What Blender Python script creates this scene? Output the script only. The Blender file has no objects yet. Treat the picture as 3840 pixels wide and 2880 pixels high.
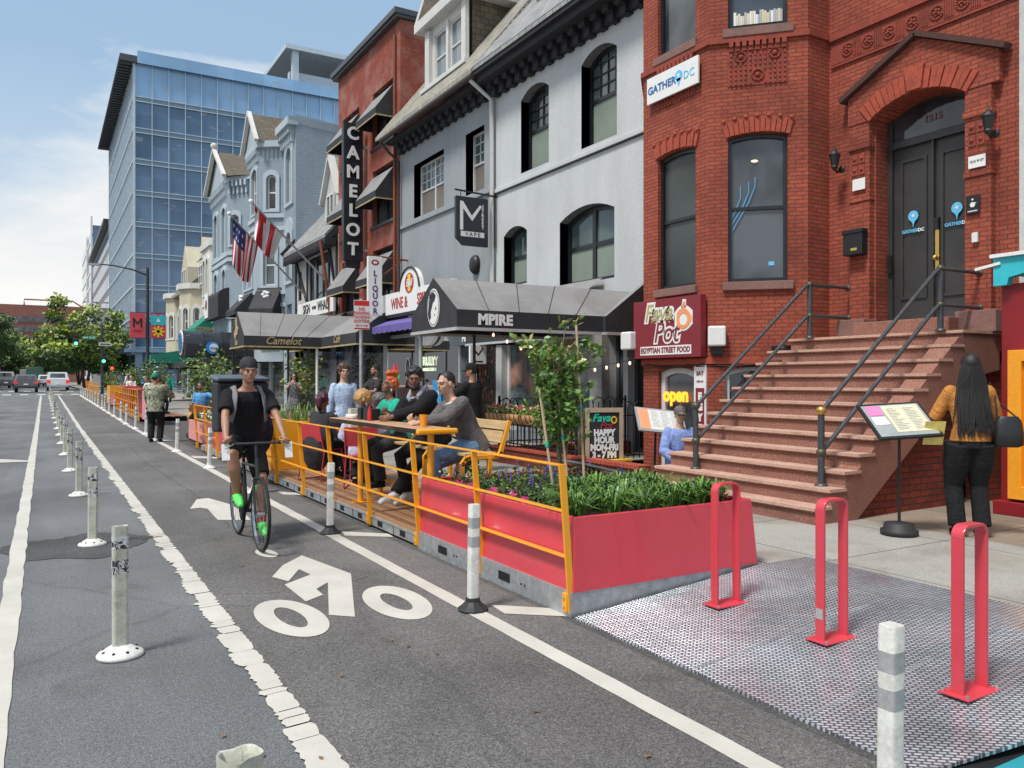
import bpy, bmesh, math, random
from mathutils import Vector, Matrix, noise, Quaternion
from mathutils.geometry import tessellate_polygon
R = random.Random(11)
scene = bpy.context.scene
COL = scene.collection
V = Vector
PI = math.pi
rad = math.radians

MATS = {}

def _mat(name):
    m = bpy.data.materials.new(name)
    m.use_nodes = True
    nt = m.node_tree
    nt.nodes.clear()
    out = nt.nodes.new('ShaderNodeOutputMaterial')
    b = nt.nodes.new('ShaderNodeBsdfPrincipled')
    nt.links.new(b.outputs[0], out.inputs[0])
    MATS[name] = m
    return m, nt, b

def N(nt, kind, **kw):
    n = nt.nodes.new('ShaderNode' + kind)
    for k, v in kw.items():
        if k.startswith('i_'):
            n.inputs[k[2:].replace('_', ' ')].default_value = v
        else:
            setattr(n, k, v)
    return n

def c4(c):
    return (c[0], c[1], c[2], 1)

def ramp(nt, fac, stops, interp='LINEAR'):
    r = N(nt, 'ValToRGB')
    r.color_ramp.interpolation = interp
    el = r.color_ramp.elements
    while len(el) < len(stops):
        el.new(0.5)
    for e, (p, c) in zip(el, stops):
        e.position = p
        e.color = c4(c) if not isinstance(c, (int, float)) else (c, c, c, 1)
    nt.links.new(fac, r.inputs[0])
    return r

def mixc(nt, fac, a, b, mode='MIX'):
    n = N(nt, 'MixRGB', blend_type=mode)
    for i, x in ((0, fac), (1, a), (2, b)):
        if isinstance(x, bpy.types.NodeSocket):
            nt.links.new(x, n.inputs[i])
        elif isinstance(x, (int, float)):
            n.inputs[i].default_value = x if i == 0 else (x, x, x, 1)
        else:
            n.inputs[i].default_value = c4(x)
    return n.outputs[0]

def bump(nt, b, h, s=0.3, d=0.01):
    n = N(nt, 'Bump')
    n.inputs['Strength'].default_value = s
    n.inputs['Distance'].default_value = d
    nt.links.new(h, n.inputs['Height'])
    nt.links.new(n.outputs[0], b.inputs['Normal'])

def nz(nt, scale, detail=4, rough=.6, coord='Object', vec=None, dist=0):
    n = N(nt, 'TexNoise')
    n.inputs['Scale'].default_value = scale
    n.inputs['Detail'].default_value = detail
    n.inputs['Roughness'].default_value = rough
    n.inputs['Distortion'].default_value = dist
    if vec is None:
        t = N(nt, 'TexCoord')
        vec = t.outputs[coord]
    nt.links.new(vec, n.inputs['Vector'])
    return n.outputs['Fac']

def M(name, col=(.5, .5, .5), rough=.6, metal=0., var=.18, scale=3., bmp=.0, fine=60., dirt=None, dirtamt=.35, emis=None, es=0, spec=.5, fvar=.08, coat=0):
    """painted / plain surface with large and fine variation"""
    if name in MATS:
        return MATS[name]
    m, nt, b = _mat(name)
    a = nz(nt, scale, 5, .65)
    f = nz(nt, fine, 3)
    lo = tuple(x * (1 - var) for x in col)
    hi = tuple(min(1, x * (1 + var)) for x in col)
    r = ramp(nt, a, [(.3, lo), (.7, hi)])
    c = mixc(nt, fvar * 4, r.outputs[0], ramp(nt, f, [(.3, tuple(x * .6 for x in col)), (.7, tuple(min(1, x * 1.3) for x in col))]).outputs[0])
    if dirt:
        d = nz(nt, scale * .7, 6, .75, dist=.6)
        c = mixc(nt, ramp(nt, d, [(.48, 0), (.72, dirtamt)]).outputs[0], c, dirt)
    nt.links.new(c, b.inputs['Base Color'])
    rr = ramp(nt, a, [(.25, max(0, rough - .1)), (.75, min(1, rough + .1))])
    nt.links.new(rr.outputs[0], b.inputs['Roughness'])
    b.inputs['Metallic'].default_value = metal
    b.inputs['Specular IOR Level'].default_value = spec
    if coat:
        b.inputs['Coat Weight'].default_value = coat
        b.inputs['Coat Roughness'].default_value = .08
    if bmp:
        bump(nt, b, f, bmp, .004)
    if emis:
        b.inputs['Emission Color'].default_value = c4(emis)
        b.inputs['Emission Strength'].default_value = es
    return m

def Mbrick(name, c1, c2, mortar, bw=.21, rh=.075, ms=.012, bmp=.6, stain=(.05, .03, .03), stainamt=.45, rough=.85, soft=.1):
    m, nt, b = _mat(name)
    uv = N(nt, 'UVMap').outputs[0]
    t = N(nt, 'TexBrick')
    t.inputs['Scale'].default_value = 1
    t.inputs['Brick Width'].default_value = bw
    t.inputs['Row Height'].default_value = rh
    t.inputs['Mortar Size'].default_value = ms
    t.inputs['Mortar Smooth'].default_value = soft
    t.inputs['Bias'].default_value = -.1
    t.inputs['Color1'].default_value = c4(c1)
    t.inputs['Color2'].default_value = c4(c2)
    t.inputs['Mortar'].default_value = c4(mortar)
    nt.links.new(uv, t.inputs['Vector'])
    a = nz(nt, .9, 6, .7)
    f = nz(nt, 35, 4, .7)
    c = mixc(nt, ramp(nt, a, [(.45, 0), (.75, stainamt)]).outputs[0], t.outputs[0], stain)
    c = mixc(nt, .5, c, ramp(nt, f, [(.3, .55), (.7, 1.3)]).outputs[0], 'MULTIPLY')
    w = nz(nt, 2.2, 8, .8)
    c = mixc(nt, ramp(nt, w, [(.66, 0), (.76, .35)]).outputs[0], c, (.55, .45, .42))
    nt.links.new(c, b.inputs['Base Color'])
    b.inputs['Roughness'].default_value = rough
    b.inputs['Specular IOR Level'].default_value = .25
    h = mixc(nt, .25, t.outputs['Fac'], f)
    inv = N(nt, 'Invert')
    nt.links.new(h, inv.inputs['Color'])
    bump(nt, b, inv.outputs[0], bmp, .012)
    return m

def Mglass(name, col=(.02, .025, .03), rough=.04, var=.5, spec=.8, scale=.6, tint2=None, metal=0.):
    m, nt, b = _mat(name)
    a = nz(nt, scale, 3, .5, dist=.4)
    r = ramp(nt, a, [(.35, tuple(x * (1 - var) for x in col)), (.65, tint2 or tuple(x * (1 + var) for x in col))])
    nt.links.new(r.outputs[0], b.inputs['Base Color'])
    b.inputs['Roughness'].default_value = rough
    b.inputs['Specular IOR Level'].default_value = spec
    b.inputs['Metallic'].default_value = metal
    w = nz(nt, .8, 1)
    bump(nt, b, w, .05, .05)
    return m

def Memit(name, col, s):
    m, nt, b = _mat(name)
    b.inputs['Base Color'].default_value = c4(col)
    b.inputs['Emission Color'].default_value = c4(col)
    b.inputs['Emission Strength'].default_value = s
    return m

def Mspots(name, cols, scale=14, rough=.8, dist=1.):
    """patterned cloth"""
    m, nt, b = _mat(name)
    a = nz(nt, scale, 2, .5, dist=dist)
    st = [(.3 + .4 * i / len(cols), c) for i, c in enumerate(cols)]
    r = ramp(nt, a, st, 'CONSTANT')
    nt.links.new(r.outputs[0], b.inputs['Base Color'])
    b.inputs['Roughness'].default_value = rough
    return m

class Fr:
    """local frame on a wall: u along the wall, n outward, z up"""
    def __init__(s, o, u, n):
        s.o = V(o); s.u = V(u).normalized(); s.n = V(n).normalized()
    def P(s, u, n, z):
        return s.o + s.u * u + s.n * n + V((0, 0, z))

def fx(x):   # facade facing the street (-X); u = world y
    return Fr((x, 0, 0), (0, 1, 0), (-1, 0, 0))

def fy(y):   # wall facing the camera side (-Y); u = world x
    return Fr((0, y, 0), (1, 0, 0), (0, -1, 0))

class MB:
    def __init__(s):
        s.v = []; s.f = []; s.m = []; s.s = []
    def add(s, vs, fs, m=0, sm=False):
        o = len(s.v)
        s.v.extend([tuple(x) for x in vs])
        for f in fs:
            s.f.append([i + o for i in f]); s.m.append(m); s.s.append(sm)
        return s
    def poly(s, pts, m=0):
        return s.add(pts, [list(range(len(pts)))], m)
    def hexa(s, p, m=0):
        return s.add(p, [(0, 3, 2, 1), (4, 5, 6, 7), (0, 1, 5, 4), (1, 2, 6, 5), (2, 3, 7, 6), (3, 0, 4, 7)], m)
    def box(s, x0, x1, y0, y1, z0, z1, m=0):
        return s.hexa([(x0, y0, z0), (x1, y0, z0), (x1, y1, z0), (x0, y1, z0), (x0, y0, z1), (x1, y0, z1), (x1, y1, z1), (x0, y1, z1)], m)
    def fbox(s, F, u0, u1, n0, n1, z0, z1, m=0):
        return s.hexa([F.P(u0, n0, z0), F.P(u1, n0, z0), F.P(u1, n1, z0), F.P(u0, n1, z0), F.P(u0, n0, z1), F.P(u1, n0, z1), F.P(u1, n1, z1), F.P(u0, n1, z1)], m)
    def bar(s, a, b, w, h, up=(0, 0, 1), m=0):
        a, b = V(a), V(b)
        d = (b - a).normalized()
        side = d.cross(V(up))
        if side.length < 1e-4:
            side = d.cross(V((0, 1, 0)))
        side.normalize()
        u2 = side.cross(d)
        sx, uy = side * w / 2, u2 * h / 2
        return s.hexa([a - sx - uy, a + sx - uy, a + sx + uy, a - sx + uy, b - sx - uy, b + sx - uy, b + sx + uy, b - sx + uy], m)
    def rings(s, rs, m=0, sm=True, cap=True, closed=True):
        n = len(rs[0]); vs = [p for r in rs for p in r]; fs = []
        for i in range(len(rs) - 1):
            for j in range(n if closed else n - 1):
                k = (j + 1) % n
                fs.append((i * n + j, i * n + k, (i + 1) * n + k, (i + 1) * n + j))
        s.add(vs, fs, m, sm)
        if cap and closed:
            s.add(rs[0], [list(range(n))[::-1]], m)
            s.add(rs[-1], [list(range(n))], m)
        return s
    def tube(s, pts, rr, n=8, m=0, sm=True, ref=None, flat=1.):
        pts = [V(p) for p in pts]
        if not isinstance(rr, (list, tuple)):
            rr = [rr] * len(pts)
        rs = []
        last = None
        for i, p in enumerate(pts):
            d = (pts[min(i + 1, len(pts) - 1)] - pts[max(i - 1, 0)])
            if d.length < 1e-9:
                d = V((0, 0, 1))
            d.normalize()
            if last is None:
                a = V(ref) if ref else (V((0, 0, 1)) if abs(d.z) < .9 else V((1, 0, 0)))
            else:
                a = last
            a = (a - d * a.dot(d))
            if a.length < 1e-6:
                a = d.orthogonal()
            a.normalize(); last = a
            b = d.cross(a)
            rs.append([p + (a * math.cos(t) * flat + b * math.sin(t)) * rr[i] for t in [2 * PI * k / n for k in range(n)]])
        return s.rings(rs, m, sm)
    def cyl(s, a, b, r0, r1=None, n=12, m=0, sm=True):
        return s.tube([a, b], [r0, r0 if r1 is None else r1], n, m, sm)
    def lathe(s, c, prof, n=16, m=0, sm=True, M4=None):
        rs = []
        for r, z in prof:
            ring = [V((c[0] + r * math.cos(2 * PI * k / n), c[1] + r * math.sin(2 * PI * k / n), c[2] + z)) for k in range(n)]
            if M4 is not None:
                ring = [M4 @ p for p in ring]
            rs.append(ring)
        return s.rings(rs, m, sm)
    def ell(s, c, r, q=None, n=12, k=8, m=0, sm=True):
        c = V(c); rs = []
        if isinstance(r, (int, float)):
            r = (r, r, r)
        for i in range(k + 1):
            t = PI * (i + .02 if i == 0 else (i - .02 if i == k else i)) / k
            ring = []
            for j in range(n):
                a = 2 * PI * j / n
                p = V((r[0] * math.sin(t) * math.cos(a), r[1] * math.sin(t) * math.sin(a), -r[2] * math.cos(t)))
                if q is not None:
                    p = q @ p
                ring.append(c + p)
            rs.append(ring)
        return s.rings(rs, m, sm)
    def prism(s, F, poly, n0, n1, m=0):
        """poly in (u,z) extruded between offsets n0..n1"""
        k = len(poly)
        a = [F.P(u, n0, z) for u, z in poly]; b = [F.P(u, n1, z) for u, z in poly]
        tri = tessellate_polygon([[V((u, z, 0)) for u, z in poly]])
        fs = [tuple(t) for t in tri] + [tuple(i + k for i in t[::-1]) for t in tri]
        fs += [(i, (i + 1) % k, (i + 1) % k + k, i + k) for i in range(k)]
        return s.add(a + b, fs, m)
    def build(s, name, mats, parent=None, bevel=0, label=None, solid=0, loc=None, norm=True, seg=2, angle=40):
        me = bpy.data.meshes.new(name)
        me.from_pydata(s.v, [], s.f)
        if not isinstance(mats, (list, tuple)):
            mats = [mats]
        for x in mats:
            me.materials.append(MATS[x] if isinstance(x, str) else x)
        me.polygons.foreach_set('material_index', s.m)
        me.polygons.foreach_set('use_smooth', s.s)
        me.update()
        if norm:
            bm = bmesh.new(); bm.from_mesh(me)
            bmesh.ops.recalc_face_normals(bm, faces=bm.faces)
            bm.to_mesh(me); bm.free()
        uvl = me.uv_layers.new(name='UVMap')
        co = [v.co for v in me.vertices]
        dat = uvl.data
        for p in me.polygons:
            nn = p.normal
            if abs(nn.z) > .8:
                for li in p.loop_indices:
                    c = co[me.loops[li].vertex_index]; dat[li].uv = (c.x, c.y)
            else:
                t = V((-nn.y, nn.x, 0)); t.normalize()
                if t.y < 0 or (abs(t.y) < .01 and t.x < 0):
                    t = -t
                for li in p.loop_indices:
                    c = co[me.loops[li].vertex_index]; dat[li].uv = (c.dot(t), c.z)
        o = bpy.data.objects.new(name, me)
        COL.objects.link(o)
        if parent is not None:
            o.parent = parent
        if loc:
            o.location = loc
        if bevel:
            b = o.modifiers.new('Bevel', 'BEVEL')
            b.width = bevel; b.segments = seg; b.limit_method = 'ANGLE'; b.angle_limit = rad(angle)
        if solid:
            b = o.modifiers.new('Solidify', 'SOLIDIFY'); b.thickness = solid
        if label:
            o['label'] = label
        return o

def thing(name, label, cat, loc=(0, 0, 0), rz=0, group=None):
    o = bpy.data.objects.new(name, None)
    COL.objects.link(o)
    o.location = loc; o.rotation_euler = (0, 0, rz)
    o.empty_display_size = .2
    return tag(o, label, cat, group)

def tag(o, label, cat, group=None, kind=None):
    if label: o['label'] = label
    if cat: o['category'] = cat
    if group: o['group'] = group
    if kind: o['kind'] = kind
    return o

def struct(o, label=None):
    o['kind'] = 'structure'
    if label: o['label'] = label
    return o

CH = {}
def copy_tree(o, parent=None):
    c = o.copy(); COL.objects.link(c)
    if parent is not None:
        c.parent = parent
    for ch in list(o.children):
        copy_tree(ch, c)
    return c

def dup(o, label, loc, rz=None, group=None, s=None):
    c = copy_tree(o)
    c.location = loc
    if rz is not None: c.rotation_euler = (0, 0, rz)
    if s: c.scale = (s, s, s) if isinstance(s, (int, float)) else s
    c['label'] = label
    if group: c['group'] = group
    return c

def text_mesh(txt, size, font_shear=0., extrude=.004, align='CENTER', bold=0., spacing=1.):
    cu = bpy.data.curves.new('t', 'FONT')
    cu.body = txt; cu.size = size; cu.align_x = align; cu.align_y = 'CENTER'
    cu.extrude = extrude; cu.shear = font_shear; cu.offset = bold; cu.space_character = spacing
    cu.resolution_u = 3
    o = bpy.data.objects.new('t', cu); COL.objects.link(o)
    dg = bpy.context.evaluated_depsgraph_get()
    me = bpy.data.meshes.new_from_object(o.evaluated_get(dg))
    vs = [v.co.copy() for v in me.vertices]; fs = [list(p.vertices) for p in me.polygons]
    bpy.data.objects.remove(o); bpy.data.meshes.remove(me); bpy.data.curves.remove(cu)
    return vs, fs

def text(mb, F, u, n, z, txt, size, m=0, shear=0., extrude=.004, bold=0., spacing=1., sx=1., flip=False, rot=0.):
    """write txt on frame F centred at (u,z). flip when u runs right-to-left for the reader"""
    vs, fs = text_mesh(txt, size, shear, extrude, bold=bold, spacing=spacing)
    k = -1 if flip else 1
    cr, sr = math.cos(rot), math.sin(rot)
    out = []
    for p in vs:
        x, y = p.x * sx, p.y
        x, y = x * cr - y * sr, x * sr + y * cr
        out.append(F.P(u + k * x, n + p.z, z + y))
    mb.add(out, fs, m)
    return mb

def arch_pts(u0, u1, z0, z1, rise, k=8):
    """opening outline, z1 = crown of the arch"""
    pts = [(u0, z0), (u1, z0)]
    if rise <= 0:
        return pts + [(u1, z1), (u0, z1)]
    w = (u1 - u0) / 2; cu = (u0 + u1) / 2
    rr = (w * w + rise * rise) / (2 * rise) if rise < w else w
    cz = z1 - rr
    a0 = math.asin(min(1, w / rr))
    for i in range(k + 1):
        a = a0 - 2 * a0 * i / k
        pts.append((cu + rr * math.sin(a), cz + rr * math.cos(a)))
    return pts

def wall(mb, F, outer, holes, m=0, depth=.25, mr=None):
    """sheet with openings and their reveals; outer/holes: lists of (u,z)"""
    loops = [[V((u, z, 0)) for u, z in outer]] + [[V((u, z, 0)) for u, z in h] for h in holes]
    flat = [p for l in loops for p in l]
    tri = tessellate_polygon(loops)
    mb.add([F.P(p.x, 0, p.y) for p in flat], [tuple(t) for t in tri], m)
    for h in holes:
        k = len(h)
        a = [F.P(u, 0, z) for u, z in h]; b = [F.P(u, -depth, z) for u, z in h]
        mb.add(a + b, [(i, (i + 1) % k, (i + 1) % k + k, i + k) for i in range(k)], m if mr is None else mr)
    return mb

def rect(u0, u1, z0, z1):
    return [(u0, z0), (u1, z0), (u1, z1), (u0, z1)]

def inset(poly, d):
    """shrink outline toward the centre (approx.)"""
    cu = (min(p[0] for p in poly) + max(p[0] for p in poly)) / 2
    cz = (min(p[1] for p in poly) + max(p[1] for p in poly)) / 2
    w = (max(p[0] for p in poly) - min(p[0] for p in poly)) / 2
    h = (max(p[1] for p in poly) - min(p[1] for p in poly)) / 2
    return [(cu + (p[0] - cu) * (w - d) / w, cz + (p[1] - cz) * (h - d) / h) for p in poly]

def ringframe(mb, F, outer, inner, n0, n1, m=0):
    k = len(outer)
    A = [F.P(u, n1, z) for u, z in outer]; B = [F.P(u, n1, z) for u, z in inner]
    C_ = [F.P(u, n0, z) for u, z in outer]; D = [F.P(u, n0, z) for u, z in inner]
    vs = A + B + C_ + D; fs = []
    for i in range(k):
        j = (i + 1) % k
        fs += [(i, j, k + j, k + i), (k + i, k + j, 3 * k + j, 3 * k + i), (i, j, 2 * k + j, 2 * k + i), (2 * k + i, 2 * k + j, 3 * k + j, 3 * k + i)]
    mb.add(vs, fs, m)

def window(parent, F, outline, dep, fmat='frame_white', gmat='glass_dark', fw=.06, mid=.5, grid=None, name='window', low=None, vbar=0, label=None):
    """a sash window in an opening: frame mesh with a pane child"""
    us = [p[0] for p in outline]; zs = [p[1] for p in outline]
    u0, u1, z0, z1 = min(us), max(us), min(zs), max(zs)
    mb = MB()
    ringframe(mb, F, outline, inset(outline, fw), -dep - .03, -dep + .05)
    if mid:
        zm = z0 + (z1 - z0) * mid
        mb.fbox(F, u0 + fw, u1 - fw, -dep - .02, -dep + .035, zm - fw * .45, zm + fw * .45)
    if vbar:
        for i in range(vbar):
            uu = u0 + (u1 - u0) * (i + 1) / (vbar + 1)
            mb.fbox(F, uu - fw * .6, uu + fw * .6, -dep - .02, -dep + .045, z0 + fw, z1 - fw * .8)
    if grid:
        nu, nzz, g0 = grid
        zb = z0 + (z1 - z0) * g0
        for i in range(1, nu):
            uu = u0 + fw + (u1 - u0 - 2 * fw) * i / nu
            mb.fbox(F, uu - .012, uu + .012, -dep - .01, -dep + .03, zb, z1 - fw * .9)
        for i in range(1, nzz):
            zz = zb + (z1 - zb) * i / nzz
            mb.fbox(F, u0 + fw, u1 - fw, -dep - .01, -dep + .03, zz - .012, zz + .012)
    w = mb.build(name, fmat, parent, label=label)
    g = MB()
    inn = inset(outline, fw * .5)
    g.add([F.P(u, -dep, z) for u, z in inn], [list(range(len(inn)))])
    g.build('pane', gmat, w)
    if low:
        g = MB(); zt = z0 + (z1 - z0) * low[0]
        g.add([F.P(u, -dep + .004, z) for u, z in rect(u0 + fw, u1 - fw, z0 + fw, zt)], [[0, 1, 2, 3]])
        g.build('blind', low[1], w)
    return w

def gz(y):
    return 0. if y < 30 else min(.0075 * (y - 30), .6)

def leaf_cards(mb, pts, size, nm=1, droop=.3, rnd=R):
    for p in pts:
        s = size * rnd.uniform(.6, 1.3)
        d = V((rnd.gauss(0, 1), rnd.gauss(0, 1), rnd.gauss(-droop, .7))).normalized()
        a = d.orthogonal().normalized()
        a = Quaternion(d, rnd.uniform(0, 6.28)) @ a
        p = V(p)
        mb.add([p, p + d * s * .5 + a * s * .28, p + d * s, p + d * s * .5 - a * s * .28], [(0, 1, 2, 3)], rnd.randrange(nm))
cam = bpy.data.cameras.new('camera'); co_ = bpy.data.objects.new('camera', cam); COL.objects.link(co_)
TH = rad(30.33)
co_.location = (0, 0, 1.6)
co_.rotation_euler = (PI / 2, 0, -TH)
cam.sensor_width = 36; cam.lens = 28.125; cam.shift_y = -.0038
cam.clip_start = .05; cam.clip_end = 5000
scene.camera = co_
scene.view_settings.view_transform = 'Standard'
scene.view_settings.look = 'None'
scene.view_settings.exposure = 0
scene.cycles.use_denoising = True
scene.cycles.max_bounces = 6

SUN_EL, SUN_AZ = rad(60), rad(-108)      # azimuth measured from +Y toward +X
sd = V((math.sin(SUN_AZ) * math.cos(SUN_EL), math.cos(SUN_AZ) * math.cos(SUN_EL), math.sin(SUN_EL)))
sl = bpy.data.lights.new('sun', 'SUN'); sl.energy = 4.0; sl.angle = rad(12); sl.color = (1, .95, .88)
so = bpy.data.objects.new('sun', sl); COL.objects.link(so)
so.rotation_euler = sd.to_track_quat('Z', 'Y').to_euler()

w = bpy.data.worlds.new('World'); scene.world = w; w.use_nodes = True
nt = w.node_tree; bg = nt.nodes['Background']
sky = N(nt, 'TexSky', sky_type='NISHITA', sun_disc=False, sun_elevation=SUN_EL, sun_rotation=SUN_AZ, air_density=1.2, dust_density=1.6, ozone_density=1.4)
tc = N(nt, 'TexCoord')
mp = N(nt, 'Mapping'); mp.inputs['Scale'].default_value = (1, 1, 2.6); mp.inputs['Location'].default_value = (6.86, .02, .45)
nt.links.new(tc.outputs['Generated'], mp.inputs[0])
cl = nz(nt, 1.7, 9, .58, vec=mp.outputs[0], dist=.25)
mask = ramp(nt, cl, [(.47, 0), (.58, 1)])
pale = mixc(nt, .6, sky.outputs[0], (3.2, 4.6, 6.1))
sx = N(nt, 'SeparateXYZ'); nt.links.new(tc.outputs['Generated'], sx.inputs[0])
hz = ramp(nt, sx.outputs['Z'], [(.0, 1), (.34, 0)])
pale2 = mixc(nt, hz.outputs[0], pale, (5.3, 5.9, 6.3))
cloudc = mixc(nt, ramp(nt, nz(nt, 4, 6, .6, vec=mp.outputs[0]), [(.35, 0), (.7, 1)]).outputs[0], (5.9, 6.1, 6.3), (7.3, 7.2, 7.0))
fin = mixc(nt, mask.outputs[0], pale2, cloudc)
nt.links.new(fin, bg.inputs[0]); bg.inputs[1].default_value = .14

def asphalt(name, col, specks=1.):
    m, nt, b = _mat(name)
    tc = N(nt, 'TexCoord'); v = tc.outputs['Object']
    f = nz(nt, 120, 3, .7, vec=v)
    g = nz(nt, 38, 3, .7, vec=v)
    big = nz(nt, .45, 5, .6, vec=v, dist=.5)
    st = N(nt, 'Mapping'); st.inputs['Scale'].default_value = (2.2, .12, 1); nt.links.new(v, st.inputs[0])
    track = nz(nt, .6, 4, .6, vec=st.outputs[0])
    lo = tuple(x * .3 for x in col); hi = tuple(x * 2.4 for x in col)
    c = ramp(nt, f, [(.3, lo), (.52, col), (.78, hi)]).outputs[0]
    c = mixc(nt, .6, c, ramp(nt, g, [(.3, .55), (.7, 1.35)]).outputs[0], 'MULTIPLY')
    c = mixc(nt, .8, c, ramp(nt, big, [(.32, .62), (.66, 1.25)]).outputs[0], 'MULTIPLY')
    c = mixc(nt, .6, c, ramp(nt, track, [(.3, .75), (.7, 1.2)]).outputs[0], 'MULTIPLY')
    c = mixc(nt, ramp(nt, nz(nt, 1.7, 4, .55, vec=v, dist=.8), [(.6, 0), (.72, .5)]).outputs[0], c, tuple(x * .4 for x in col))
    vo = N(nt, 'TexVoronoi', feature='DISTANCE_TO_EDGE'); vo.inputs['Scale'].default_value = .16
    dn = N(nt, 'TexNoise'); dn.inputs['Scale'].default_value = 1.5; nt.links.new(v, dn.inputs['Vector'])
    vv = mixc(nt, .25, v, dn.outputs['Color'])
    nt.links.new(vv, vo.inputs['Vector'])
    cr = ramp(nt, vo.outputs['Distance'], [(.0, 1), (.004, 0)])
    c = mixc(nt, mixc(nt, .8, cr.outputs[0], 0), c, (.02, .02, .02))
    sp = N(nt, 'TexVoronoi'); sp.inputs['Scale'].default_value = 60; nt.links.new(v, sp.inputs['Vector'])
    c = mixc(nt, ramp(nt, sp.outputs['Distance'], [(.1, .5 * specks), (.2, 0)]).outputs[0], c, (.32, .32, .31))
    nt.links.new(c, b.inputs['Base Color'])
    b.inputs['Roughness'].default_value = .82
    b.inputs['Specular IOR Level'].default_value = .35
    bump(nt, b, mixc(nt, .5, f, g), .55, .006)
    return m
asphalt('asphalt', (.15, .155, .16))
asphalt('asphalt_bike', (.135, .13, .125))
asphalt('asphalt_gutter', (.085, .083, .08), .5)

def concrete(name, col, joints=(1.52, 1.52), off=(0, 0), dirt=(.16, .12, .08), dirtc=None):
    m, nt, b = _mat(name)
    tc = N(nt, 'TexCoord'); v = tc.outputs['Object']
    f = nz(nt, 55, 4, .7, vec=v); g = nz(nt, 1.1, 6, .7, vec=v, dist=.4); k = nz(nt, .5, 3, .5, vec=v)
    br = N(nt, 'TexBrick', offset=0.); br.inputs['Scale'].default_value = 1
    br.inputs['Brick Width'].default_value = joints[0]; br.inputs['Row Height'].default_value = joints[1]
    br.inputs['Mortar Size'].default_value = .009; br.inputs['Mortar Smooth'].default_value = .3
    br.inputs['Color1'].default_value = (1, 1, 1, 1); br.inputs['Color2'].default_value = (.8, .8, .8, 1); br.inputs['Mortar'].default_value = (.3, .28, .26, 1)
    mpp = N(nt, 'Mapping'); mpp.inputs['Location'].default_value = (off[0], off[1], 0)
    nt.links.new(v, mpp.inputs[0]); nt.links.new(mpp.outputs[0], br.inputs['Vector'])
    c = ramp(nt, f, [(.25, tuple(x * .7 for x in col)), (.7, tuple(x * 1.2 for x in col))]).outputs[0]
    c = mixc(nt, ramp(nt, g, [(.45, 0), (.7, .55)]).outputs[0], c, dirt)
    c = mixc(nt, ramp(nt, k, [(.5, 0), (.65, .35)]).outputs[0], c, tuple(x * .6 for x in col))
    c = mixc(nt, 1., c, br.outputs[0], 'MULTIPLY')
    nt.links.new(c, b.inputs['Base Color'])
    b.inputs['Roughness'].default_value = .88
    bump(nt, b, mixc(nt, .5, f, br.outputs['Fac'], 'SUBTRACT'), .35, .005)
    return m
concrete('concrete', (.34, .33, .30), (1.52, 1.52), (.6, .3))
concrete('concrete_stained', (.27, .22, .17), (1.52, 1.52), (.6, .3))
M('kerbstone', (.30, .29, .27), .85, bmp=.5, dirt=(.08, .07, .06))

def roadpaint(name, col=(.55, .53, .475), wear=.75):
    m, nt, b = _mat(name)
    tc = N(nt, 'TexCoord'); v = tc.outputs['Object']
    f = nz(nt, 30, 6, .75, vec=v); g = nz(nt, 2.5, 5, .6, vec=v)
    c = ramp(nt, g, [(.3, tuple(x * .82 for x in col)), (.7, col)]).outputs[0]
    c = mixc(nt, ramp(nt, f, [(.6, 0), (.74, wear)]).outputs[0], c, (.12, .12, .115))
    nt.links.new(c, b.inputs['Base Color']); b.inputs['Roughness'].default_value = .7
    bump(nt, b, f, .3, .004)
    return m
roadpaint('road_paint')
roadpaint('road_paint_old', (.50, .48, .43), .8)
roadpaint('road_green', (.18, .42, .30), .7)
roadpaint('road_teal', (.02, .30, .36), .5)

YB = [-30, 0, 10, 20, 30, 38, 46, 54, 62, 70, 78, 90, 110, 140, 400, 2500]
def sheet(name, x0, x1, y0, y1, dz, mat, kind='structure'):
    ys = sorted([y for y in YB if y0 < y < y1] + [y0, y1])
    mb = MB()
    for a, b in zip(ys, ys[1:]):
        mb.poly([(x0, a, gz(a) + dz), (x1, a, gz(a) + dz), (x1, b, gz(b) + dz), (x0, b, gz(b) + dz)])
    o = mb.build(name, mat); o['kind'] = kind
    return o
M('ground_far', (.12, .12, .11), .9)
sheet('ground', -900, 7.3, -30, 2500, -.02, 'ground_far')
sheet('ground', 7.3, 12.1, -30, 8.15, -.02, 'ground_far')
sheet('ground', 7.3, 12.1, 11.4, 2500, -.02, 'ground_far')
sheet('ground', 12.1, 900, -30, 2500, -.02, 'ground_far')
sheet('road', -9, 4.8, -8, 400, 0, 'asphalt')
sheet('cross_road', 4.8, 120, 76.5, 97, -.001, 'asphalt')
sheet('bike_lane', 1.02, 3.0, -8, 76, .003, 'asphalt_bike')
sheet('gutter', 3.0, 4.8, -8, 76, .0025, 'asphalt_gutter')

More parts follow.
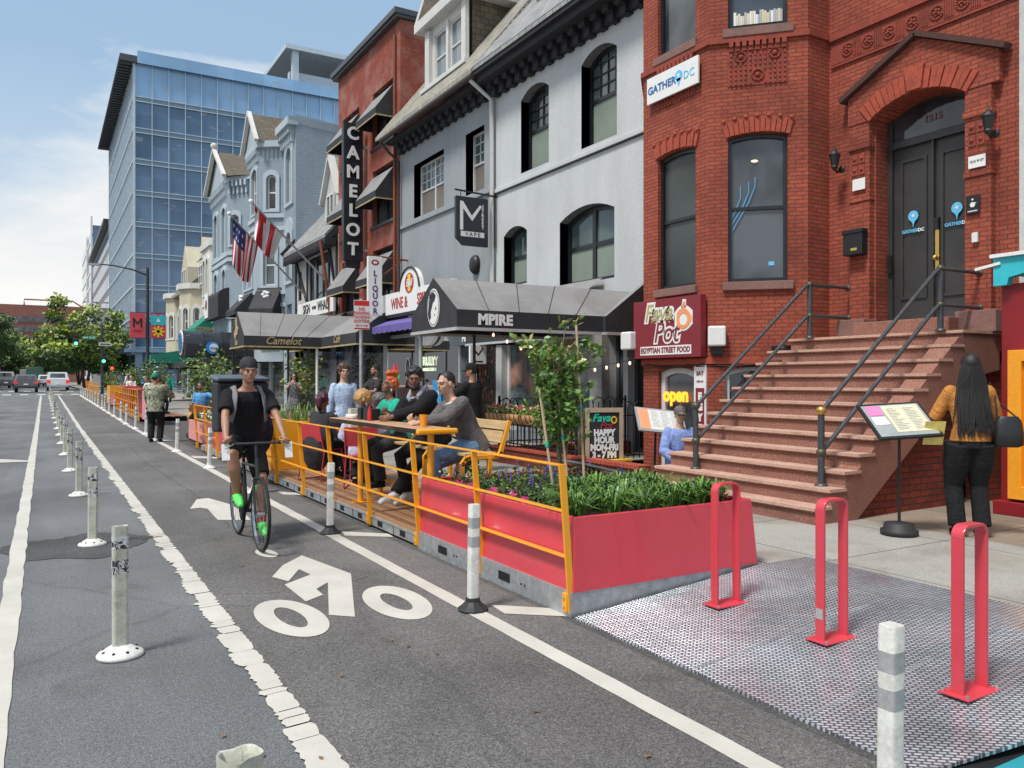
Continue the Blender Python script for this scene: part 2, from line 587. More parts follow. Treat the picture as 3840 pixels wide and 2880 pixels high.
def kerbed(name, x0, x1, y0, y1, mat, dz=.15):
    ys = sorted([y for y in YB if y0 < y < y1] + [y0, y1]); mb = MB()
    for a, b in zip(ys, ys[1:]):
        mb.poly([(x0, a, gz(a) + dz), (x1, a, gz(a) + dz), (x1, b, gz(b) + dz), (x0, b, gz(b) + dz)])
    mb.poly([(x0, y0, gz(y0) - .02), (x1, y0, gz(y0) - .02), (x1, y0, gz(y0) + dz), (x0, y0, gz(y0) + dz)])
    return struct(mb.build(name, mat))
PX0, PX1, PY0, PY1 = 7.35, 9.7, 8.2, 11.38      # sunken area before the basement shop
kerbed('sidewalk', 4.95, 7.35, -6, 76.3, 'concrete')
kerbed('pavement', 7.35, 12, -6, PY0, 'concrete_stained')
kerbed('pavement', 7.35, 12, PY1, 76.3, 'concrete')
mb = MB()
ys = sorted([y for y in YB if -6 < y < 76.3] + [-6, 76.3])
for a, b in zip(ys, ys[1:]):
    mb.hexa([(4.8, a, gz(a) - .02), (4.95, a, gz(a) - .02), (4.95, b, gz(b) - .02), (4.8, b, gz(b) - .02), (4.8, a, gz(a) + .146), (4.95, a, gz(a) + .146), (4.95, b, gz(b) + .146), (4.8, b, gz(b) + .146)])
struct(mb.build('kerb', 'kerbstone'))
kerbed('far_pavement', 3.2, 60, 97, 400, 'concrete')
kerbed('south_pavement', -60, -9, -8, 400, 'concrete')
mb = MB()
mb.poly([(PX0, PY0, -.5), (12, PY0, -.5), (12, PY1, -.5), (PX0, PY1, -.5)])
mb.poly([(PX0, PY0, -.5), (PX0, PY1, -.5), (PX0, PY1, .149), (PX0, PY0, .149)])
mb.poly([(PX0, PY1, -.5), (12, PY1, -.5), (12, PY1, .149), (PX0, PY1, .149)])
mb.poly([(PX0, PY0, -.5), (12, PY0, -.5), (12, PY0, .149), (PX0, PY0, .149)])
struct(mb.build('areaway_floor', 'concrete_stained'))

# painted lines
mb = MB()
y = -4.
rr = random.Random(5)
def strip(mb, x0, x1, y0, y1, dz, jag=.006, st=.12, r=rr):
    y = y0; pts = []
    a = (x0 + r.gauss(0, jag), x1 + r.gauss(0, jag))
    while y < y1:
        yn = min(y1, y + st)
        b = (x0 + r.gauss(0, jag), x1 + r.gauss(0, jag))
        mb.poly([(a[0], y, gz(y) + dz), (a[1], y, gz(y) + dz), (b[1], yn, gz(yn) + dz), (b[0], yn, gz(yn) + dz)])
        a = b; y = yn
strip(mb, -.27, -.145, -2, 30, .006, .004, .25)
strip(mb, -.27, -.145, 30, 75, .006, st=1.)
struct(mb.build('lane_line', 'road_paint'))
mb = MB()
strip(mb, 2.5, 2.625, -2, 30, .006, .0025, .2)
strip(mb, 2.5, 2.625, 30, 75, .006, st=1.)
struct(mb.build('bike_lane_line', 'road_paint'))
mb = MB(); y = .5
while y < 26:                       # the ragged line laid over seams
    L = rr.choice([.05, .07, .1, .15, .25, .4, .6])
    n = max(2, int(L / .025)); xl = .945 + rr.gauss(0, .012); sk = rr.uniform(-.015, .02)
    l = []; rgt = []
    for i in range(n + 1):
        t = i / n; e = .016 * (1 - math.sin(PI * min(1, max(0, t))) ** .35)
        l.append((xl + e + rr.gauss(0, .006) + sk * t, y + L * t)); rgt.append((1.085 - e + rr.gauss(0, .004), y + L * t))
    for i in range(n):
        mb.poly([(l[i][0], l[i][1], .008), (rgt[i][0], rgt[i][1] + .012, .008), (rgt[i + 1][0], rgt[i + 1][1] + .012, .008), (l[i + 1][0], l[i + 1][1], .008)])
    y += L + rr.choice([-.01, -.006, 0, .004, .009, .016])
strip(mb, .96, 1.08, 26, 75, .008, .01, .8)
struct(mb.build('buffer_line', 'road_paint'))

TS, TC, HF = math.sin(TH), math.cos(TH), 1728.
def gp(px, py, z=0.):
    """ground position measured on the photograph"""
    t = (1.6 - z) * HF / (py - 821.); u = (px - 1106.) / HF
    return (t * (TS + TC * u), t * (TC - TS * u), z)
def gpl(pts, z=.007):
    return [gp(x * .41667, 967.7 + y * .41667, 0)[:2] + (z,) for x, y in pts]
mb = MB()
body = [(1565, 560), (1820, 655), (1840, 880), (1705, 870), (1700, 700), (1640, 735), (1675, 765), (1585, 800), (1475, 712), (1610, 660), (1550, 632), (1495, 695), (1410, 672), (1465, 612)]
g = gpl(body)
mb.add(g, [tuple(t) for t in tessellate_polygon([[V(p) for p in g]])])
for c, A, B, ci, Ai, Bi in (((1512, 888), (197, 32), (0, 91), (1508, 883), (88, 30), (0, 42)), ((2060, 806), (182, 34), (0, 81), (2055, 802), (84, 28), (0, 33))):
    o_ = gpl([(c[0] + A[0] * math.cos(t) + B[0] * math.sin(t), c[1] + A[1] * math.cos(t) + B[1] * math.sin(t)) for t in [2 * PI * k / 40 for k in range(40)]])
    i_ = gpl([(ci[0] + Ai[0] * math.cos(t) + Bi[0] * math.sin(t), ci[1] + Ai[1] * math.cos(t) + Bi[1] * math.sin(t)) for t in [2 * PI * k / 40 for k in range(40)]])
    mb.add(o_ + i_, [(k, (k + 1) % 40, 40 + (k + 1) % 40, 40 + k) for k in range(40)])
g = gpl([(1382 + 60 * math.cos(t), 549 + 8 * math.cos(t) + 20 * math.sin(t)) for t in [2 * PI * k / 20 for k in range(20)]])
mb.poly(g)
g = gpl([(985, 318), (1020, 268), (1080, 262), (1180, 290), (1260, 330), (1300, 375), (1130, 376), (1100, 345), (1078, 318), (1040, 312)])
mb.add(g, [tuple(t) for t in tessellate_polygon([[V(p) for p in g]])])
struct(mb.build('bike_symbol', 'road_paint'))
mb = MB()
for q in ([(1060, 1308), (1200, 1316), (1240, 1334), (1090, 1327)], [(738, 1149), (840, 1154), (850, 1161), (745, 1158)], [(600, 1063), (655, 1066), (665, 1070), (612, 1069)], [(412, 985), (470, 988), (476, 991), (420, 990)], [(340, 950), (380, 952), (384, 954), (345, 953)]):
    mb.poly([gp(x, y)[:2] + (.0065,) for x, y in q])
struct(mb.build('parking_ticks', 'road_paint'))
# crosswalk and green crossing beyond
mb = MB()
for i in range(14):
    x = -8 + i * 1.25
    for y0 in (77.3, 91.5):
        a = y0; mb.poly([(x, a, gz(a) + .01), (x + .62, a, gz(a) + .01), (x + .62, a + 3, gz(a + 3) + .01), (x, a + 3, gz(a + 3) + .01)])
struct(mb.build('crosswalk', 'road_paint'))
mb = MB(); mb.poly([(-8, 75.6, gz(75.6) + .012), (2.6, 75.6, gz(75.6) + .012), (2.6, 76.8, gz(76.8) + .012), (-8, 76.8, gz(76.8) + .012)])
struct(mb.build('green_crossing', 'road_green'))
# patches in the road
mb = MB(); mb.poly([(.28 + .62 * math.cos(a) * (1 + .12 * math.sin(3 * a)) + rr.gauss(0, .012), 8.75 + .62 * math.sin(a) * (1 + .15 * math.cos(5 * a)) + rr.gauss(0, .02), .0045) for a in [k * PI / 40 for k in range(80)]])
struct(mb.build('road_patch', asphalt('asphalt_wet', (.075, .075, .075))))
mb = MB(); mb.poly([(4.8 + .0, 1.0, .004), (3.2, .9, .004), (3.1, 1.99, .004), (4.8, 1.9, .004)])
struct(mb.build('teal_curb_paint', 'road_teal'))
rc = random.Random(8)
for pts in ([(1.15, 6.2), (1.8, 6.0), (2.45, 6.25)], [(-1.5, 13), (-.6, 13.2), (.9, 13.1), (2.4, 13.3)], [(1.75, 9), (1.82, 12), (1.7, 17), (1.85, 26)]):
    mb = MB(); q = []
    for a, b_ in zip(pts, pts[1:]):
        n = max(3, int((V(b_) - V(a)).length / .08)); q += [V(a).lerp(V(b_), i / n) + V((rc.gauss(0, .014), rc.gauss(0, .014))) for i in range(n)]
    for i in range(len(q) - 1):
        d = (q[i + 1] - q[i]).orthogonal().normalized(); w_ = .0015 + .002 * rc.random(); mb.poly([(*(q[i] - d * w_), .0068), (*(q[i + 1] - d * w_), .0068), (*(q[i + 1] + d * w_), .0068), (*(q[i] + d * w_), .0068)])
    struct(mb.build('road_crack', M('tar', (.05, .05, .05), .8)))
mb = MB(); mb.poly([gp(x, y)[:2] + (.006,) for x, y in [(-40, 993), (0, 992), (60, 995), (60, 998), (-40, 1001)]])
struct(mb.build('road_seam', 'road_paint_old'))
M('post_plastic', (.50, .50, .42), .55, var=.12, scale=9, dirt=(.13, .12, .09), dirtamt=.75, bmp=.2)
M('post_white', (.62, .62, .58), .5, var=.1, scale=9, dirt=(.22, .21, .18), dirtamt=.7)
M('base_white', (.66, .67, .63), .5, dirt=(.2, .19, .16), dirtamt=.4, scale=8)
M('rubber_black', (.02, .02, .022), .6, var=.3)
m, nt, b = _mat('band_peeled')
f = nz(nt, 26, 5, .7, dist=1.2)
nt.links.new(ramp(nt, f, [(.47, (.025, .025, .025)), (.5, (.6, .6, .58)), (.7, (.42, .44, .46))]).outputs[0], b.inputs['Base Color']); b.inputs['Roughness'].default_value = .35
M('band_grey', (.34, .35, .35), .35, var=.25, scale=14)
M('orange', (.86, .36, .012), .38, var=.05, spec=.5, coat=.25, fvar=.03, scale=2, dirt=(.45, .18, .03), dirtamt=.25)
M('crimson', (.60, .05, .072), .38, var=.08, spec=.5, coat=.3, fvar=.03, dirt=(.35, .03, .04), dirtamt=.3, scale=1.3)
M('crimson_dark', (.30, .02, .04), .5, var=.1)
M('crimson_pale', (.66, .27, .28), .5, var=.1)
M('galvanised', (.42, .44, .45), .42, metal=.55, var=.25, scale=9, fine=20, fvar=.12)
M('steel_dark', (.03, .03, .035), .5, var=.3)
M('black_iron', (.012, .012, .014), .45, var=.3)
M('chrome', (.6, .6, .62), .2, metal=1., var=.1)
M('hole_black', (.004, .004, .005), .9)
def planks(name, c1, c2, w=.14, along='Y', gap=.006, bmp=.5):
    m, nt, b = _mat(name)
    tc = N(nt, 'TexCoord'); v = tc.outputs['Object']
    br = N(nt, 'TexBrick', offset=.37); br.inputs['Scale'].default_value = 1
    mp = N(nt, 'Mapping'); nt.links.new(v, mp.inputs[0])
    if along == 'Y': mp.inputs['Rotation'].default_value = (0, 0, PI / 2)
    br.inputs['Brick Width'].default_value = 3.; br.inputs['Row Height'].default_value = w
    br.inputs['Mortar Size'].default_value = gap; br.inputs['Color1'].default_value = c4(c1); br.inputs['Color2'].default_value = c4(c2)
    br.inputs['Mortar'].default_value = (.015, .01, .008, 1)
    nt.links.new(mp.outputs[0], br.inputs['Vector'])
    m2 = N(nt, 'Mapping'); nt.links.new(mp.outputs[0], m2.inputs[0]); m2.inputs['Scale'].default_value = (1.5, 22, 22)
    g = nz(nt, 2., 6, .7, vec=m2.outputs[0], dist=.6)
    c = mixc(nt, .8, br.outputs[0], ramp(nt, g, [(.3, .55), (.7, 1.25)]).outputs[0], 'MULTIPLY')
    c = mixc(nt, ramp(nt, nz(nt, 1.2, 4), [(.5, 0), (.75, .4)]).outputs[0], c, tuple(x * .45 for x in c1))
    nt.links.new(c, b.inputs['Base Color']); b.inputs['Roughness'].default_value = .6
    iv = N(nt, 'Invert'); nt.links.new(br.outputs['Fac'], iv.inputs['Color']); bump(nt, b, iv.outputs[0], bmp, .006)
planks('deck_wood', (.42, .23, .12), (.33, .17, .08))
planks('table_wood', (.62, .36, .20), (.52, .29, .16), .09)
planks('bench_wood', (.60, .42, .22), (.52, .35, .17), .11, 'Y', .003, .2)
# dimpled galvanised ramp plate
m, nt, b = _mat('tread_plate')
tcn = N(nt, 'TexCoord'); v = tcn.outputs['Object']
br = N(nt, 'TexBrick', offset=.5); br.inputs['Scale'].default_value = 1
mpn = N(nt, 'Mapping'); mpn.inputs['Rotation'].default_value = (0, 0, rad(45)); nt.links.new(v, mpn.inputs[0])
nt.links.new(mpn.outputs[0], br.inputs['Vector'])
br.inputs['Brick Width'].default_value = .040; br.inputs['Row Height'].default_value = .023; br.inputs['Mortar Size'].default_value = .0068; br.inputs['Mortar Smooth'].default_value = .6
br.inputs['Color1'].default_value = (.80, .85, .90, 1); br.inputs['Color2'].default_value = (.58, .64, .70, 1); br.inputs['Mortar'].default_value = (.15, .165, .185, 1)
big = nz(nt, 1.6, 5, .6)
c = mixc(nt, .85, br.outputs[0], ramp(nt, big, [(.3, .55), (.7, 1.25)]).outputs[0], 'MULTIPLY')
c = mixc(nt, ramp(nt, nz(nt, 2.3, 3), [(.5, 0), (.7, .22)]).outputs[0], c, (.45, .25, .27))  # pinkish patches paint the crimson planter's reflection into the plate
nt.links.new(c, b.inputs['Base Color']); b.inputs['Metallic'].default_value = .45; b.inputs['Roughness'].default_value = .24
iv = N(nt, 'Invert'); nt.links.new(br.outputs['Fac'], iv.inputs['Color']); bump(nt, b, iv.outputs[0], .8, .006)

def post_old(name, seed, h=.75, hollow=False):
    r = random.Random(seed)
    root = thing(name, '', 'delineator post')
    prof = []
    for k in range(24):
        a = 2 * PI * k / 24
        x = .043 * math.copysign(abs(math.cos(a)) ** .45, math.cos(a)); y = .024 * math.copysign(abs(math.sin(a)) ** .6, math.sin(a))
        y *= 1 - .32 * math.exp(-(x / .013) ** 2)
        prof.append((x, y))
    if hollow:
        prof = [(x * 1.12, y * 1.6 * (1 + .5 * math.exp(-((x + .01) / .02) ** 2))) for x, y in prof]
    lx, ly = r.gauss(0, .012), r.gauss(0, .01)
    mb = MB()
    def ring(z, s=1.):
        return [(x * s + lx * z, y * s + ly * z, z) for x, y in prof]
    mb.rings([ring(.03), ring(h)], cap=False)
    mb.rings([ring(h), ring(h - .002, .86), ring(h - .12, .86)], cap=False)
    mb.add(ring(h - .12, .86), [list(range(24))])
    mb.build('post', 'post_plastic', root)
    if not hollow:
        for z0, z1 in ((.475, .555), (.617, .692)):
            mb = MB(); mb.rings([ring(z0, 1.035), ring(z1, 1.035)], cap=False); mb.build('reflective_band', 'band_peeled', root)
    mb = MB(); mb.lathe((0, 0, 0), [(.0, 0), (.128, 0), (.128, .012), (.118, .024), (.07, .05), (.055, .06), (.0, .061)], 20)
    bs = mb.build('base', 'base_white', root)
    mb = MB()
    for k in range(8):
        a = 2 * PI * k / 8 + .2
        mb.cyl((.092 * math.cos(a), .092 * math.sin(a), .03), (.094 * math.cos(a), .094 * math.sin(a), .0405), .009, n=8)
    mb.build('bolt_hole', 'hole_black', bs)  # black studs stand for the dark of the bolt holes
    return root
ordn = ['nearest', 'second', 'third', 'fourth', 'fifth', 'sixth', 'seventh', 'eighth', 'ninth', 'tenth', 'eleventh', 'twelfth', 'thirteenth', 'fourteenth', 'fifteenth', 'sixteenth', 'seventeenth', 'eighteenth', 'nineteenth', 'twentieth', '21st', '22nd', '23rd', '24th']
GL = 'old delineator posts in the painted buffer'
protos = [post_old('delineator_post', s) for s in (3, 8, 21)]
ys = [5.15, 8.74, 12.55, 16.0] + [19.5 + 3.5 * i for i in range(17)]
for i, y in enumerate(ys):
    lab = 'grimy cream post with peeling black and white bands, %s of the row down the buffer' % ordn[i]
    x = .40 + R.gauss(0, .015)
    if i == 1: lab = 'banded cream post standing by the dark wet patch of asphalt'
    if i < 3:
        o = protos[i]; o['label'] = lab; o['group'] = GL; o.location = (x, y, gz(y) + .004); o.rotation_euler.z = rad([8, -6, 3][i])
    else:
        dup(protos[i % 3], lab, (x, y, gz(y) + .004), R.uniform(-.2, .2), GL)
o = post_old('delineator_post', 5, .73, True); o.location = (.40, 1.93, .004); o['label'] = 'hollow cream post with a crumpled open top, cut off at the bottom of the picture'; o['group'] = GL; o.rotation_euler.z = .3

def post_new(name, base, seed, h=.73):
    r = random.Random(seed); root = thing(name, '', 'delineator post')
    mb = MB(); lx = r.gauss(0, .012)
    def ring(z, s=1.):
        q = []
        for k in range(20):
            a = 2 * PI * k / 20 + .157
            q.append((.037 * s * math.copysign(abs(math.cos(a)) ** .4, math.cos(a)) + lx * z, .034 * s * math.copysign(abs(math.sin(a)) ** .4, math.sin(a)), z))
        return q
    mb.rings([ring(.03), ring(h - .006), ring(h, .93)])
    mb.build('post', 'post_white', root)
    for z0, z1 in ((h - .16, h - .09), (h - .29, h - .22)):
        mb = MB(); mb.rings([ring(z0, 1.03), ring(z1, 1.03)], cap=False); mb.build('reflective_band', 'band_grey', root)
    mb = MB(); mb.lathe((0, 0, 0), [(.0, 0), (.108, 0), (.108, .01), (.075, .035), (.052, .06), (.05, .085), (0, .086)], 10, sm=False)
    mb.build('base', base, root)
    return root
GR = 'white delineator posts on the bike lane line'
pa = post_new('delineator_post', 'rubber_black', 1); pb = post_new('delineator_post', 'base_white', 2)
ysr = [1.76, 4.93, 8.15, 11.6, 15.25, 19.1] + [22.6 + 3.0 * i for i in range(18)]
for i, y in enumerate(ysr):
    if i == 0: lab = 'worn white post in front of the metal ramp, its foot below the picture'
    elif i == 1: lab = 'white post on a black base beside the corner of the crimson planter'
    elif i == 2: lab = 'white post on a black base beside the bar table'
    elif i == 3: lab = 'white post behind the cyclist in front of the orange planter'
    else: lab = 'white post on a white base, %s along the line from the near end' % ordn[i]
    if i in (0, 3):
        o = pa if i == 0 else pb
        o.location = (2.57, y, 0.008); o['label'] = lab; o['group'] = GR
    else:
        dup(pa if i < 3 else pb, lab, (2.57 + R.gauss(0, .015), y, gz(y) + .008), R.uniform(-.2, .2), GR)

mb = MB()
def rz_(x): return .012 + (.15 * min(1, max(0, (x - 3.08) / 1.72)))
xs = [3.06, 3.5, 4.0, 4.5, 4.8, 5.35]
def yl(x): return 1.95 - (x - 3.06) * .2
for a, b in zip(xs, xs[1:]):
    mb.hexa([(a, yl(a), rz_(a) - .012), (b, yl(b), rz_(b) - .012), (b, 4.40, rz_(b) - .012), (a, 4.40, rz_(a) - .012), (a, yl(a), rz_(a) + .004), (b, yl(b), rz_(b) + .004), (b, 4.40, rz_(b) + .004), (a, 4.40, rz_(a) + .004)])
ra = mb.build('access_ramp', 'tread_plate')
tag(ra, 'dimpled galvanised steel ramp plate between road and pavement', 'ramp')
mb = MB()
for yy in (3.28, 2.55):
    mb.bar((3.08, yy, rz_(3.08) + .006), (4.8, yy + .02, rz_(4.8) + .006), .012, .004)
mb.build('plate_seam', 'galvanised', ra)
mb = MB(); mb.poly([(3.1, 1.84, .006), (4.8, 1.84, .006), (4.8, 4.4, .006), (3.1, 4.4, .006)]); mb.build('painted_underside_shade', 'hole_black', ra)  # flat black sheet painted as the shade under the plate

def rack(i):
    root = thing('bike_rack', '', 'bike rack')
    mb = MB(); w = .10; h = .81; r_ = .05
    pts = [(-w, 0)]
    for k in range(7):
        a = PI - k * PI / 12; pts.append((-w + r_ + r_ * math.cos(a), h - r_ + r_ * math.sin(a)))
    for k in range(7):
        a = PI / 2 - k * PI / 12; pts.append((w - r_ + r_ * math.cos(a), h - r_ + r_ * math.sin(a)))
    pts.append((w, 0))
    th = .008; d = .03
    rs = []
    for k, (x, z) in enumerate(pts):
        a = V(pts[max(k - 1, 0)]); c = V(pts[min(k + 1, len(pts) - 1)]); t = (c - a).normalized(); nx, nz_ = -t.y, t.x
        rs.append([(x + nx * th, -d, z + nz_ * th), (x + nx * th, d, z + nz_ * th), (x - nx * th, d, z - nz_ * th), (x - nx * th, -d, z - nz_ * th)])
    mb.rings(rs, sm=False); mb.build('hoop', 'crimson', root, bevel=.002)
    mb = MB(); mb.box(-.14, .14, -.075, .075, 0, .01); mb.build('base_plate', 'crimson', root, bevel=.002)
    for sx in (-1, 1):
        for sy in (-1, 1): MB().cyl((sx * .125, sy * .06, .01), (sx * .125, sy * .06, .02), .009, n=6).build('bolt', 'galvanised', root)
    return root
r0 = rack(0); GB = 'crimson hoop bike racks on the ramp'
for (x, y, lab), o in zip([(3.96, 3.92, 'crimson bike rack in front of the crimson planter end'), (3.96, 3.08, 'crimson bike rack with a small grey sticker on its leg'), (3.88, 2.23, 'crimson bike rack nearest the foot of the standing woman')], [r0, None, None]):
    if o is None: o = dup(r0, lab, (x, y, rz_(x) + .004), 0, GB)
    o.location = (x, y, rz_(x) + .006); o['label'] = lab; o['group'] = GB; o.rotation_euler = (rad(0), -rad(5) * 0, 0)
    if 'sticker' in lab:
        mb = MB(); mb.box(-.1105, -.1085, -.024, .024, .13, .19); mb.build('sticker', 'band_grey', o)

M('soil', (.05, .032, .02), .95, bmp=1., fine=40, fvar=.25)
def planter(name, x0, x1, y0, y1, z0, z1, mat, lean=.035, loc=(0, 0, 0)):
    root = thing(name, '', 'planter', loc)
    mb = MB(); t = .03
    def rg(z, o):
        k = lean * (1 - (z - z0) / (z1 - z0)) - o
        return [(x0 - k, y0 - k, z), (x1 + k, y0 - k, z), (x1 + k, y1 + k, z), (x0 - k, y1 + k, z)]
    a, b, c, d = rg(z0, 0), rg(z1, 0), rg(z1, t), rg(z0 + .05, t)
    mb.rings([a, b, c, d], sm=False, cap=True)
    mb.build('box', mat, root, bevel=.006)
    s = MB(); zz = z1 - .07
    nx = 10; ny = 14
    vs = [(x0 + t * .5 + (x1 - x0 - t) * i / nx, y0 + t * .5 + (y1 - y0 - t) * j / ny, zz + .05 * noise.noise((i * .9, j * .8, z0))) for j in range(ny + 1) for i in range(nx + 1)]
    s.add(vs, [(j * (nx + 1) + i, j * (nx + 1) + i + 1, (j + 1) * (nx + 1) + i + 1, (j + 1) * (nx + 1) + i) for j in range(ny) for i in range(nx)], 0, True)
    s.build('soil', 'soil', root)
    return root
pl = planter('large_planter', 3.10, 4.78, 4.46, 7.0, .17, .67, 'crimson')
pl['label'] = 'large crimson metal planter at the near end of the parklet'
pl['category'] = 'planter'
mb = MB()
mb.hexa([(3.05, 4.43, .005), (4.84, 4.43, .145), (4.84, 4.47, .145), (3.05, 4.47, .005), (3.05, 4.43, .175), (4.84, 4.43, .175), (4.84, 4.47, .175), (3.05, 4.47, .175)])
mb.hexa([(3.052, 4.473, .005), (3.09, 4.473, .005), (3.09, 7.02, .005), (3.052, 7.02, .005), (3.052, 4.473, .175), (3.09, 4.473, .175), (3.09, 7.02, .175), (3.052, 7.02, .175)])
mb.build('steel_skirt', 'galvanised', pl)
for y in (5.25, 6.35): MB().box(3.047, 3.055, y, y + .17, .06, .125).build('fork_slot', 'hole_black', pl)
mb = MB()
for y in (5.03, 5.08, 6.15, 6.2): mb.cyl((3.05, y, .09), (3.046, y, .09), .008, n=8)
mb.build('bolt_hole', 'hole_black', pl)  # black discs painted as holes in the skirt
# grass clumps (liriope)
M('blade_green', (.14, .27, .045), .45, var=.35, scale=12)
M('blade_dark', (.055, .13, .03), .5, var=.3, scale=12)
M('leaf_green', (.11, .22, .04), .4, var=.4, scale=8)
M('leaf_lime', (.20, .27, .05), .45, var=.3, scale=8)
M('leaf_dark', (.025, .06, .02), .5, var=.3, scale=8)
M('leaf_bronze', (.28, .12, .05), .5, var=.3)
M('petal_magenta', (.50, .01, .14), .5); M('petal_red', (.6, .02, .02), .5); M('petal_white', (.8, .78, .75), .5); M('petal_violet', (.13, .08, .32), .6); M('petal_yellow', (.8, .5, .03), .5)
def blades(mb, c, n, h, sp, wd=.007, mats=2, r=R):
    for _ in range(n):
        a = r.uniform(0, 2 * PI); d = V((math.cos(a), math.sin(a), 0)); s = V((-d.y, d.x, 0))
        p = V(c) + d * r.uniform(0, sp * .3); L = h * r.uniform(.6, 1.15); out = r.uniform(.15, 1.) * sp
        q = []
        for k in range(4):
            t = k / 3; z = L * (math.sin(t * 1.9) / .95) * (1 if t < .8 else .93)
            q.append(p + d * out * t ** 1.6 + V((0, 0, z)))
        w_ = [wd, wd * .9, wd * .6, 0.0008]; mi = r.randrange(mats)
        vs = []
        for k in range(4): vs += [q[k] - s * w_[k], q[k] + s * w_[k]]
        mb.add(vs, [(0, 1, 3, 2), (2, 3, 5, 4), (4, 5, 7, 6)], mi)
GC = 'grass clumps in the large crimson planter'
gr0 = []
for i in range(3):
    mb = MB(); blades(mb, (0, 0, 0), 105, .19, .27, .010); gr0.append(mb.build('grass_clump', ['blade_green', 'blade_dark'], norm=False))
k = 0
for j, (y, xa) in enumerate([(4.66, 3.28), (4.98, 3.42), (5.3, 3.7), (5.62, 4.1)]):
    x = xa; i = 0
    while x < 4.68:
        p = (x + R.uniform(-.04, .04), y + R.uniform(-.05, .05), .59)
        lab = 'strappy green grass clump growing in the crimson planter'
        if k < 3: o = gr0[k]; o.location = p
        else: o = dup(gr0[k % 3], lab, p, R.uniform(0, 6), GC)
        o.rotation_euler.z = R.uniform(0, 6); o.scale = [R.uniform(.85, 1.15)] * 3
        tag(o, lab, 'grass clump', GC); k += 1; x += .27
M('twig', (.12, .07, .04), .8)
tw = MB().tube([gp(305, 1168)[:2] + (.012,), gp(325, 1164)[:2] + (.014,), gp(352, 1160)[:2] + (.01,)], .004, 4).build('twig', 'twig'); tag(tw, 'dry twig lying on the asphalt beside the buffer line', 'twig')
rl = random.Random(9)
for i in range(14):
    x, y = rl.uniform(.5, 2.4), rl.uniform(2.2, 7.5); lf = MB(); lf.poly([(-.02, 0, 0), (0, -.01, .004), (.022, 0, .002), (0, .011, .006)]); lf = lf.build('dead_leaf', 'twig' if i % 2 else 'leaf_bronze', loc=(x, y, .009)); lf.rotation_euler.z = rl.uniform(0, 6); tag(lf, 'small dry brown leaf lying on the bike lane asphalt', 'leaf', 'dry leaves scattered on the bike lane')
# low lavender / thyme with petunias
mb = MB()
for _ in range(900):
    x, y = R.uniform(3.2, 4.65), R.uniform(5.1, 6.85)
    if x > 3.9 and y < 5.6: continue
    dn = noise.noise((x * 2.5, y * 2.5, 3))
    if dn < -.12: continue
    p = V((x, y, .60 + R.uniform(0, .05)))
    leaf_cards(mb, [p + V((R.gauss(0, .02), R.gauss(0, .02), R.uniform(0, .11))) for _ in range(9)], .035, 2, 0)
go = mb.build('ground_cover', ['leaf_dark', 'leaf_green'], norm=False); tag(go, 'low grey-green ground cover plants filling the crimson planter', 'plants', kind='stuff')
mb = MB()
for _ in range(26):
    x, y = R.uniform(3.25, 4.6), R.uniform(5.6, 6.8)
    h = R.uniform(.12, .24); mb.cyl((x, y, .6), (x + R.gauss(0, .02), y, .6 + h), .003, .002, 4)
    for t in range(5): mb.ell((x, y, .6 + h * (.6 + .1 * t)), (.009, .009, .012), n=5, k=3, m=1)
go = mb.build('lavender', ['leaf_dark', 'petal_violet'], norm=False); tag(go, 'lavender flower spikes standing in the crimson planter', 'flowers', kind='stuff')
def flower(name, mats, size, lab, cat, loc, grp, petals=5):
    mb = MB()
    for k in range(petals):
        a = 2 * PI * k / petals; d = V((math.cos(a), math.sin(a), 0)); s = V((-d.y, d.x, 0))
        mb.add([(0, 0, 0), d * size * .6 - s * size * .45 + V((0, 0, size * .35)), d * size + V((0, 0, size * .3)), d * size * .6 + s * size * .45 + V((0, 0, size * .35))], [(0, 1, 2, 3)])
    mb.cyl((0, 0, -.08), (0, 0, 0), .003, n=4, m=1)
    o = mb.build(name, mats); o.location = loc; return tag(o, lab, cat, grp)
for (x, y), lab in zip([(3.17, 6.35), (3.16, 6.12), (3.2, 5.78), (3.24, 5.52), (3.15, 5.2)], ['magenta petunia nearest the bar table end', 'second magenta petunia along the planter edge', 'large magenta petunia in the middle of the planter edge', 'small magenta petunia beside the large one', 'magenta petunia nearest the yellow corner post']):
    f = flower('petunia', ['petal_magenta', 'leaf_dark'], .045, lab, 'flower', (x, y, .68), 'magenta petunias along the planter edge'); f.rotation_euler = (.5, -.5, 0)
mb = MB(); leaf_cards(mb, [V((4.62 + R.gauss(0, .05), 4.9 + R.gauss(0, .08), .68 + R.uniform(0, .08))) for _ in range(40)], .09, 1, 0)
go = mb.build('sweet_potato_vine', ['leaf_lime'], norm=False); tag(go, 'lime green vine at the far corner of the planter', 'plant')

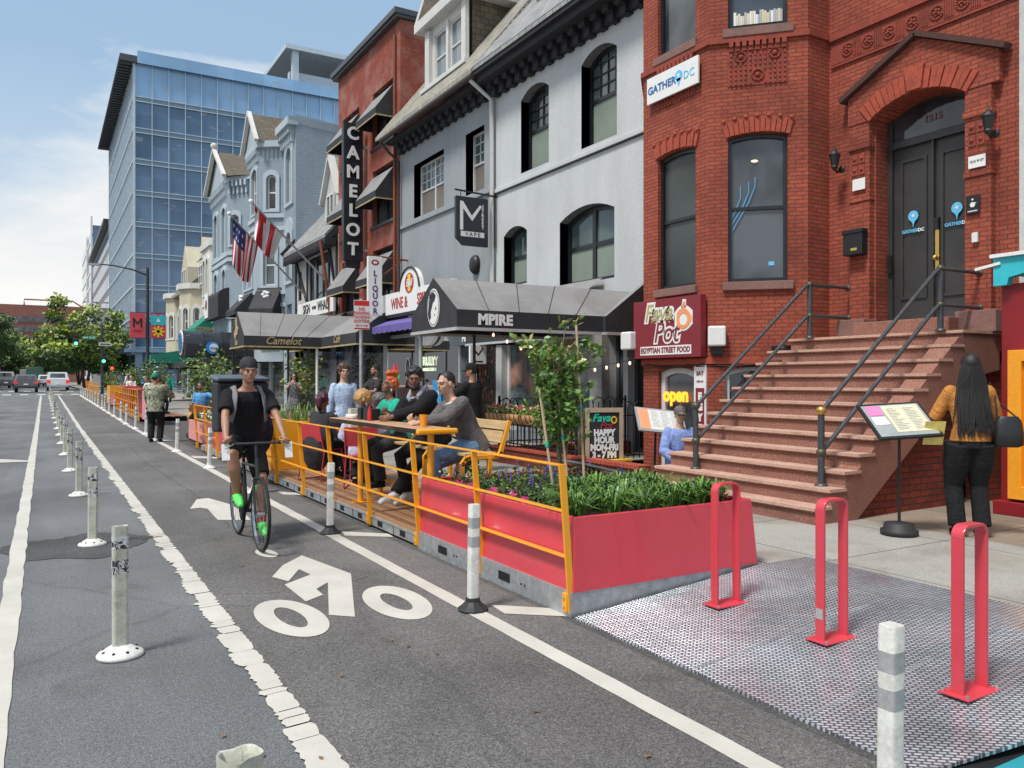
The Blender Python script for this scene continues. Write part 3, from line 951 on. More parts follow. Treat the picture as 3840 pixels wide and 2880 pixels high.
M('bark_young', (.20, .15, .10), .8, bmp=.5); M('stake_wood', (.50, .38, .24), .7); M('tie_teal', (.02, .4, .3), .5)
M('leaf_gloss', (.12, .24, .045), .28, var=.45, scale=14, spec=.6); M('leaf_young', (.36, .34, .08), .4, var=.3)
tr = thing('sapling', 'multi-stem leafy young tree staked in the crimson planter', 'tree', (3.86, 5.75, .58))
mb = MB(); lv = MB(); rt = random.Random(4)
def limb(mb, pts, r0, r1): mb.tube(pts, [r0 + (r1 - r0) * i / (len(pts) - 1) for i in range(len(pts))], 6)
tips = []
for k, (ax, ay, h) in enumerate([(-.16, .05, 1.3), (-.06, -.02, 1.25), (.05, .06, 1.48), (.15, -.02, 1.34), (.02, .12, 1.1)]):
    P = [V((ax * .35 * t + ax * t * t * 1.2, ay * t, h * t)) + V((rt.gauss(0, .012), rt.gauss(0, .012), 0)) for t in [i / 6 for i in range(7)]]
    limb(mb, P, .014, .004)
    for j in range(34):
        t = rt.uniform(.36, 1.); i = min(5, int(t * 6)); p = P[i].lerp(P[i + 1], t * 6 - i)
        a = rt.uniform(0, 6.28); L = rt.uniform(.08, .21) * (1.15 - .6 * abs(t - .6))
        q = p + V((math.cos(a) * L, math.sin(a) * L, L * rt.uniform(.2, .9)))
        mb.cyl(p, q, .003, .0015, 4)
        for s in range(12):
            w_ = p.lerp(q, rt.uniform(.25, 1.08)) + V((rt.gauss(0, .02), rt.gauss(0, .02), rt.gauss(0, .02)))
            leaf_cards(lv, [w_], .066, 2 if t < .85 else 3, .1, rt)
mb.build('stem', 'bark_young', tr); lv.build('crown', ['leaf_gloss', 'leaf_green', 'leaf_young'], tr, norm=False)
for k, (a, b) in enumerate([((-.13, -.12, -.1), (-.26, -.05, .95)), ((.03, -.1, -.1), (-.06, .0, 1.05)), ((.17, -.12, -.1), (.14, -.02, 1.5))]):
    o = MB().cyl(V(a) + tr.location, V(b) + tr.location, .012, .011, 8).build('tree_stake', 'stake_wood'); tag(o, ['pale wooden stake leaning left of the sapling', 'pale wooden stake in the middle of the sapling stems', 'tall pale wooden stake right of the sapling stems'][k], 'stake', 'stakes holding the sapling')
    mb = MB(); mb.lathe(V(a).lerp(V(b), .55) + tr.location, [(.016, -.02), (.018, 0), (.016, .02)], 8); mb.build('tie', 'tie_teal', o)

def deck(y0, y1, lab, z=.155, x0=3.1, x1=4.78):
    root = thing('parklet_deck', lab, 'deck')
    k = gz((y0 + y1) / 2)
    mb = MB(); mb.box(x0, x1, y0, y1, z - .03 + k, z + k); mb.build('boards', 'deck_wood', root)
    mb = MB(); mb.box(x0 - .03, x0, y0, y1, .03 + k, z - .032 + k + .005); mb.box(x0 - .036, x0 - .028, y0, y1, z - .04 + k, z - .025 + k); mb.build('edge_beam', 'galvanised', root)
    mb = MB(); y = y0 + .3; q = MB()
    while y < y1 - .2:
        mb.box(x0 - .034, x0 - .028, y, y + .13, .05 + k, .105 + k)
        q.box(x0 - .036, x0 - .028, y + .3, y + .305, .03 + k, .125 + k); y += .62
    mb.build('beam_slot', 'hole_black', root); q.build('beam_seam', 'steel_dark', root)
    return root
deck(7.03, 15.4, 'brown timber deck of the near parklet under the bar table')
deck(16.9, 19.2, 'timber deck of the next parklet behind the cyclist')
deck(33, 45.5, 'far timber deck under the slatted orange railing')

def railing(ys_, x, lab, hs=(1.03, .72, .41), tops=None, bz=.03, grp='orange railings along the parklets', pw=.05):
    root = thing('railing', lab, 'railing', group=grp)
    k0 = gz(ys_[0]); k1 = gz(ys_[-1])
    for y in ys_:
        k = gz(y); mb = MB()
        x0, x1 = x + .02, x - .06
        n0 = (x0, y, bz + k); n1 = (x1, y, hs[0] + .012 + k)
        w_ = pw / 2
        mb.hexa([(x0 - w_, y - .008, bz + k), (x0 + w_, y - .008, bz + k), (x0 + w_, y + .008, bz + k), (x0 - w_, y + .008, bz + k), (x1 - w_, y - .008, hs[0] + .008 + k), (x1 + w_, y - .008, hs[0] + .008 + k), (x1 + w_, y + .008, hs[0] + .008 + k), (x1 - w_, y + .008, hs[0] + .008 + k)])
        mb.box(x - .02, x + .008, y + .006, y + .06, bz + .01 + k, bz + .13 + k)
        p_ = mb.build('post', 'orange', root, bevel=.002)
        mb = MB()
        for z in (bz + .04, bz + .1): mb.cyl((x - .02, y + .035, z + k), (x - .028, y + .035, z + k), .01, n=6)
        mb.build('bolt', 'chrome', p_)
    for h in hs:
        t = (h - bz) / (hs[0] - bz); xx = x + .02 - .08 * t
        mb = MB(); mb.hexa([(xx - .022, ys_[0], h - .006 + k0), (xx + .022, ys_[0], h - .006 + k0), (xx + .022, ys_[-1], h - .006 + k1), (xx - .022, ys_[-1], h - .006 + k1), (xx - .022, ys_[0], h + .006 + k0), (xx + .022, ys_[0], h + .006 + k0), (xx + .022, ys_[-1], h + .006 + k1), (xx - .022, ys_[-1], h + .006 + k1)])
        mb.build('rail', 'orange', root, bevel=.002)
    return root
railing([4.45, 5.72, 6.97, 8.28, 9.57, 10.85, 12.3, 13.6], 3.05, 'orange railing along the near parklet and crimson planter')
railing([17.1, 18.3, 19.6], 3.05, 'short orange railing left of the cyclist')
railing([33 + .9 * i for i in range(14)], 3.07, 'tall orange railing of closely set uprights below the diners', hs=(1.2, .95, .65, .35), pw=.035)
railing([58 + 1.6 * i for i in range(12)], 3.07, 'farthest orange railing of upright slats near the crossing', hs=(1.2, .9, .5), pw=.05)

# bar table on the rail
tb = thing('bar_table', 'narrow timber bar table with an orange end on the railing', 'table', (0, 0, 0))
mb = MB(); mb.box(3.06, 3.42, 7.02, 9.75, 1.085, 1.135); mb.build('tabletop', 'table_wood', tb, bevel=.012)
mb = MB(); mb.box(3.04, 3.47, 6.955, 7.015, 1.08, 1.135); mb.build('end_cap', 'orange', tb, bevel=.02, seg=3)
for y in (7.10, 9.1):
    mb = MB(); mb.cyl((3.24, y, .16), (3.24, y, 1.085), .032, n=14); mb.cyl((3.24, y, .157), (3.24, y, .168), .105, n=18); mb.build('leg', 'orange', tb)

def bar_bench(x, y0, y1, lab, zs=.80):
    root = thing('bar_bench', lab, 'bench', group='orange framed bar benches')
    for y in (y0, y1):
        mb = MB(); prof = [(x - .24, .157), (x - .24, zs - .06), (x - .20, zs - .01), (x - .15, zs), (x + .16, zs), (x + .21, zs + .03), (x + .32, zs + .37)]
        for a, b in zip(prof, prof[1:]): mb.bar((a[0], y, a[1]), (b[0], y, b[1]), .045, .04, up=(0, 1, 0))
        for c in prof[1:-1]: mb.cyl((c[0], y - .02, c[1]), (c[0], y + .02, c[1]), .0225, n=10)
        mb.bar((x + .08, y, .157), (x + .08, y, zs), .045, .05, up=(0, 1, 0))
        mb.build('side_frame', 'orange', root, bevel=.004)
    mb = MB(); mb.box(x - .2, x + .17, y0 + .02, y1 - .02, zs + .012, zs + .045); mb.build('seat', 'bench_wood', root, bevel=.006)
    mb = MB(); mb.hexa([(x + .205, y0, zs + .14), (x + .235, y0, zs + .13), (x + .235, y1, zs + .13), (x + .205, y1, zs + .14), (x + .285, y0, zs + .37), (x + .315, y0, zs + .36), (x + .315, y1, zs + .36), (x + .285, y1, zs + .37)])
    mb.build('backrest', 'bench_wood', root, bevel=.006)
    mb = MB(); mb.bar((x - .24, y0, .35), (x - .24, y1, .35), .02, .04); mb.build('foot_rail', 'orange', root)
    return root
bar_bench(3.93, 7.32, 8.05, 'orange bar bench with a pale timber back behind the man in the grey blazer')
bar_bench(3.93, 8.25, 9.6, 'orange bar bench under the man in the black jacket')

# crimson sled chairs
def chair():
    root = thing('metal_chair', '', 'chair')
    mb = MB(); mb.hexa([(-.2, -.2, .44), (.2, -.2, .44), (.2, .18, .42), (-.2, .18, .42), (-.2, -.2, .452), (.2, -.2, .452), (.2, .18, .432), (-.2, .18, .432)]); mb.build('seat', 'crimson', root, bevel=.004)
    mb = MB(); mb.hexa([(-.2, .20, .56), (.2, .20, .56), (.2, .21, .56), (-.2, .21, .56), (-.21, .27, .82), (.21, .27, .82), (.21, .28, .82), (-.21, .28, .82)]); mb.build('backrest', 'crimson', root, bevel=.004)
    for s in (-1, 1):
        mb = MB(); mb.tube([(s * .21, .28, .82), (s * .21, .2, .5), (s * .21, .17, .43), (s * .22, .26, .02), (s * .22, .24, .01), (s * .22, -.24, .01), (s * .22, -.26, .03), (s * .2, -.18, .44)], .0095, 6); mb.build('sled_leg', 'crimson', root)
    return root
ch = chair(); ch.location = (3.50, 11.45, .157); ch.rotation_euler.z = rad(118); ch['label'] = 'crimson metal chair under the woman in the grey wrap'; ch['group'] = 'crimson metal chairs'
for lab, x, y, rz in [('crimson metal chair under the blonde woman', 3.74, 10.38, 152), ('crimson chair empty behind the short railing', 3.95, 18.6, 120), ('crimson chair under the person in the red and white cap', 4.2, 17.7, 160), ('crimson chair behind the guitarist', 4.6, 25.2, 60), ('crimson chair beside the person in the black cap', 4.3, 21.9, 100)]:
    dup(ch, lab, (x, y, .157), rad(rz), 'crimson metal chairs')

def small_planter(nm, x0, x1, y0, y1, z1, mat, lab, leafy, grp=None, n=120, h=.3):
    p = planter(nm, x0, x1, y0, y1, .16 + gz(y0), z1 + gz(y0), mat, .01); p['label'] = lab
    if grp: p['group'] = grp
    mb = MB()
    for _ in range(n):
        c = (R.uniform(x0 + .05, x1 - .05), R.uniform(y0 + .05, y1 - .05), z1 - .06 + gz(y0))
        blades(mb, c, 4, h, h * .6, .012, 2)
    if leafy:
        for _ in range(n): leaf_cards(mb, [V((R.uniform(x0, x1), R.uniform(y0, y1), z1 + gz(y0) + R.uniform(-.05, h * .6))) for _ in range(3)], .06, 2)
    o = mb.build('planter_grass', ['blade_green', 'leaf_lime'], norm=False); tag(o, 'leafy green plants growing in the ' + lab.split(' with')[0].split(' at')[0].split(' behind')[0].split(' beside')[0], 'plants', kind='stuff')
    return p
small_planter('tall_planter', 3.14, 4.1, 13.0, 13.9, .93, 'orange', 'tall orange planter box behind the cyclist', False, n=18, h=.32)
small_planter('low_planter', 3.12, 4.2, 19.4, 21.3, .62, 'crimson_pale', 'pale crimson planter with white flowers', False, n=20, h=.28)
small_planter('low_planter', 3.14, 3.9, 16.95, 18.2, .60, 'crimson', 'crimson planter behind the short orange railing', False, n=14, h=.25)
small_planter('square_planter', 3.15, 4.0, 49.5, 51.8, 1.15, 'orange', 'square orange planter with a yellow-green plant', True, n=14, h=.35)
small_planter('low_planter', 3.15, 4.0, 46.4, 48.6, .75, 'crimson', 'small crimson planter beyond the slatted railing', True, n=8, h=.3)
small_planter('side_planter', 3.15, 3.6, 30.6, 32.6, 1.2, 'crimson_pale', 'pale pink planter panel behind the man in the floral shirt', False, n=8, h=.2)
mb = MB()
for _ in range(26):
    c = V((R.uniform(3.2, 3.8), R.uniform(19.5, 20.5), .62)); leaf_cards(mb, [c + V((R.gauss(0, .03), R.gauss(0, .03), R.uniform(.05, .2))) for _ in range(6)], .07, 1, 0)
go = mb.build('white_flowers', ['petal_white'], norm=False); tag(go, 'white flowers in the pale crimson planter', 'flowers', kind='stuff')
# orange lounge seat block by the guitarist
mb = MB(); sb = thing('seat_block', 'curved orange moulded seat beside the guitarist', 'seat', (3.95, 23.6, .02))
mb.rings([[(x * s + .0, y * s, z) for x, y in ((-.45, -.55), (.45, -.6), (.5, .6), (-.45, .55))] for z, s in ((0, .7), (.1, .75), (.3, .95), (.62, 1), (.64, .97))], sm=True); mb.build('shell', 'orange', sb, bevel=.03, seg=3)
mb = MB(); mb.box(-.42, .42, -.5, .5, .645, .67); mb.build('top_panel', 'orange', sb, bevel=.01)
Mbrick('brick_red', (.37, .088, .05), (.29, .06, .038), (.14, .05, .038), .19, .058, .007, stain=(.07, .02, .015), stainamt=.6)
M('brownstone_lit', (.52, .33, .25), .9, var=.25, fine=70, fvar=.22, bmp=.6, dirt=(.2, .1, .07), dirtamt=.5)  # lighter brownstone, painting in the light that falls on the stair tops
Mbrick('brick_red_old', (.26, .05, .03), (.17, .038, .028), (.08, .04, .035), .21, .072, .009, stain=(.03, .015, .012), stainamt=.7)
M('terracotta', (.27, .05, .03), .85, var=.3, scale=6, fine=50, bmp=.6, fvar=.15, dirt=(.05, .02, .015), dirtamt=.6)
M('brick_arch', (.36, .065, .034), .85, var=.35, scale=9, fine=40, bmp=.5, fvar=.15, dirt=(.08, .03, .02), dirtamt=.5)
M('stone_sill', (.22, .12, .10), .9, var=.25, fine=60, bmp=.6, fvar=.18, dirt=(.07, .05, .045), dirtamt=.5)
m, nt, b = _mat('brownstone')
f = nz(nt, 70, 4, .7); g = nz(nt, 1.6, 6, .7)
c = ramp(nt, f, [(.3, (.12, .052, .038)), (.55, (.30, .135, .098)), (.75, (.48, .28, .21))]).outputs[0]
c = mixc(nt, ramp(nt, g, [(.45, 0), (.72, .55)]).outputs[0], c, (.12, .05, .035))
nt.links.new(c, b.inputs['Base Color']); b.inputs['Roughness'].default_value = .9; bump(nt, b, f, .7, .006)
M('frame_black', (.012, .013, .017), .35, var=.3); M('frame_white', (.62, .62, .6), .5, var=.1, dirt=(.3, .3, .28))
M('frame_grey', (.05, .055, .06), .4)
Mglass('glass_dark', (.018, .024, .03), .05, .5, tint2=(.085, .10, .115), scale=.9)  # brighter second tone paints soft reflections into the pane colour
Mglass('glass_green', (.05, .07, .065), .06, .5, tint2=(.10, .14, .13))
Mglass('glass_screen', (.035, .04, .038), .25, .3, tint2=(.065, .075, .07), spec=.4)
Mglass('glass_sky', (.10, .14, .17), .04, .4, tint2=(.22, .27, .3), spec=1.)
M('blind_taupe', (.17, .15, .13), .7, var=.1); M('blind_sage', (.20, .24, .20), .7, var=.15, scale=1.5)
M('door_charcoal', (.035, .033, .032), .45, var=.2, dirt=(.07, .06, .055), dirtamt=.4)
M('brass', (.65, .42, .12), .28, metal=.9, var=.2); M('brass_old', (.10, .095, .06), .5, metal=.6, var=.4, scale=30)
M('rail_iron', (.065, .075, .085), .42, metal=.35, var=.3, scale=20, dirt=(.12, .09, .06), dirtamt=.4)
M('sign_white', (.74, .74, .72), .5, var=.05); M('paint_blue', (.05, .30, .55), .5); M('paint_blue_deep', (.02, .13, .35), .5); M('paint_black', (.01, .01, .012), .5)
M('sign_maroon', (.21, .018, .028), .5, var=.1); M('letter_olive', (.42, .38, .12), .5); M('letter_orange', (.8, .30, .12), .5); M('letter_maroon', (.3, .03, .04), .5)
M('lamp_glass', (.55, .55, .52), .2, spec=.8); M('plastic_white', (.68, .69, .68), .4, var=.05)

F10 = fx(10.05); FB = fx(8.59); FD = Fr((8.59, 8.85, 0), (1, -1, 0), (-1, -1, 0)); LD = 1.4
rb = thing('red_brick_house', 'red brick rowhouse with a polygonal bay, pedimented doorway and high stoop', 'building')
TOPZ = 13.
def voussoirs(par, F, u0, u1, zs, rise, th=.24, n=13, out=.03, mat='brick_arch', dots=True):
    w = (u1 - u0) / 2; cu = (u0 + u1) / 2; rr = (w * w + rise * rise) / (2 * rise); cz = zs + rise - rr; a0 = math.asin(w / rr) * 1.06
    mb = MB()
    for i in range(n):
        a, b = -a0 + 2 * a0 * i / n, -a0 + 2 * a0 * (i + .86) / n
        q = [(cu + r_ * math.sin(t), cz + r_ * math.cos(t)) for r_, t in ((rr + .004, a), (rr + .004, b), (rr + th, b), (rr + th, a))]
        mb.prism(F, q, -.01, out + (.012 if i % 2 else 0))
        if dots and i % 2 == 0:
            t = (a + b) / 2; p = F.P(cu + (rr + th + .02) * math.sin(t), out, cz + (rr + th + .02) * math.cos(t)); mb.ell(p, .032, n=8, k=5)
    return mb.build('brick_arch', mat, par)
# main wall
door_hole = arch_pts(5.79, 7.09, 2.2, 5.42, .2, 10)
up_hole = rect(5.55, 6.55, 7.1, 9.2)
mb = MB(); wall(mb, F10, rect(5.17, 7.90, -.5, TOPZ), [door_hole, up_hole], depth=.34)
mb.poly([(10.05, 5.17, -.5), (10.05, 5.17, TOPZ), (16, 5.17, TOPZ), (16, 5.17, -.5)])
mb.build('wall', 'brick_red', rb)
# bay
mb = MB()
wf = [arch_pts(9.13, 10.0, 3.06, 5.21, .05), rect(9.13, 10.0, 6.82, 8.9), arch_pts(9.15, 9.99, -.5, 1.80, .07)]
wall(mb, FB, rect(8.85, 10.36, -.5, TOPZ), wf, depth=.13)
wd = [arch_pts(.28, 1.12, 3.06, 5.25, .05), rect(.28, 1.12, 6.82, 8.9), arch_pts(.24, 1.06, .3, 1.80, .07)]
wall(mb, FD, rect(0, LD, -.5, TOPZ), wd, depth=.13)
mb.poly([(9.58, 7.86, -.5), (10.06, 7.86, -.5), (10.06, 7.86, TOPZ), (9.58, 7.86, TOPZ)])
mb.poly([(8.59, 10.36, -.5), (9.5, 11.36, -.5), (9.5, 11.36, TOPZ), (8.59, 10.36, TOPZ)])
mb.poly([(9.5, 11.36, -.5), (10.06, 11.36, -.5), (10.06, 11.36, TOPZ), (9.5, 11.36, TOPZ)])
mb.build('bay', 'brick_red', rb)
for F, o, k in ((FB, wf, 0), (FD, wd, 1)):
    w_ = window(rb, F, o[0], .12, 'frame_black', 'glass_screen' if k == 0 else 'glass_dark', .055, .5)
    window(rb, F, o[1], .12, 'frame_black', 'glass_dark', .055, 0)
    voussoirs(rb, F, min(p[0] for p in o[0]) - .01, max(p[0] for p in o[0]) + .01, 5.17 if k == 0 else 5.2, .055, .22)
    u0, u1 = (9.08, 10.05) if k == 0 else (.2, 1.2)
    for z in (2.93, 6.68):
        mb = MB(); mb.fbox(F, u0, u1, -.1, .06, z, z + .125); mb.build('sill', 'stone_sill', rb, bevel=.008)
window(rb, FB, wf[2], .12, 'frame_white', 'glass_dark', .09, 0)
window(rb, FD, wd[2], .12, 'frame_white', 'glass_dark', .06, 0)
# bands following the bay
def bayband(z0, z1, out, mat, name, par=rb):
    pts = [(10.05, 7.86), (9.58, 7.86), (8.59, 8.85), (8.59, 10.36), (9.5, 11.36)]
    def off(o): return [(10.05, 7.86 - o), (9.58 - o * .41, 7.86 - o), (8.59 - o, 8.85 - o * .41), (8.59 - o, 10.36 + o * .41), (9.5 - o * .7, 11.36 + o * .7)]
    a, b_ = off(out), off(-.02); mb = MB()
    for i in range(4):
        mb.hexa([(*a[i], z0), (*a[i + 1], z0), (*b_[i + 1], z0), (*b_[i], z0), (*a[i], z1), (*a[i + 1], z1), (*b_[i + 1], z1), (*b_[i], z1)])
    return mb.build(name, mat, par, bevel=.006)
bayband(6.60, 6.69, .045, 'terracotta', 'string_course'); bayband(1.84, 1.93, .035, 'brick_arch', 'string_course')
mb = MB(); mb.fbox(F10, 5.17, 7.82, -.02, .05, 6.58, 6.66); mb.fbox(F10, 5.17, 7.82, -.02, .03, 6.19, 6.22); mb.build('string_course', 'terracotta', rb)
# corbel beads + terracotta panels
for F, u0, u1 in ((FD, .28, 1.12), (FB, 9.14, 9.98)):
    mb = MB(); mb.fbox(F, u0, u1, -.02, .012, 5.96, 6.5)
    for i in range(9):
        for j in range(2): mb.fbox(F, u0 + (u1 - u0) * i / 9 + .012, u0 + (u1 - u0) * (i + .8) / 9, .0, .06 - .02 * j, 6.53 - .06 * j, 6.60 - .06 * j)
    for cu, cz, r_ in ((.18, .40, .10), (.66, .42, .10), (.42, .12, .105)):
        c = F.P(u0 + cu, .015, 5.98 + cz)
        for k in range(14):
            a = 2 * PI * k / 14
            p = F.P(u0 + cu + r_ * .75 * math.cos(a), .018, 5.98 + cz + r_ * .75 * math.sin(a)); mb.ell(p, (.022, .022, .022), n=5, k=4)
        mb.ell(c, .04, n=8, k=5)
    for i in range(12):
        for j in range(7):
            uu = u0 + .04 + (u1 - u0 - .08) * i / 11; zz = 5.99 + .07 * j
            if all(((uu - u0 - cu) ** 2 + (zz - 5.98 - cz) ** 2) > r_ ** 2 for cu, cz, r_ in ((.18, .40, .11), (.66, .42, .11), (.42, .12, .12))):
                mb.fbox(F, uu - .014, uu + .014, .01, .03, zz - .02, zz + .025)
    mb.build('terracotta_panel', 'terracotta', rb)
# frieze of rosettes above the door
mb = MB(); mb.fbox(F10, 5.17, 7.82, -.02, .008, 6.24, 6.53)
for i, u in enumerate([7.54, 7.21, 6.88, 6.54, 6.2, 5.86, 5.52]):
    for k in range(16):
        a = 2 * PI * k / 16; mb.ell(F10.P(u + .085 * math.cos(a), .012, 6.385 + .085 * math.sin(a)), (.02, .02, .02), n=5, k=3)
    for k in range(5):
        a = 2 * PI * k / 5; mb.ell(F10.P(u + .04 * math.cos(a), .015, 6.385 + .04 * math.sin(a)), (.02, .024, .024), n=5, k=4)
    mb.ell(F10.P(u, .03, 6.385), .018, n=6, k=4)
    for j in range(5): mb.fbox(F10, u - .165 - .055 + .028 * j, u - .165 - .055 + .028 * j + .014, .0, .022, 6.27, 6.5)
mb.build('rosette_frieze', 'terracotta', rb)
# door surround: pilasters, arch, pediment
mb = MB()
for u0, u1 in ((7.12, 7.44), (5.46, 5.78)):
    mb.fbox(F10, u0, u1, -.02, .10, 2.2, 5.32); mb.fbox(F10, u0 - .02, u1 + .02, -.02, .13, 4.86, 4.94); mb.fbox(F10, u0 - .01, u1 + .01, -.02, .12, 4.12, 4.19)
mb.build('pilaster', 'brick_red', rb)
for u0 in (7.17, 5.51):
    mb = MB()
    for i in range(2):
        for j in range(2):
            mb.fbox(F10, u0 + .02 + i * .11, u0 + .115 + i * .11, .1, .115, 4.5 + j * .16, 4.64 + j * .16)
            mb.ell(F10.P(u0 + .067 + i * .11, .115, 4.57 + j * .16), (.02, .03, .03), n=8, k=4)
    mb.build('terracotta_block', 'terracotta', rb)
ga = [(5.36, 5.32), (7.46, 5.32), (7.46, 5.60), (6.41, 6.10), (5.36, 5.60)]
def archcut(z): return [(6.44 + .70 * math.sin(a), z) for a in (0,)]
mb = MB()
cutp = [(p[0], p[1]) for p in arch_pts(5.79, 7.09, 5.0, 5.42, .2, 10)][2:]
poly = [(7.46, 5.22), (7.46, 5.60), (6.41, 6.12), (5.36, 5.60), (5.36, 5.22)] + [(5.79, 5.22)] + [(u, z) for u, z in sorted(cutp) if 5.79 < u < 7.09] + [(7.09, 5.22)]
mb.prism(F10, poly, -.0, .11)
mb.build('pediment', 'brick_red', rb)
voussoirs(rb, Fr((9.94, 0, 0), (0, 1, 0), (-1, 0, 0)), 5.79, 7.09, 5.22, .2, .26, 19, .02, dots=False)
mb = MB(); FP = Fr((9.94, 0, 0), (0, 1, 0), (-1, 0, 0))
mb.prism(FP, [(6.33, 5.43), (6.53, 5.43), (6.57, 5.74), (6.29, 5.74)], 0, .05)
mb.build('keystone', 'brick_arch', rb, bevel=.005)
mb = MB()
for (a, b_) in (((7.56, 5.60), (6.41, 6.17)), ((6.41, 6.17), (5.26, 5.60))):
    mb.bar(FP.P(a[0], .0, a[1]), FP.P(b_[0], .0, b_[1]), .16, .07, up=(-1, 0, 0) if 0 else (0, 0, 1))
mb.build('pediment_coping', M('coping_dark', (.07, .03, .025), .9, bmp=.6, fvar=.2), rb)
# door
dr = MB(); FR = fx(10.36)
dr.fbox(FR, 5.79, 7.09, -.05, 0, 2.42, 5.5)
dr.fbox(FR, 5.79, 5.86, 0, .06, 2.42, 5.5); dr.fbox(FR, 7.02, 7.09, 0, .06, 2.42, 5.5); dr.fbox(FR, 5.86, 7.02, 0, .07, 4.83, 4.93)
dr.fbox(FR, 6.415, 6.445, 0, .05, 2.46, 4.83)
door = dr.build('door', 'door_charcoal', rb, bevel=.004)
for u0, u1 in ((5.95, 6.33), (6.53, 6.91)):
    mb = MB(); ringframe(mb, FR, rect(u0, u1, 2.72, 4.66), inset(rect(u0, u1, 2.72, 4.66), .035), 0, .022); mb.build('panel_moulding', 'door_charcoal', door)
mb = MB(); mb.add([FR.P(u, .012, z) for u, z in arch_pts(5.88, 7.0, 4.95, 5.38, .15)], [list(range(11))]); mb.build('transom_glass', 'glass_dark', door)
mb = MB(); text(mb, FR, 6.44, .02, 5.14, '1215', .13, flip=True, bold=.004); mb.build('house_number', 'stone_sill', door)
mb = MB(); mb.fbox(FR, 6.35, 6.405, .02, .03, 3.05, 3.72); mb.ell(FR.P(6.385, .07, 3.24), .035); mb.cyl(FR.P(6.385, 0, 3.24), FR.P(6.385, .06, 3.24), .012); mb.build('lock_plate', 'brass', door)
MB().fbox(FR, 6.35, 6.41, .0, .05, 3.62, 3.78).build('keypad', 'paint_black', door); MB().fbox(FR, 7.0, 7.06, .06, .1, 3.1, 3.35).build('door_phone', 'paint_black', door)
for u in (6.72, 6.11):
    mb = MB(); mb.prism(FR, [(u + .075 * math.sin(t), 3.86 + .075 * math.cos(t) - (.05 if abs(t - PI) < .1 else 0)) for t in [2 * PI * k / 16 for k in range(16)]], .024, .027)
    mb.prism(FR, [(u - .03, 3.84), (u, 3.70), (u + .03, 3.84)], .022, .026)
    mb.prism(FR, [(u + (.036 if k % 2 else .014) * math.sin(2 * PI * k / 12), 3.865 + (.036 if k % 2 else .014) * math.cos(2 * PI * k / 12)) for k in range(12)], .028, .03, 1)
    text(mb, FR, u + .045, .026, 3.655, 'GATHER', .062, flip=True, bold=.002); text(mb, FR, u - .115, .026, 3.655, 'DC', .062, 1, flip=True, bold=.002)
    mb.build('logo', [M('paint_sky', (.12, .48, .78), .5), 'sign_white'], door)
mb = MB(); mb.fbox(FR, 5.82, 7.06, 0, .12, 2.38, 2.42); mb.build('threshold', 'sign_white', door)
# stoop base blocks
for a_, b_ in ((5.3, 5.8), (7.08, 7.52)): MB().fbox(F10, a_, b_, -.02, .29, 2.18, 2.45).build('plinth', 'stone_sill', rb, bevel=.01)
# wall extension of next building strip at right
mb = MB(); mb.box(10.0, 16, 1.5, 5.16, 0, 14); o = mb.build('pale_building', M('render_pale', (.50, .51, .50), .8, dirt=(.3, .3, .28))); tag(o, 'pale rendered building at the right edge beyond the red house', 'building')

st = thing('stoop', 'high brownstone staircase climbing to the double doors', 'stairs')
NS = 12; RH = (2.18 - .15) / NS; TD = .232; X0 = 6.62; SY0, SY1 = 5.36, 8.02
for i in range(NS):
    x = X0 + i * TD; z = .15 + RH * i
    x1 = x + TD + .004 if i < NS - 1 else 10.0
    e = 5.2 if False else SY0
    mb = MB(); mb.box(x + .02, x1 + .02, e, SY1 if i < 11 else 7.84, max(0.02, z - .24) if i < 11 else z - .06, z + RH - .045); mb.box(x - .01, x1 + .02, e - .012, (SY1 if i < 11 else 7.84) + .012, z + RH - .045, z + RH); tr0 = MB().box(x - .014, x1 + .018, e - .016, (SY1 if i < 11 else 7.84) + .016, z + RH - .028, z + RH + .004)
    tr0.build('tread', 'brownstone_lit', mb.build('step', 'brownstone', st, bevel=.01))
mb = MB(); mb.prism(fy(SY0 + .0), [(6.63, .14), (7.28, .14), (9.2, 1.60), (9.95, 1.72), (9.95, 2.10), (9.10, 2.10)], -.25, -.001 + .004); mb.build('stringer', 'brownstone', st, bevel=.006)
mb = MB(); mb.box(7.2, 9.35, SY0 + .10, SY1 - .1, .14, .2)
mb.prism(fy(SY0 + .08), [(7.22, .14), (9.32, .14), (9.32, 1.70), (9.2, 1.62)], -.2, 0); mb.box(9.75, 10.04, SY0 + .03, SY0 + .3, .14, 1.76)
mb.prism(fy(SY1 - .02), [(6.66, .14), (9.6, .14), (9.6, 2.0), (9.1, 2.0)], 0, .2); mb.build('side_wall', 'brick_red_old', st)
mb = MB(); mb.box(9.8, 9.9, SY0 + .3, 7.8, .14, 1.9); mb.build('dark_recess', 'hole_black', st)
mb = MB(); mb.box(9.55, 10.0, 5.75, 7.1, 2.18, 2.38); mb.build('door_step', 'brownstone', st, bevel=.01)
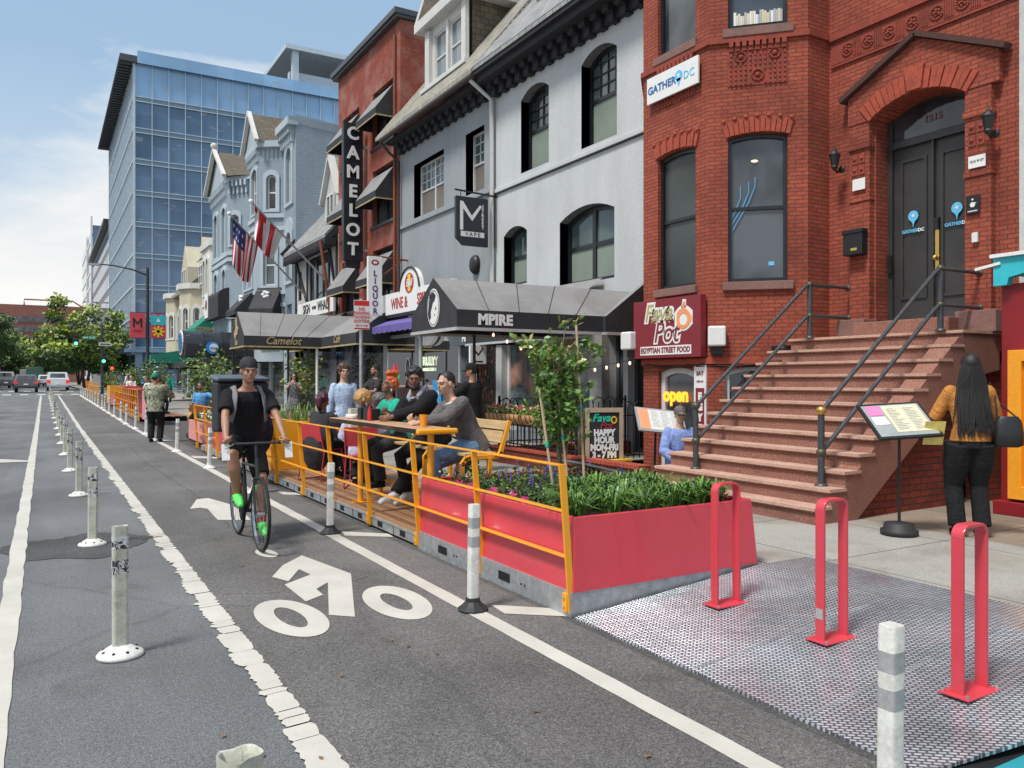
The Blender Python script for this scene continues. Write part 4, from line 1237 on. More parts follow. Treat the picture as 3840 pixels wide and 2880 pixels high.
for lab, yy in (('iron pipe handrail nearest the menu stand, with brass ball on its newel', 5.60), ('iron pipe handrail on the bay side of the stoop', 7.47)):
    h = thing('handrail', lab, 'handrail', group='handrails of the stoop')
    B0, T0 = (7.03, yy, .49), (9.14, yy, 2.18)
    mb = MB(); mb.cyl(B0, (7.03, yy, 1.24), .036, .034); mb.lathe(B0, [(.07, 0), (.07, .012), (.045, .03)], 14); mb.build('newel_post', 'rail_iron', h)
    mb = MB(); mb.cyl(T0, (9.14, yy, 2.9), .034); mb.lathe(T0, [(.06, 0), (.06, .01), (.04, .03)], 14); mb.build('post', 'rail_iron', h)
    for zb, zt in ((1.27, 2.92), (.84, 2.49)):
        mb = MB(); mb.tube([(7.03, yy, zb), (7.12, yy, zb + .07), (9.02, yy, zt - .06), (9.12, yy, zt), (9.25, yy, zt), (9.97, yy, zt)], .024, 10); mb.build('rail', 'rail_iron', h)
        mb = MB(); mb.ell((9.14, yy, zt), .045); mb.lathe((0, 0, 0), [(.05, 0), (.05, .02), (.03, .04)], 12, M4=Matrix.Translation((9.97, yy, zt)) @ Matrix.Rotation(-PI / 2, 4, 'Y')); mb.build('joint', 'brass_old', h)
    mb = MB(); mb.ell((7.03, yy, 1.28), (.055, .055, .052), n=16, k=10); mb.build('ball', 'brass' if yy < 6 else 'brass_old', h)
    mb = MB(); mb.ell((7.03, yy, .84), (.052, .052, .05)); mb.build('joint', 'brass_old', h)

def lantern(u, lab, z=4.78):
    o = thing('wall_lantern', lab, 'lantern', group='wall lanterns beside the doors'); F = Fr((9.94, 0, 0), (0, 1, 0), (-1, 0, 0)); c = F.P(u, .16, z)
    mb = MB(); mb.lathe(c, [(.02, -.17), (.05, -.13), (.045, -.11), (.075, .03), (.085, .045), (.05, .09), (.02, .12), (.012, .16), (0, .17)], 8, sm=False); mb.tube([c + V((0, 0, -.16)), c + V((.06, 0, -.2)), F.P(u, .04, z - .14), F.P(u, .0, z - .14)], .014, 6); mb.lathe((0, 0, 0), [(.055, 0), (.05, .02), (0, .03)], 10, M4=Matrix.Translation(F.P(u, .0, z - .14)) @ Matrix.Rotation(-PI / 2, 4, 'Y')); mb.build('bracket', 'black_iron', o)
    mb = MB(); mb.lathe(c, [(.046, -.1), (.07, .02), (.0, .021)], 8); mb.build('glass', 'lamp_glass', o)
lantern(7.56, 'black wall lantern left of the doorway'); lantern(5.40, 'black wall lantern right of the doorway', 4.72)
F = Fr((9.93, 0, 0), (0, 1, 0), (-1, 0, 0))
mb = MB(); mb.fbox(F, 7.14, 7.45, 0, .12, 3.36, 3.70); mb.fbox(F, 7.13, 7.46, 0, .135, 3.66, 3.72); mbx = mb.build('mailbox', 'paint_black', bevel=.01); tag(mbx, 'black wall mailbox left of the doors', 'mailbox')
mb = MB(); mb.fbox(F, 7.22, 7.32, .12, .123, 3.42, 3.455); mb.build('name_slot', 'brass', mbx)
def plate(nm, F, u0, u1, z0, z1, mat, lab, cat='sign', n=.015):
    mb = MB(); mb.fbox(F, u0, u1, 0, n, z0, z1); o = mb.build(nm, mat, bevel=.003); return tag(o, lab, cat)
plate('plaque', F, 7.17, 7.37, 4.28, 4.44, 'sign_white', 'small white plaque on the left pilaster')
o = plate('plaque', F, 5.51, 5.72, 4.22, 4.37, 'sign_white', 'small white plaque on the right pilaster')
mb = MB(); text(mb, F, 5.615, .017, 4.30, '1215 M ST', .04, flip=True); mb.build('lettering', 'frame_grey', o)
o = plate('access_sign', F, 5.58, 5.75, 3.66, 3.89, 'paint_black', 'black wheelchair access sign on the right pilaster')
mb = MB(); c = (5.665, 3.78); mb.prism(F, [(c[0] + .032 * math.sin(t), c[1] - .01 + .032 * math.cos(t)) for t in [2 * PI * k / 14 for k in range(14)]], .016, .018); mb.prism(F, [(c[0] + .012 * math.sin(t), c[1] + .055 + .012 * math.cos(t)) for t in [2 * PI * k / 10 for k in range(10)]], .016, .018)
mb.fbox(F, c[0] - .045, c[0] + .0, .016, .019, c[1] + .0, c[1] + .012); text(mb, F, 5.665, .017, 3.69, 'PLEASE RING', .02, flip=True, bold=.001); mb.build('symbol', 'sign_white', o)
plate('door_buzzer', F, 5.60, 5.67, 3.3, 3.42, 'plastic_white', 'small white buzzer below the access sign', 'buzzer', .03)
# GATHER DC board
FS = fx(8.53)
mb = MB(); mb.fbox(FS, 8.98, 10.16, 0, .035, 6.08, 6.50); o = mb.build('wall_sign', 'sign_white', bevel=.004); tag(o, 'white wall sign with blue GATHER DC lettering on the bay', 'sign')
mb = MB(); text(mb, FS, 9.80, .037, 6.28, 'GATHER', .17, flip=True, bold=.004, spacing=1.02); mb.build('lettering', 'paint_blue_deep', o)
mb = MB(); text(mb, FS, 9.17, .037, 6.28, 'DC', .17, 0, flip=True, spacing=1.05); u = 9.40
mb.prism(FS, [(u + .085 * math.sin(t), 6.32 + .085 * math.cos(t)) for t in [2 * PI * k / 18 for k in range(18)]], .037, .04); mb.prism(FS, [(u - .05, 6.28), (u, 6.15), (u + .05, 6.28)], .036, .04)
mb.prism(FS, [(u + (.05 if k % 2 else .02) * math.sin(2 * PI * k / 12), 6.325 + (.05 if k % 2 else .02) * math.cos(2 * PI * k / 12)) for k in range(12)], .041, .043, 1); mb.build('pin_logo', ['paint_sky', 'sign_white'], o)
# Fava Pot sign
FS = fx(8.45)
mb = MB(); mb.fbox(FS, 8.86, 10.42, -.10, .02, 1.95, 2.88); o = mb.build('shop_sign', 'sign_maroon', bevel=.006); tag(o, 'maroon Fava Pot sign hanging over the basement shop window', 'sign')
mb = MB(); text(mb, FS, 9.80, .022, 2.66, 'Fava', .40, 0, .25, bold=.035, flip=True, sx=.95); text(mb, FS, 9.62, .022, 2.34, 'Pot', .46, 0, .25, bold=.035, flip=True, sx=.9); mb.fbox(FS, 9.05, 10.24, .021, .026, 2.0, 2.14)
mb.prism(FS, [(9.22 + (.20 if k % 3 else .23) * math.sin(t), 2.55 + .2 * math.cos(t)) for k, t in enumerate([2 * PI * k / 18 for k in range(18)])], .02, .024); mb.prism(FS, [(9.17, 2.7), (9.27, 2.7), (9.24, 2.84), (9.16, 2.83)], .02, .024); mb.build('letter_outline', 'sign_white', o)
mb = MB(); text(mb, FS, 9.80, .028, 2.66, 'Fava', .40, 0, .25, flip=True, sx=.95); mb.build('lettering', 'letter_olive', o)
mb = MB(); text(mb, FS, 9.62, .028, 2.34, 'Pot', .46, 0, .25, flip=True, sx=.9); text(mb, FS, 9.645, .028, 2.07, 'EGYPTIAN STREET FOOD', .118, 0, 0, flip=True, sx=.86, bold=.003); mb.build('lettering', 'sign_maroon', o)
mb = MB()
rg_o = [(9.22 + .165 * math.sin(t) * (1 + .12 * math.sin(3 * t)), 2.54 + .16 * math.cos(t)) for t in [2 * PI * k / 24 for k in range(24)]]; rg_i = [(9.22 + .09 * math.sin(t), 2.53 + .09 * math.cos(t)) for t in [2 * PI * k / 24 for k in range(24)]]
ringframe(mb, FS, rg_o, rg_i, .024, .029); mb.prism(FS, [(9.19, 2.69), (9.25, 2.69), (9.23, 2.79), (9.18, 2.8)], .024, .03); mb.build('pot_emblem', 'letter_orange', o)
# speakers
for u, F_, lab in ((.12, FD, 'white outdoor speaker right of the maroon sign'), (10.50, fx(8.5), 'white outdoor speaker left of the maroon sign')):
    mb = MB(); mb.fbox(F_, u - .13, u + .13, .02, .19, 2.10, 2.40); s = mb.build('speaker', 'plastic_white', bevel=.03, seg=3); tag(s, lab, 'speaker', 'outdoor speakers')
    mb = MB(); mb.fbox(F_, u - .08, u + .08, -.02, .08, 1.98, 2.1); mb.build('bracket', 'black_iron', s)
mb = MB(); c = V((9.22, 8.0, 2.04)); mb.lathe((0, 0, 0), [(.02, -.1), (.075, -.1), (.08, 0), (.06, .06), (.02, .08)], 12, M4=Matrix.Translation(c) @ Matrix.Rotation(rad(-70), 4, 'Y')); mb.box(9.2, 9.35, 7.95, 8.2, 1.9, 2.1); s = mb.build('security_camera', 'black_iron'); tag(s, 'black security floodlight above the basement window by the stairs', 'security light')
mb = MB(); mb.tube([FB.P(10.3, .03, 1.86), FB.P(9.5, .04, 1.80), FB.P(8.9, .04, 1.84), FD.P(.3, .04, 1.80), FD.P(.9, .04, 1.86), V((9.3, 8.05, 1.98))], .012, 5); s = mb.build('cable', 'black_iron'); tag(s, 'black cable strung along the bay under the signs', 'cable')
# OPEN neon, EAT EGYPT banner, poster
FN = fx(8.64)
mb = MB(); text(mb, FN, 9.60, .03, 1.36, 'open', .30, flip=True, bold=.012, sx=.95); o = mb.build('neon_sign', Memit('neon_orange', (1., .36, .02), 1.6)); tag(o, 'glowing orange open sign in the basement window', 'neon sign')
mb = MB(); mb.fbox(FB, 8.90, 9.12, .0, .02, .55, 1.83); o = mb.build('banner', 'sign_maroon'); tag(o, 'narrow vertical maroon EAT EGYPT banner beside the open sign', 'banner')
mb = MB(); ringframe(mb, FB, rect(8.885, 9.135, .53, 1.85), rect(8.915, 9.105, .56, 1.82), .0, .026); mb.fbox(FB, 8.915, 9.105, .02, .023, 1.48, 1.80); text(mb, FB, 9.01, .024, 1.35, 'E', .15, flip=True, bold=.01); text(mb, FB, 9.01, .024, 1.19, 'G', .15, flip=True, bold=.01); text(mb, FB, 9.01, .024, 1.03, 'Y', .15, flip=True, bold=.01); text(mb, FB, 9.01, .024, .87, 'P', .15, flip=True, bold=.01); text(mb, FB, 9.01, .024, .71, 'T', .15, flip=True, bold=.01)
mb.build('lettering', 'sign_white', o)
mb = MB(); text(mb, FB, 9.01, .026, 1.70, 'EAT', .085, flip=True, bold=.003); text(mb, FB, 9.01, .026, 1.58, 'LIKE AN', .04, flip=True); mb.build('lettering', 'sign_maroon', o)
mb = MB(); mb.fbox(FD, .02, .2, .004, .012, .65, 1.02); o = mb.build('poster', M('poster_yellow', (.6, .5, .3), .6, var=.3, scale=20)); tag(o, 'small framed poster on the brick beside the stairs', 'poster')
# books on the upper window and menorah inside the bay window
mb = MB(); r_ = random.Random(2); u = .36
while u < 1.05:
    wv = r_.uniform(.015, .04); h = r_.uniform(.12, .2); mb.fbox(FD, u, u + wv, -.112, -.09, 6.9, 6.9 + h, r_.randrange(3)); u += wv + .003
o = mb.build('books', ['sign_white', M('book_cream', (.6, .55, .4), .6), M('book_grey', (.4, .42, .42), .6)]); tag(o, 'row of pale books on the sill of the upper bay window', 'books')
mb = MB(); Mi = 'tube_blue'; M(Mi, (.10, .22, .36), .4, emis=(.1, .25, .45), es=.15)
for k, dx in enumerate((.0, .17, .30)):
    mb.tube([FD.P(.32, -.108, 4.0 + dx * .1 - .12 * k), FD.P(.40 + dx * .6, -.107, 4.15 + .05 * k), FD.P(.46 + dx * .7, -.107, 4.32 + .08 * k), FD.P(.46 + dx * .7, -.107, 4.5 + .06 * k)], .014, 6)
o = mb.build('menorah', Mi); tag(o, 'blue tubes of a menorah seen through the bay window', 'candelabrum')
mb = MB(); mb.ell(FD.P(.66, -.105, 4.86), (.05, .02, .018), q=Quaternion((0, 0, 1), rad(-45))); o = mb.build('ceiling_light', Memit('lamp_warm', (1, .8, .5), 1.5)); tag(o, 'small lit ceiling lamp behind the bay window', 'lamp')
mb = MB(); mb.fbox(FD, .86, .94, -.116, -.112, 3.3, 3.36); o = mb.build('alarm_sticker', 'paint_sky'); tag(o, 'small blue sticker in the corner of the bay window', 'sticker')

ks = thing('painted_kiosk', 'dark red painted shopfront with an orange window frame and turquoise cornice', 'shopfront')
FK = fx(9.0); red = M('paint_red', (.22, .006, .01), .55, var=.15); M('paint_orange', (.85, .33, .015), .5, var=.08); M('paint_turq', (.03, .45, .52), .5)
mb = MB(); mb.box(9.0, 9.98, 1.8, 4.83, .15, 2.64); mb.build('wall', red, ks, bevel=.01)
mb = MB(); mb.box(8.9, 9.98, 1.8, 4.87, .15, .3); mb.build('base', red, ks, bevel=.01)
mb = MB(); ringframe(mb, FK, rect(2.6, 4.72, .33, 1.92), rect(2.78, 4.58, .47, 1.80), 0, .09); ringframe(mb, FK, rect(2.78, 4.58, .47, 1.80), rect(2.86, 4.50, .54, 1.73), -.05, .04); wd_ = mb.build('window_frame', 'paint_orange', ks, bevel=.006)
mb = MB(); mb.fbox(FK, 2.85, 4.52, .005, .01, .5, 1.76); mb.build('pane', M('paint_orange_in', (.55, .2, .02), .5), wd_)
mb = MB(); mb.box(8.9, 9.98, 1.8, 4.86, 2.76, 2.92); mb.prism(FK, [(4.86, 2.62), (4.72, 2.62), (4.70, 2.70), (4.4, 2.76), (4.86, 2.76)], 0, .1); mb.build('cornice', 'paint_turq', ks)
mb = MB(); mb.box(8.86, 9.98, 1.8, 4.88, 2.922, 2.96); mb.bar((8.9, 5.05, 2.82), (8.9, 4.78, 2.86), .04, .03); mb.build('gutter', 'sign_white', ks)
def painted(name, col, cracks=True, brick=False, dirtc=(.16, .16, .17), amt=.3):
    m, nt, b = _mat(name)
    tc = N(nt, 'TexCoord'); v = tc.outputs['Object']
    st = N(nt, 'Mapping'); st.inputs['Scale'].default_value = (1, 1, .25); nt.links.new(v, st.inputs[0])
    a = nz(nt, .8, 6, .65, vec=st.outputs[0]); f = nz(nt, 18, 5, .7, vec=v); g = nz(nt, 2.2, 8, .8, vec=v, dist=.7)
    c = ramp(nt, a, [(.3, tuple(x * .84 for x in col)), (.7, tuple(x * 1.08 for x in col))]).outputs[0]
    c = mixc(nt, .35, c, ramp(nt, f, [(.3, .7), (.7, 1.2)]).outputs[0], 'MULTIPLY')
    c = mixc(nt, ramp(nt, g, [(.56, 0), (.70, amt)]).outputs[0], c, dirtc)
    if brick:
        t = N(nt, 'TexBrick'); t.inputs['Scale'].default_value = 1; t.inputs['Brick Width'].default_value = .21; t.inputs['Row Height'].default_value = .075; t.inputs['Mortar Size'].default_value = .01
        t.inputs['Color1'].default_value = (1, 1, 1, 1); t.inputs['Color2'].default_value = (.88, .88, .88, 1); t.inputs['Mortar'].default_value = (.6, .6, .6, 1)
        nt.links.new(N(nt, 'UVMap').outputs[0], t.inputs['Vector'])
        c = mixc(nt, 1, c, t.outputs[0], 'MULTIPLY')
    nt.links.new(c, b.inputs['Base Color']); b.inputs['Roughness'].default_value = .82; bump(nt, b, mixc(nt, .5, f, g), .4, .01)
    return m
painted('paint_pale', (.50, .52, .525), amt=.12); painted('paint_greyblue', (.28, .305, .325), amt=.45); painted('paint_blue_brick', (.30, .37, .43), brick=True); painted('paint_blue_trim', (.40, .47, .52))
painted('paint_blue_plain', (.36, .42, .46)); painted('paint_cream', (.62, .57, .42), brick=True); painted('paint_white', (.6, .6, .57)); painted('paint_dark', (.022, .023, .028), amt=.2); painted('paint_whale', (.58, .58, .57), brick=True)
painted('cream_light', (.60, .58, .52))
Mbrick('brick_camelot', (.33, .065, .04), (.24, .05, .035), (.16, .08, .06), .21, .072, .010, stain=(.45, .30, .26), stainamt=.6)
def slate(name, c1, c2, bw=.28, rh=.17):
    m, nt, b = _mat(name)
    t = N(nt, 'TexBrick'); t.inputs['Scale'].default_value = 1; t.inputs['Brick Width'].default_value = bw; t.inputs['Row Height'].default_value = rh; t.inputs['Mortar Size'].default_value = .008
    t.inputs['Color1'].default_value = c4(c1); t.inputs['Color2'].default_value = c4(c2); t.inputs['Mortar'].default_value = (.02, .02, .02, 1)
    nt.links.new(N(nt, 'UVMap').outputs[0], t.inputs['Vector'])
    g = nz(nt, 3, 6, .7); c = mixc(nt, .6, t.outputs[0], ramp(nt, g, [(.3, .5), (.7, 1.3)]).outputs[0], 'MULTIPLY')
    nt.links.new(c, b.inputs['Base Color']); b.inputs['Roughness'].default_value = .65
    iv = N(nt, 'Invert'); nt.links.new(t.outputs['Fac'], iv.inputs['Color']); bump(nt, b, iv.outputs[0], .5, .01); return m
slate('slate_pale', (.36, .33, .27), (.26, .25, .21)); slate('slate_dark', (.11, .11, .12), (.075, .075, .085)); slate('slate_brown', (.16, .12, .075), (.10, .085, .06)); slate('slate_grey', (.34, .34, .33), (.25, .25, .25))

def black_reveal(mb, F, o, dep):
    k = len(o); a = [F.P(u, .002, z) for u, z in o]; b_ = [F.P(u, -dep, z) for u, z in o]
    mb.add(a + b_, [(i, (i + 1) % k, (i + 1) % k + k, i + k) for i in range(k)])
def gable_roof(par, y0, y1, x0, z0, x1, z1, mat, th=.12):
    mb = MB(); mb.hexa([(x0, y0, z0), (x1, y0, z1), (x1, y1, z1), (x0, y1, z0), (x0, y0, z0 + th), (x1, y0, z1 + th), (x1, y1, z1 + th), (x0, y1, z0 + th)]); return mb.build('roof', mat, par)
def corbels(par, F, u0, u1, z, n, w, h, out, mat, name='corbel_molding'):
    mb = MB()
    for i in range(n):
        u = u0 + (u1 - u0) * (i + .5) / n
        mb.fbox(F, u - w / 2, u + w / 2, -.01, out, z - h * .45, z); mb.fbox(F, u - w / 2 + .01, u + w / 2 - .01, -.01, out * .6, z - h, z - h * .45)
    return mb.build(name, mat, par)

wh = thing('pale_house', 'pale painted rowhouse with black arched windows and slate roof', 'building')
WH = [arch_pts(15.50, 16.74, 6.64, 8.62, .22), arch_pts(12.96, 14.20, 6.60, 8.62, .22), arch_pts(16.47, 17.58, 3.95, 5.40, .18), arch_pts(13.04, 15.04, 3.7, 5.36, .22)]
LOW = [rect(13.9, 17.7, .35, 2.62), rect(12.75, 13.2, .16, 2.6), rect(11.9, 12.6, .16, 2.6)]
mb = MB(); wall(mb, F10, rect(11.37, 18.0, 0, 9.15), WH + LOW, depth=.30); mb.build('wall', 'paint_pale', wh)
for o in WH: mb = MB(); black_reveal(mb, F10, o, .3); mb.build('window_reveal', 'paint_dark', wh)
for i, o in enumerate(WH):
    window(wh, F10, o, .27, 'frame_black', 'glass_green', .09 if i != 3 else .10, .5, grid=(4, 4, .52) if i < 2 else None, vbar=1 if i == 3 else 0, low=(.48, 'blind_sage'))
mb = MB(); mb.fbox(F10, 11.37, 18.0, -.02, .05, 6.40, 6.50); mb.build('string_course', 'paint_pale', wh, bevel=.01)
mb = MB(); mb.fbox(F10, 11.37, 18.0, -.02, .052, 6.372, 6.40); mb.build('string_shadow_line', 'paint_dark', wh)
mb = MB(); mb.fbox(F10, 11.37, 18.0, -.02, .55, 9.15, 9.32); mb.fbox(F10, 11.37, 18.0, -.02, .66, 9.32, 9.42); mb.fbox(F10, 11.37, 18.0, -.02, .12, 8.88, 9.15); mb.build('cornice', 'paint_dark', wh)
corbels(wh, F10, 11.5, 18.0, 9.15, 16, .2, .32, .34, 'paint_dark')
gable_roof(wh, 11.37, 18.0, 9.36, 9.42, 13.5, 14.3, 'slate_grey')
mb = MB(); mb.box(10.6, 12.2, 16.1, 16.9, 10.6, 11.8); mb.build('skylight_housing', 'slate_dark', wh)
for o, gm in zip(LOW, ('poster_reflect_pane', 'glass_dark', 'hole_black')):
    if gm == 'poster_reflect_pane':
        m, nt, b = _mat('poster_reflect_pane'); a = nz(nt, .8, 1, .3, dist=.2); f = nz(nt, 2.3, 3, .6, dist=1.)
        c = ramp(nt, a, [(.3, (.05, .09, .10)), (.44, (.12, .20, .21)), (.5, (.03, .03, .035)), (.56, (.45, .17, .08)), (.64, (.30, .33, .33)), (.8, (.07, .1, .12))]).outputs[0]  # teal and brown reflections painted into the shop pane
        c = mixc(nt, .4, c, ramp(nt, f, [(.35, (.03, .03, .04)), (.65, (.3, .32, .32))]).outputs[0]); nt.links.new(c, b.inputs['Base Color']); b.inputs['Roughness'].default_value = .08
    window(wh, F10, o, .22, 'frame_white' if gm == 'poster_reflect_pane' else 'frame_grey', gm, .09, 0, vbar=1 if gm == 'poster_reflect_pane' else 0, name='shop_window')
mb = MB(); mb.fbox(F10, 11.37, 18.0, 0, .12, 2.64, 3.05); mb.fbox(F10, 13.2, 13.62, 0, .2, .15, 2.64); mb.build('shop_fascia', M('pier_grey', (.30, .30, .29), .7), wh)
gh = thing('grey_house', 'grey-blue stucco rowhouse with a white dormer and pale slate roof', 'building')
GH = [rect(21.1, 23.28, 6.68, 8.34), rect(18.63, 19.70, 6.68, 8.36)]
mb = MB(); wall(mb, F10, rect(18.0, 24.4, 3.3, 9.2), GH, depth=.32); mb.build('wall', 'paint_greyblue', gh)
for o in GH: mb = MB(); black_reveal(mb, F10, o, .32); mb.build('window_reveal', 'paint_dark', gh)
window(gh, F10, GH[0], .28, 'frame_white', 'glass_sky', .06, .5, vbar=1, grid=(6, 3, .5), low=(.48, 'blind_taupe'))
window(gh, F10, GH[1], .28, 'frame_white', 'glass_green', .06, .5, grid=(3, 3, .5), low=(.48, 'blind_taupe'))
mb = MB(); mb.fbox(F10, 18.0, 24.4, -.02, .07, 6.48, 6.60); mb.build('string_course', 'paint_greyblue', gh, bevel=.01)
mb = MB(); mb.fbox(F10, 18.0, 24.4, -.02, .50, 9.2, 9.3); mb.fbox(F10, 18.0, 24.4, -.02, .12, 8.95, 9.2); mb.build('eave', 'paint_dark', gh)
mb = MB(); mb.tube([(9.38, 18.0, 9.33), (9.38, 24.45, 9.33)], .08, 8); mb.tube([(9.38, 24.45, 9.28), (9.6, 24.3, 8.95), (9.93, 24.28, 8.7), (9.95, 24.28, 3.4)], .05, 7); mb.build('gutter', M('rust_dark', (.05, .035, .035), .6), gh)
mb = MB(); mb.tube([(9.38, 18.15, 9.25), (9.93, 18.02, 8.8), (9.95, 18.02, 2.7)], .06, 8); mb.build('downpipe', 'paint_white', gh)
corbels(gh, F10, 18.2, 24.3, 9.2, 13, .2, .30, .3, 'paint_dark')
gable_roof(gh, 18.0, 24.75, 9.32, 9.36, 12.6, 13.5, 'slate_pale')
# dormer
mb = MB(); FDm = fx(10.1)
wall(mb, FDm, rect(19.65, 22.35, 10.2, 12.25), [rect(20.95, 21.85, 10.45, 11.9), rect(19.95, 20.8, 10.45, 11.9)], depth=.1); mb.fbox(FDm, 19.6, 19.85, 0, .12, 10.2, 12.1); mb.fbox(FDm, 22.0, 22.3, 0, .12, 10.2, 12.1); mb.fbox(FDm, 20.8, 20.95, 0, .06, 10.4, 12.0)
mb.fbox(FDm, 19.5, 22.5, 0, .2, 10.3, 10.42)
dm = mb.build('dormer', 'paint_white', gh)
for u0, u1 in ((20.95, 21.85), (19.95, 20.8)): window(gh, FDm, rect(u0, u1, 10.45, 11.9), .08, 'frame_white', 'glass_sky', .05, .5)
mb = MB(); mb.box(10.25, 13.2, 19.7, 22.3, 10.2, 12.3); mb.build('dormer_cheek', 'slate_brown', gh)
mb = MB(); mb.prism(FDm, [(19.3, 12.2), (22.7, 12.2), (22.7, 12.45), (21.0, 14.1), (19.3, 12.45)], -3.0, .30); mb.build('dormer_gable', 'paint_white', gh)
mb = MB(); mb.prism(FDm, [(19.6, 12.5), (22.4, 12.5), (21.0, 13.85)], .3, .305); mb.build('gable_infill', 'slate_brown', gh)
mb = MB()
for i in range(30): mb.box(9.82, 9.85, 19.35 + i * .11, 19.40 + i * .11, 12.16, 12.22); mb.box(10.0 + i * .08, 10.04 + i * .08, 19.27, 19.3, 12.3, 12.4)
mb.build('dentil_row', 'paint_white', gh)
# shopfront of grey house: glazed bay with lit bar inside
m, nt, b = _mat('bottle_wall')
t = N(nt, 'TexBrick', offset=.5); t.inputs['Scale'].default_value = 1; t.inputs['Brick Width'].default_value = .09; t.inputs['Row Height'].default_value = .34; t.inputs['Mortar Size'].default_value = .02
t.inputs['Color1'].default_value = (.12, .035, .02, 1); t.inputs['Color2'].default_value = (.02, .03, .025, 1); t.inputs['Mortar'].default_value = (.012, .012, .014, 1)
nt.links.new(N(nt, 'UVMap').outputs[0], t.inputs['Vector']); c = mixc(nt, ramp(nt, nz(nt, 9, 2), [(.58, 0), (.66, .7)]).outputs[0], t.outputs[0], (.3, .25, .2))
nt.links.new(c, b.inputs['Base Color']); b.inputs['Roughness'].default_value = .4
m, nt, b = _mat('glass_clear'); nt.nodes.remove(b); tr_ = N(nt, 'BsdfTransparent'); gl = N(nt, 'BsdfGlossy'); gl.inputs['Roughness'].default_value = .02; tr_.inputs[0].default_value = (.75, .8, .8, 1)
fr = N(nt, 'Fresnel'); mx = N(nt, 'MixShader'); nt.links.new(fr.outputs[0], mx.inputs[0]); nt.links.new(tr_.outputs[0], mx.inputs[1]); nt.links.new(gl.outputs[0], mx.inputs[2]); nt.links.new(mx.outputs[0], nt.nodes['Material Output'].inputs[0])
sf = thing('shopfront', 'glazed liquor shopfront with bottles and red lamps under the grey house', 'shopfront')
mb = MB(); mb.box(9.45, 10.6, 18.0, 24.4, .15, .62); mb.box(9.5, 10.6, 18.0, 24.4, 3.0, 3.32); mb.box(10.55, 10.62, 18.0, 24.4, .15, 3.3); mb.box(9.5, 10.6, 24.36, 24.4, .15, 3.3); mb.box(9.5, 10.6, 18.0, 18.04, .15, 3.3); mb.build('bottle_shelves', 'bottle_wall', sf)
mb = MB()
for y in (18.05, 18.9, 21.75, 24.3): mb.box(9.44, 9.54, y - .05, y + .05, .15, 3.0)
mb.box(9.44, 9.54, 18.0, 24.35, .6, .7); mb.box(9.44, 9.54, 18.0, 24.35, 2.9, 3.0); fr_ = mb.build('window_frame', M('alu', (.4, .42, .42), .4, metal=.4), sf)
mb = MB(); mb.poly([(9.49, 18.95, .7), (9.49, 24.3, .7), (9.49, 24.3, 2.9), (9.49, 18.95, 2.9)]); mb.build('pane', 'glass_clear', fr_)
mb = MB(); mb.poly([(9.49, 18.08, .2), (9.49, 18.86, .2), (9.49, 18.86, 2.9), (9.49, 18.08, 2.9)]); mb.build('door_pane', 'glass_dark', fr_)
Memit('lamp_red', (1, .16, .05), 1.1)
for y, z in ((22.95, 2.2), (20.45, 2.2), (19.45, 2.18)):
    o = MB().ell((9.9, y, z), (.09, .09, .10), n=12).build('globe_lamp', 'lamp_red'); tag(o, {22.95: 'red globe lamp nearest the awning post', 20.45: 'red globe lamp above the Truly sign', 19.45: 'red globe lamp nearest the shop door'}[y], 'lamp', 'red globe lamps in the liquor shop')
FW = fx(9.47)
def sign_txt(nm, F, u, n, z, lines, mat, lab, size, cat='sign', back=None, **kw):
    mb = MB()
    if back: mb.fbox(F, back[0], back[1], n - .02, n - .003, back[2], back[3], 1)
    for i, l in enumerate(lines): text(mb, F, u, n, z - i * size * 1.1, l, size, flip=F.u.y > .5, **kw)
    return tag(mb.build(nm, [mat, back[4]] if back else mat), lab, cat)
sign_txt('window_sign', FW, 20.95, .02, 2.13, ['TRULY'], Memit('neon_white', (.7, .8, .55), .9), 'white lit TRULY sign in the shop window', .36, bold=.004)
sign_txt('window_sign', FW, 20.95, .02, 1.90, ['HARD SELTZER'], 'neon_white', 'small HARD SELTZER lettering under the Truly sign', .13)
o = sign_txt('window_sign', FW, 23.45, .02, 1.72, ['Perrier'], Memit('neon_green', (.0, .8, .2), .7), 'green lit script sign with a red bottle in the shop window', .16, bold=.008)
MB().lathe((9.44, 23.45, 1.82), [(.03, 0), (.04, .1), (.02, .2), (.012, .3), (0, .31)], 8).build('red_bottle', Memit('neon_red', (.9, .02, .03), .6), o)
o = MB(); o.prism(FW, [(22.35 + .17 * math.sin(t), 1.95 + .33 * math.cos(t)) for t in [2 * PI * k / 20 for k in range(20)]], .02, .03); o.prism(FW, [(22.35 + .14 * math.sin(t), 1.95 + .29 * math.cos(t)) for t in [2 * PI * k / 20 for k in range(20)]], .03, .034, 1); tag(o.build('oval_sign', ['sign_white', 'rust_dark']), 'oval beer sign in the shop window', 'sign')
sign_txt('poster', FW, 20.3, .02, 1.25, ['SALE'], 'sign_white', 'blue and yellow poster low in the shop window', .14, 'poster', back=(20.05, 20.6, .95, 1.6, M('poster_blue', (.04, .25, .5), .5, var=.5, scale=6)))
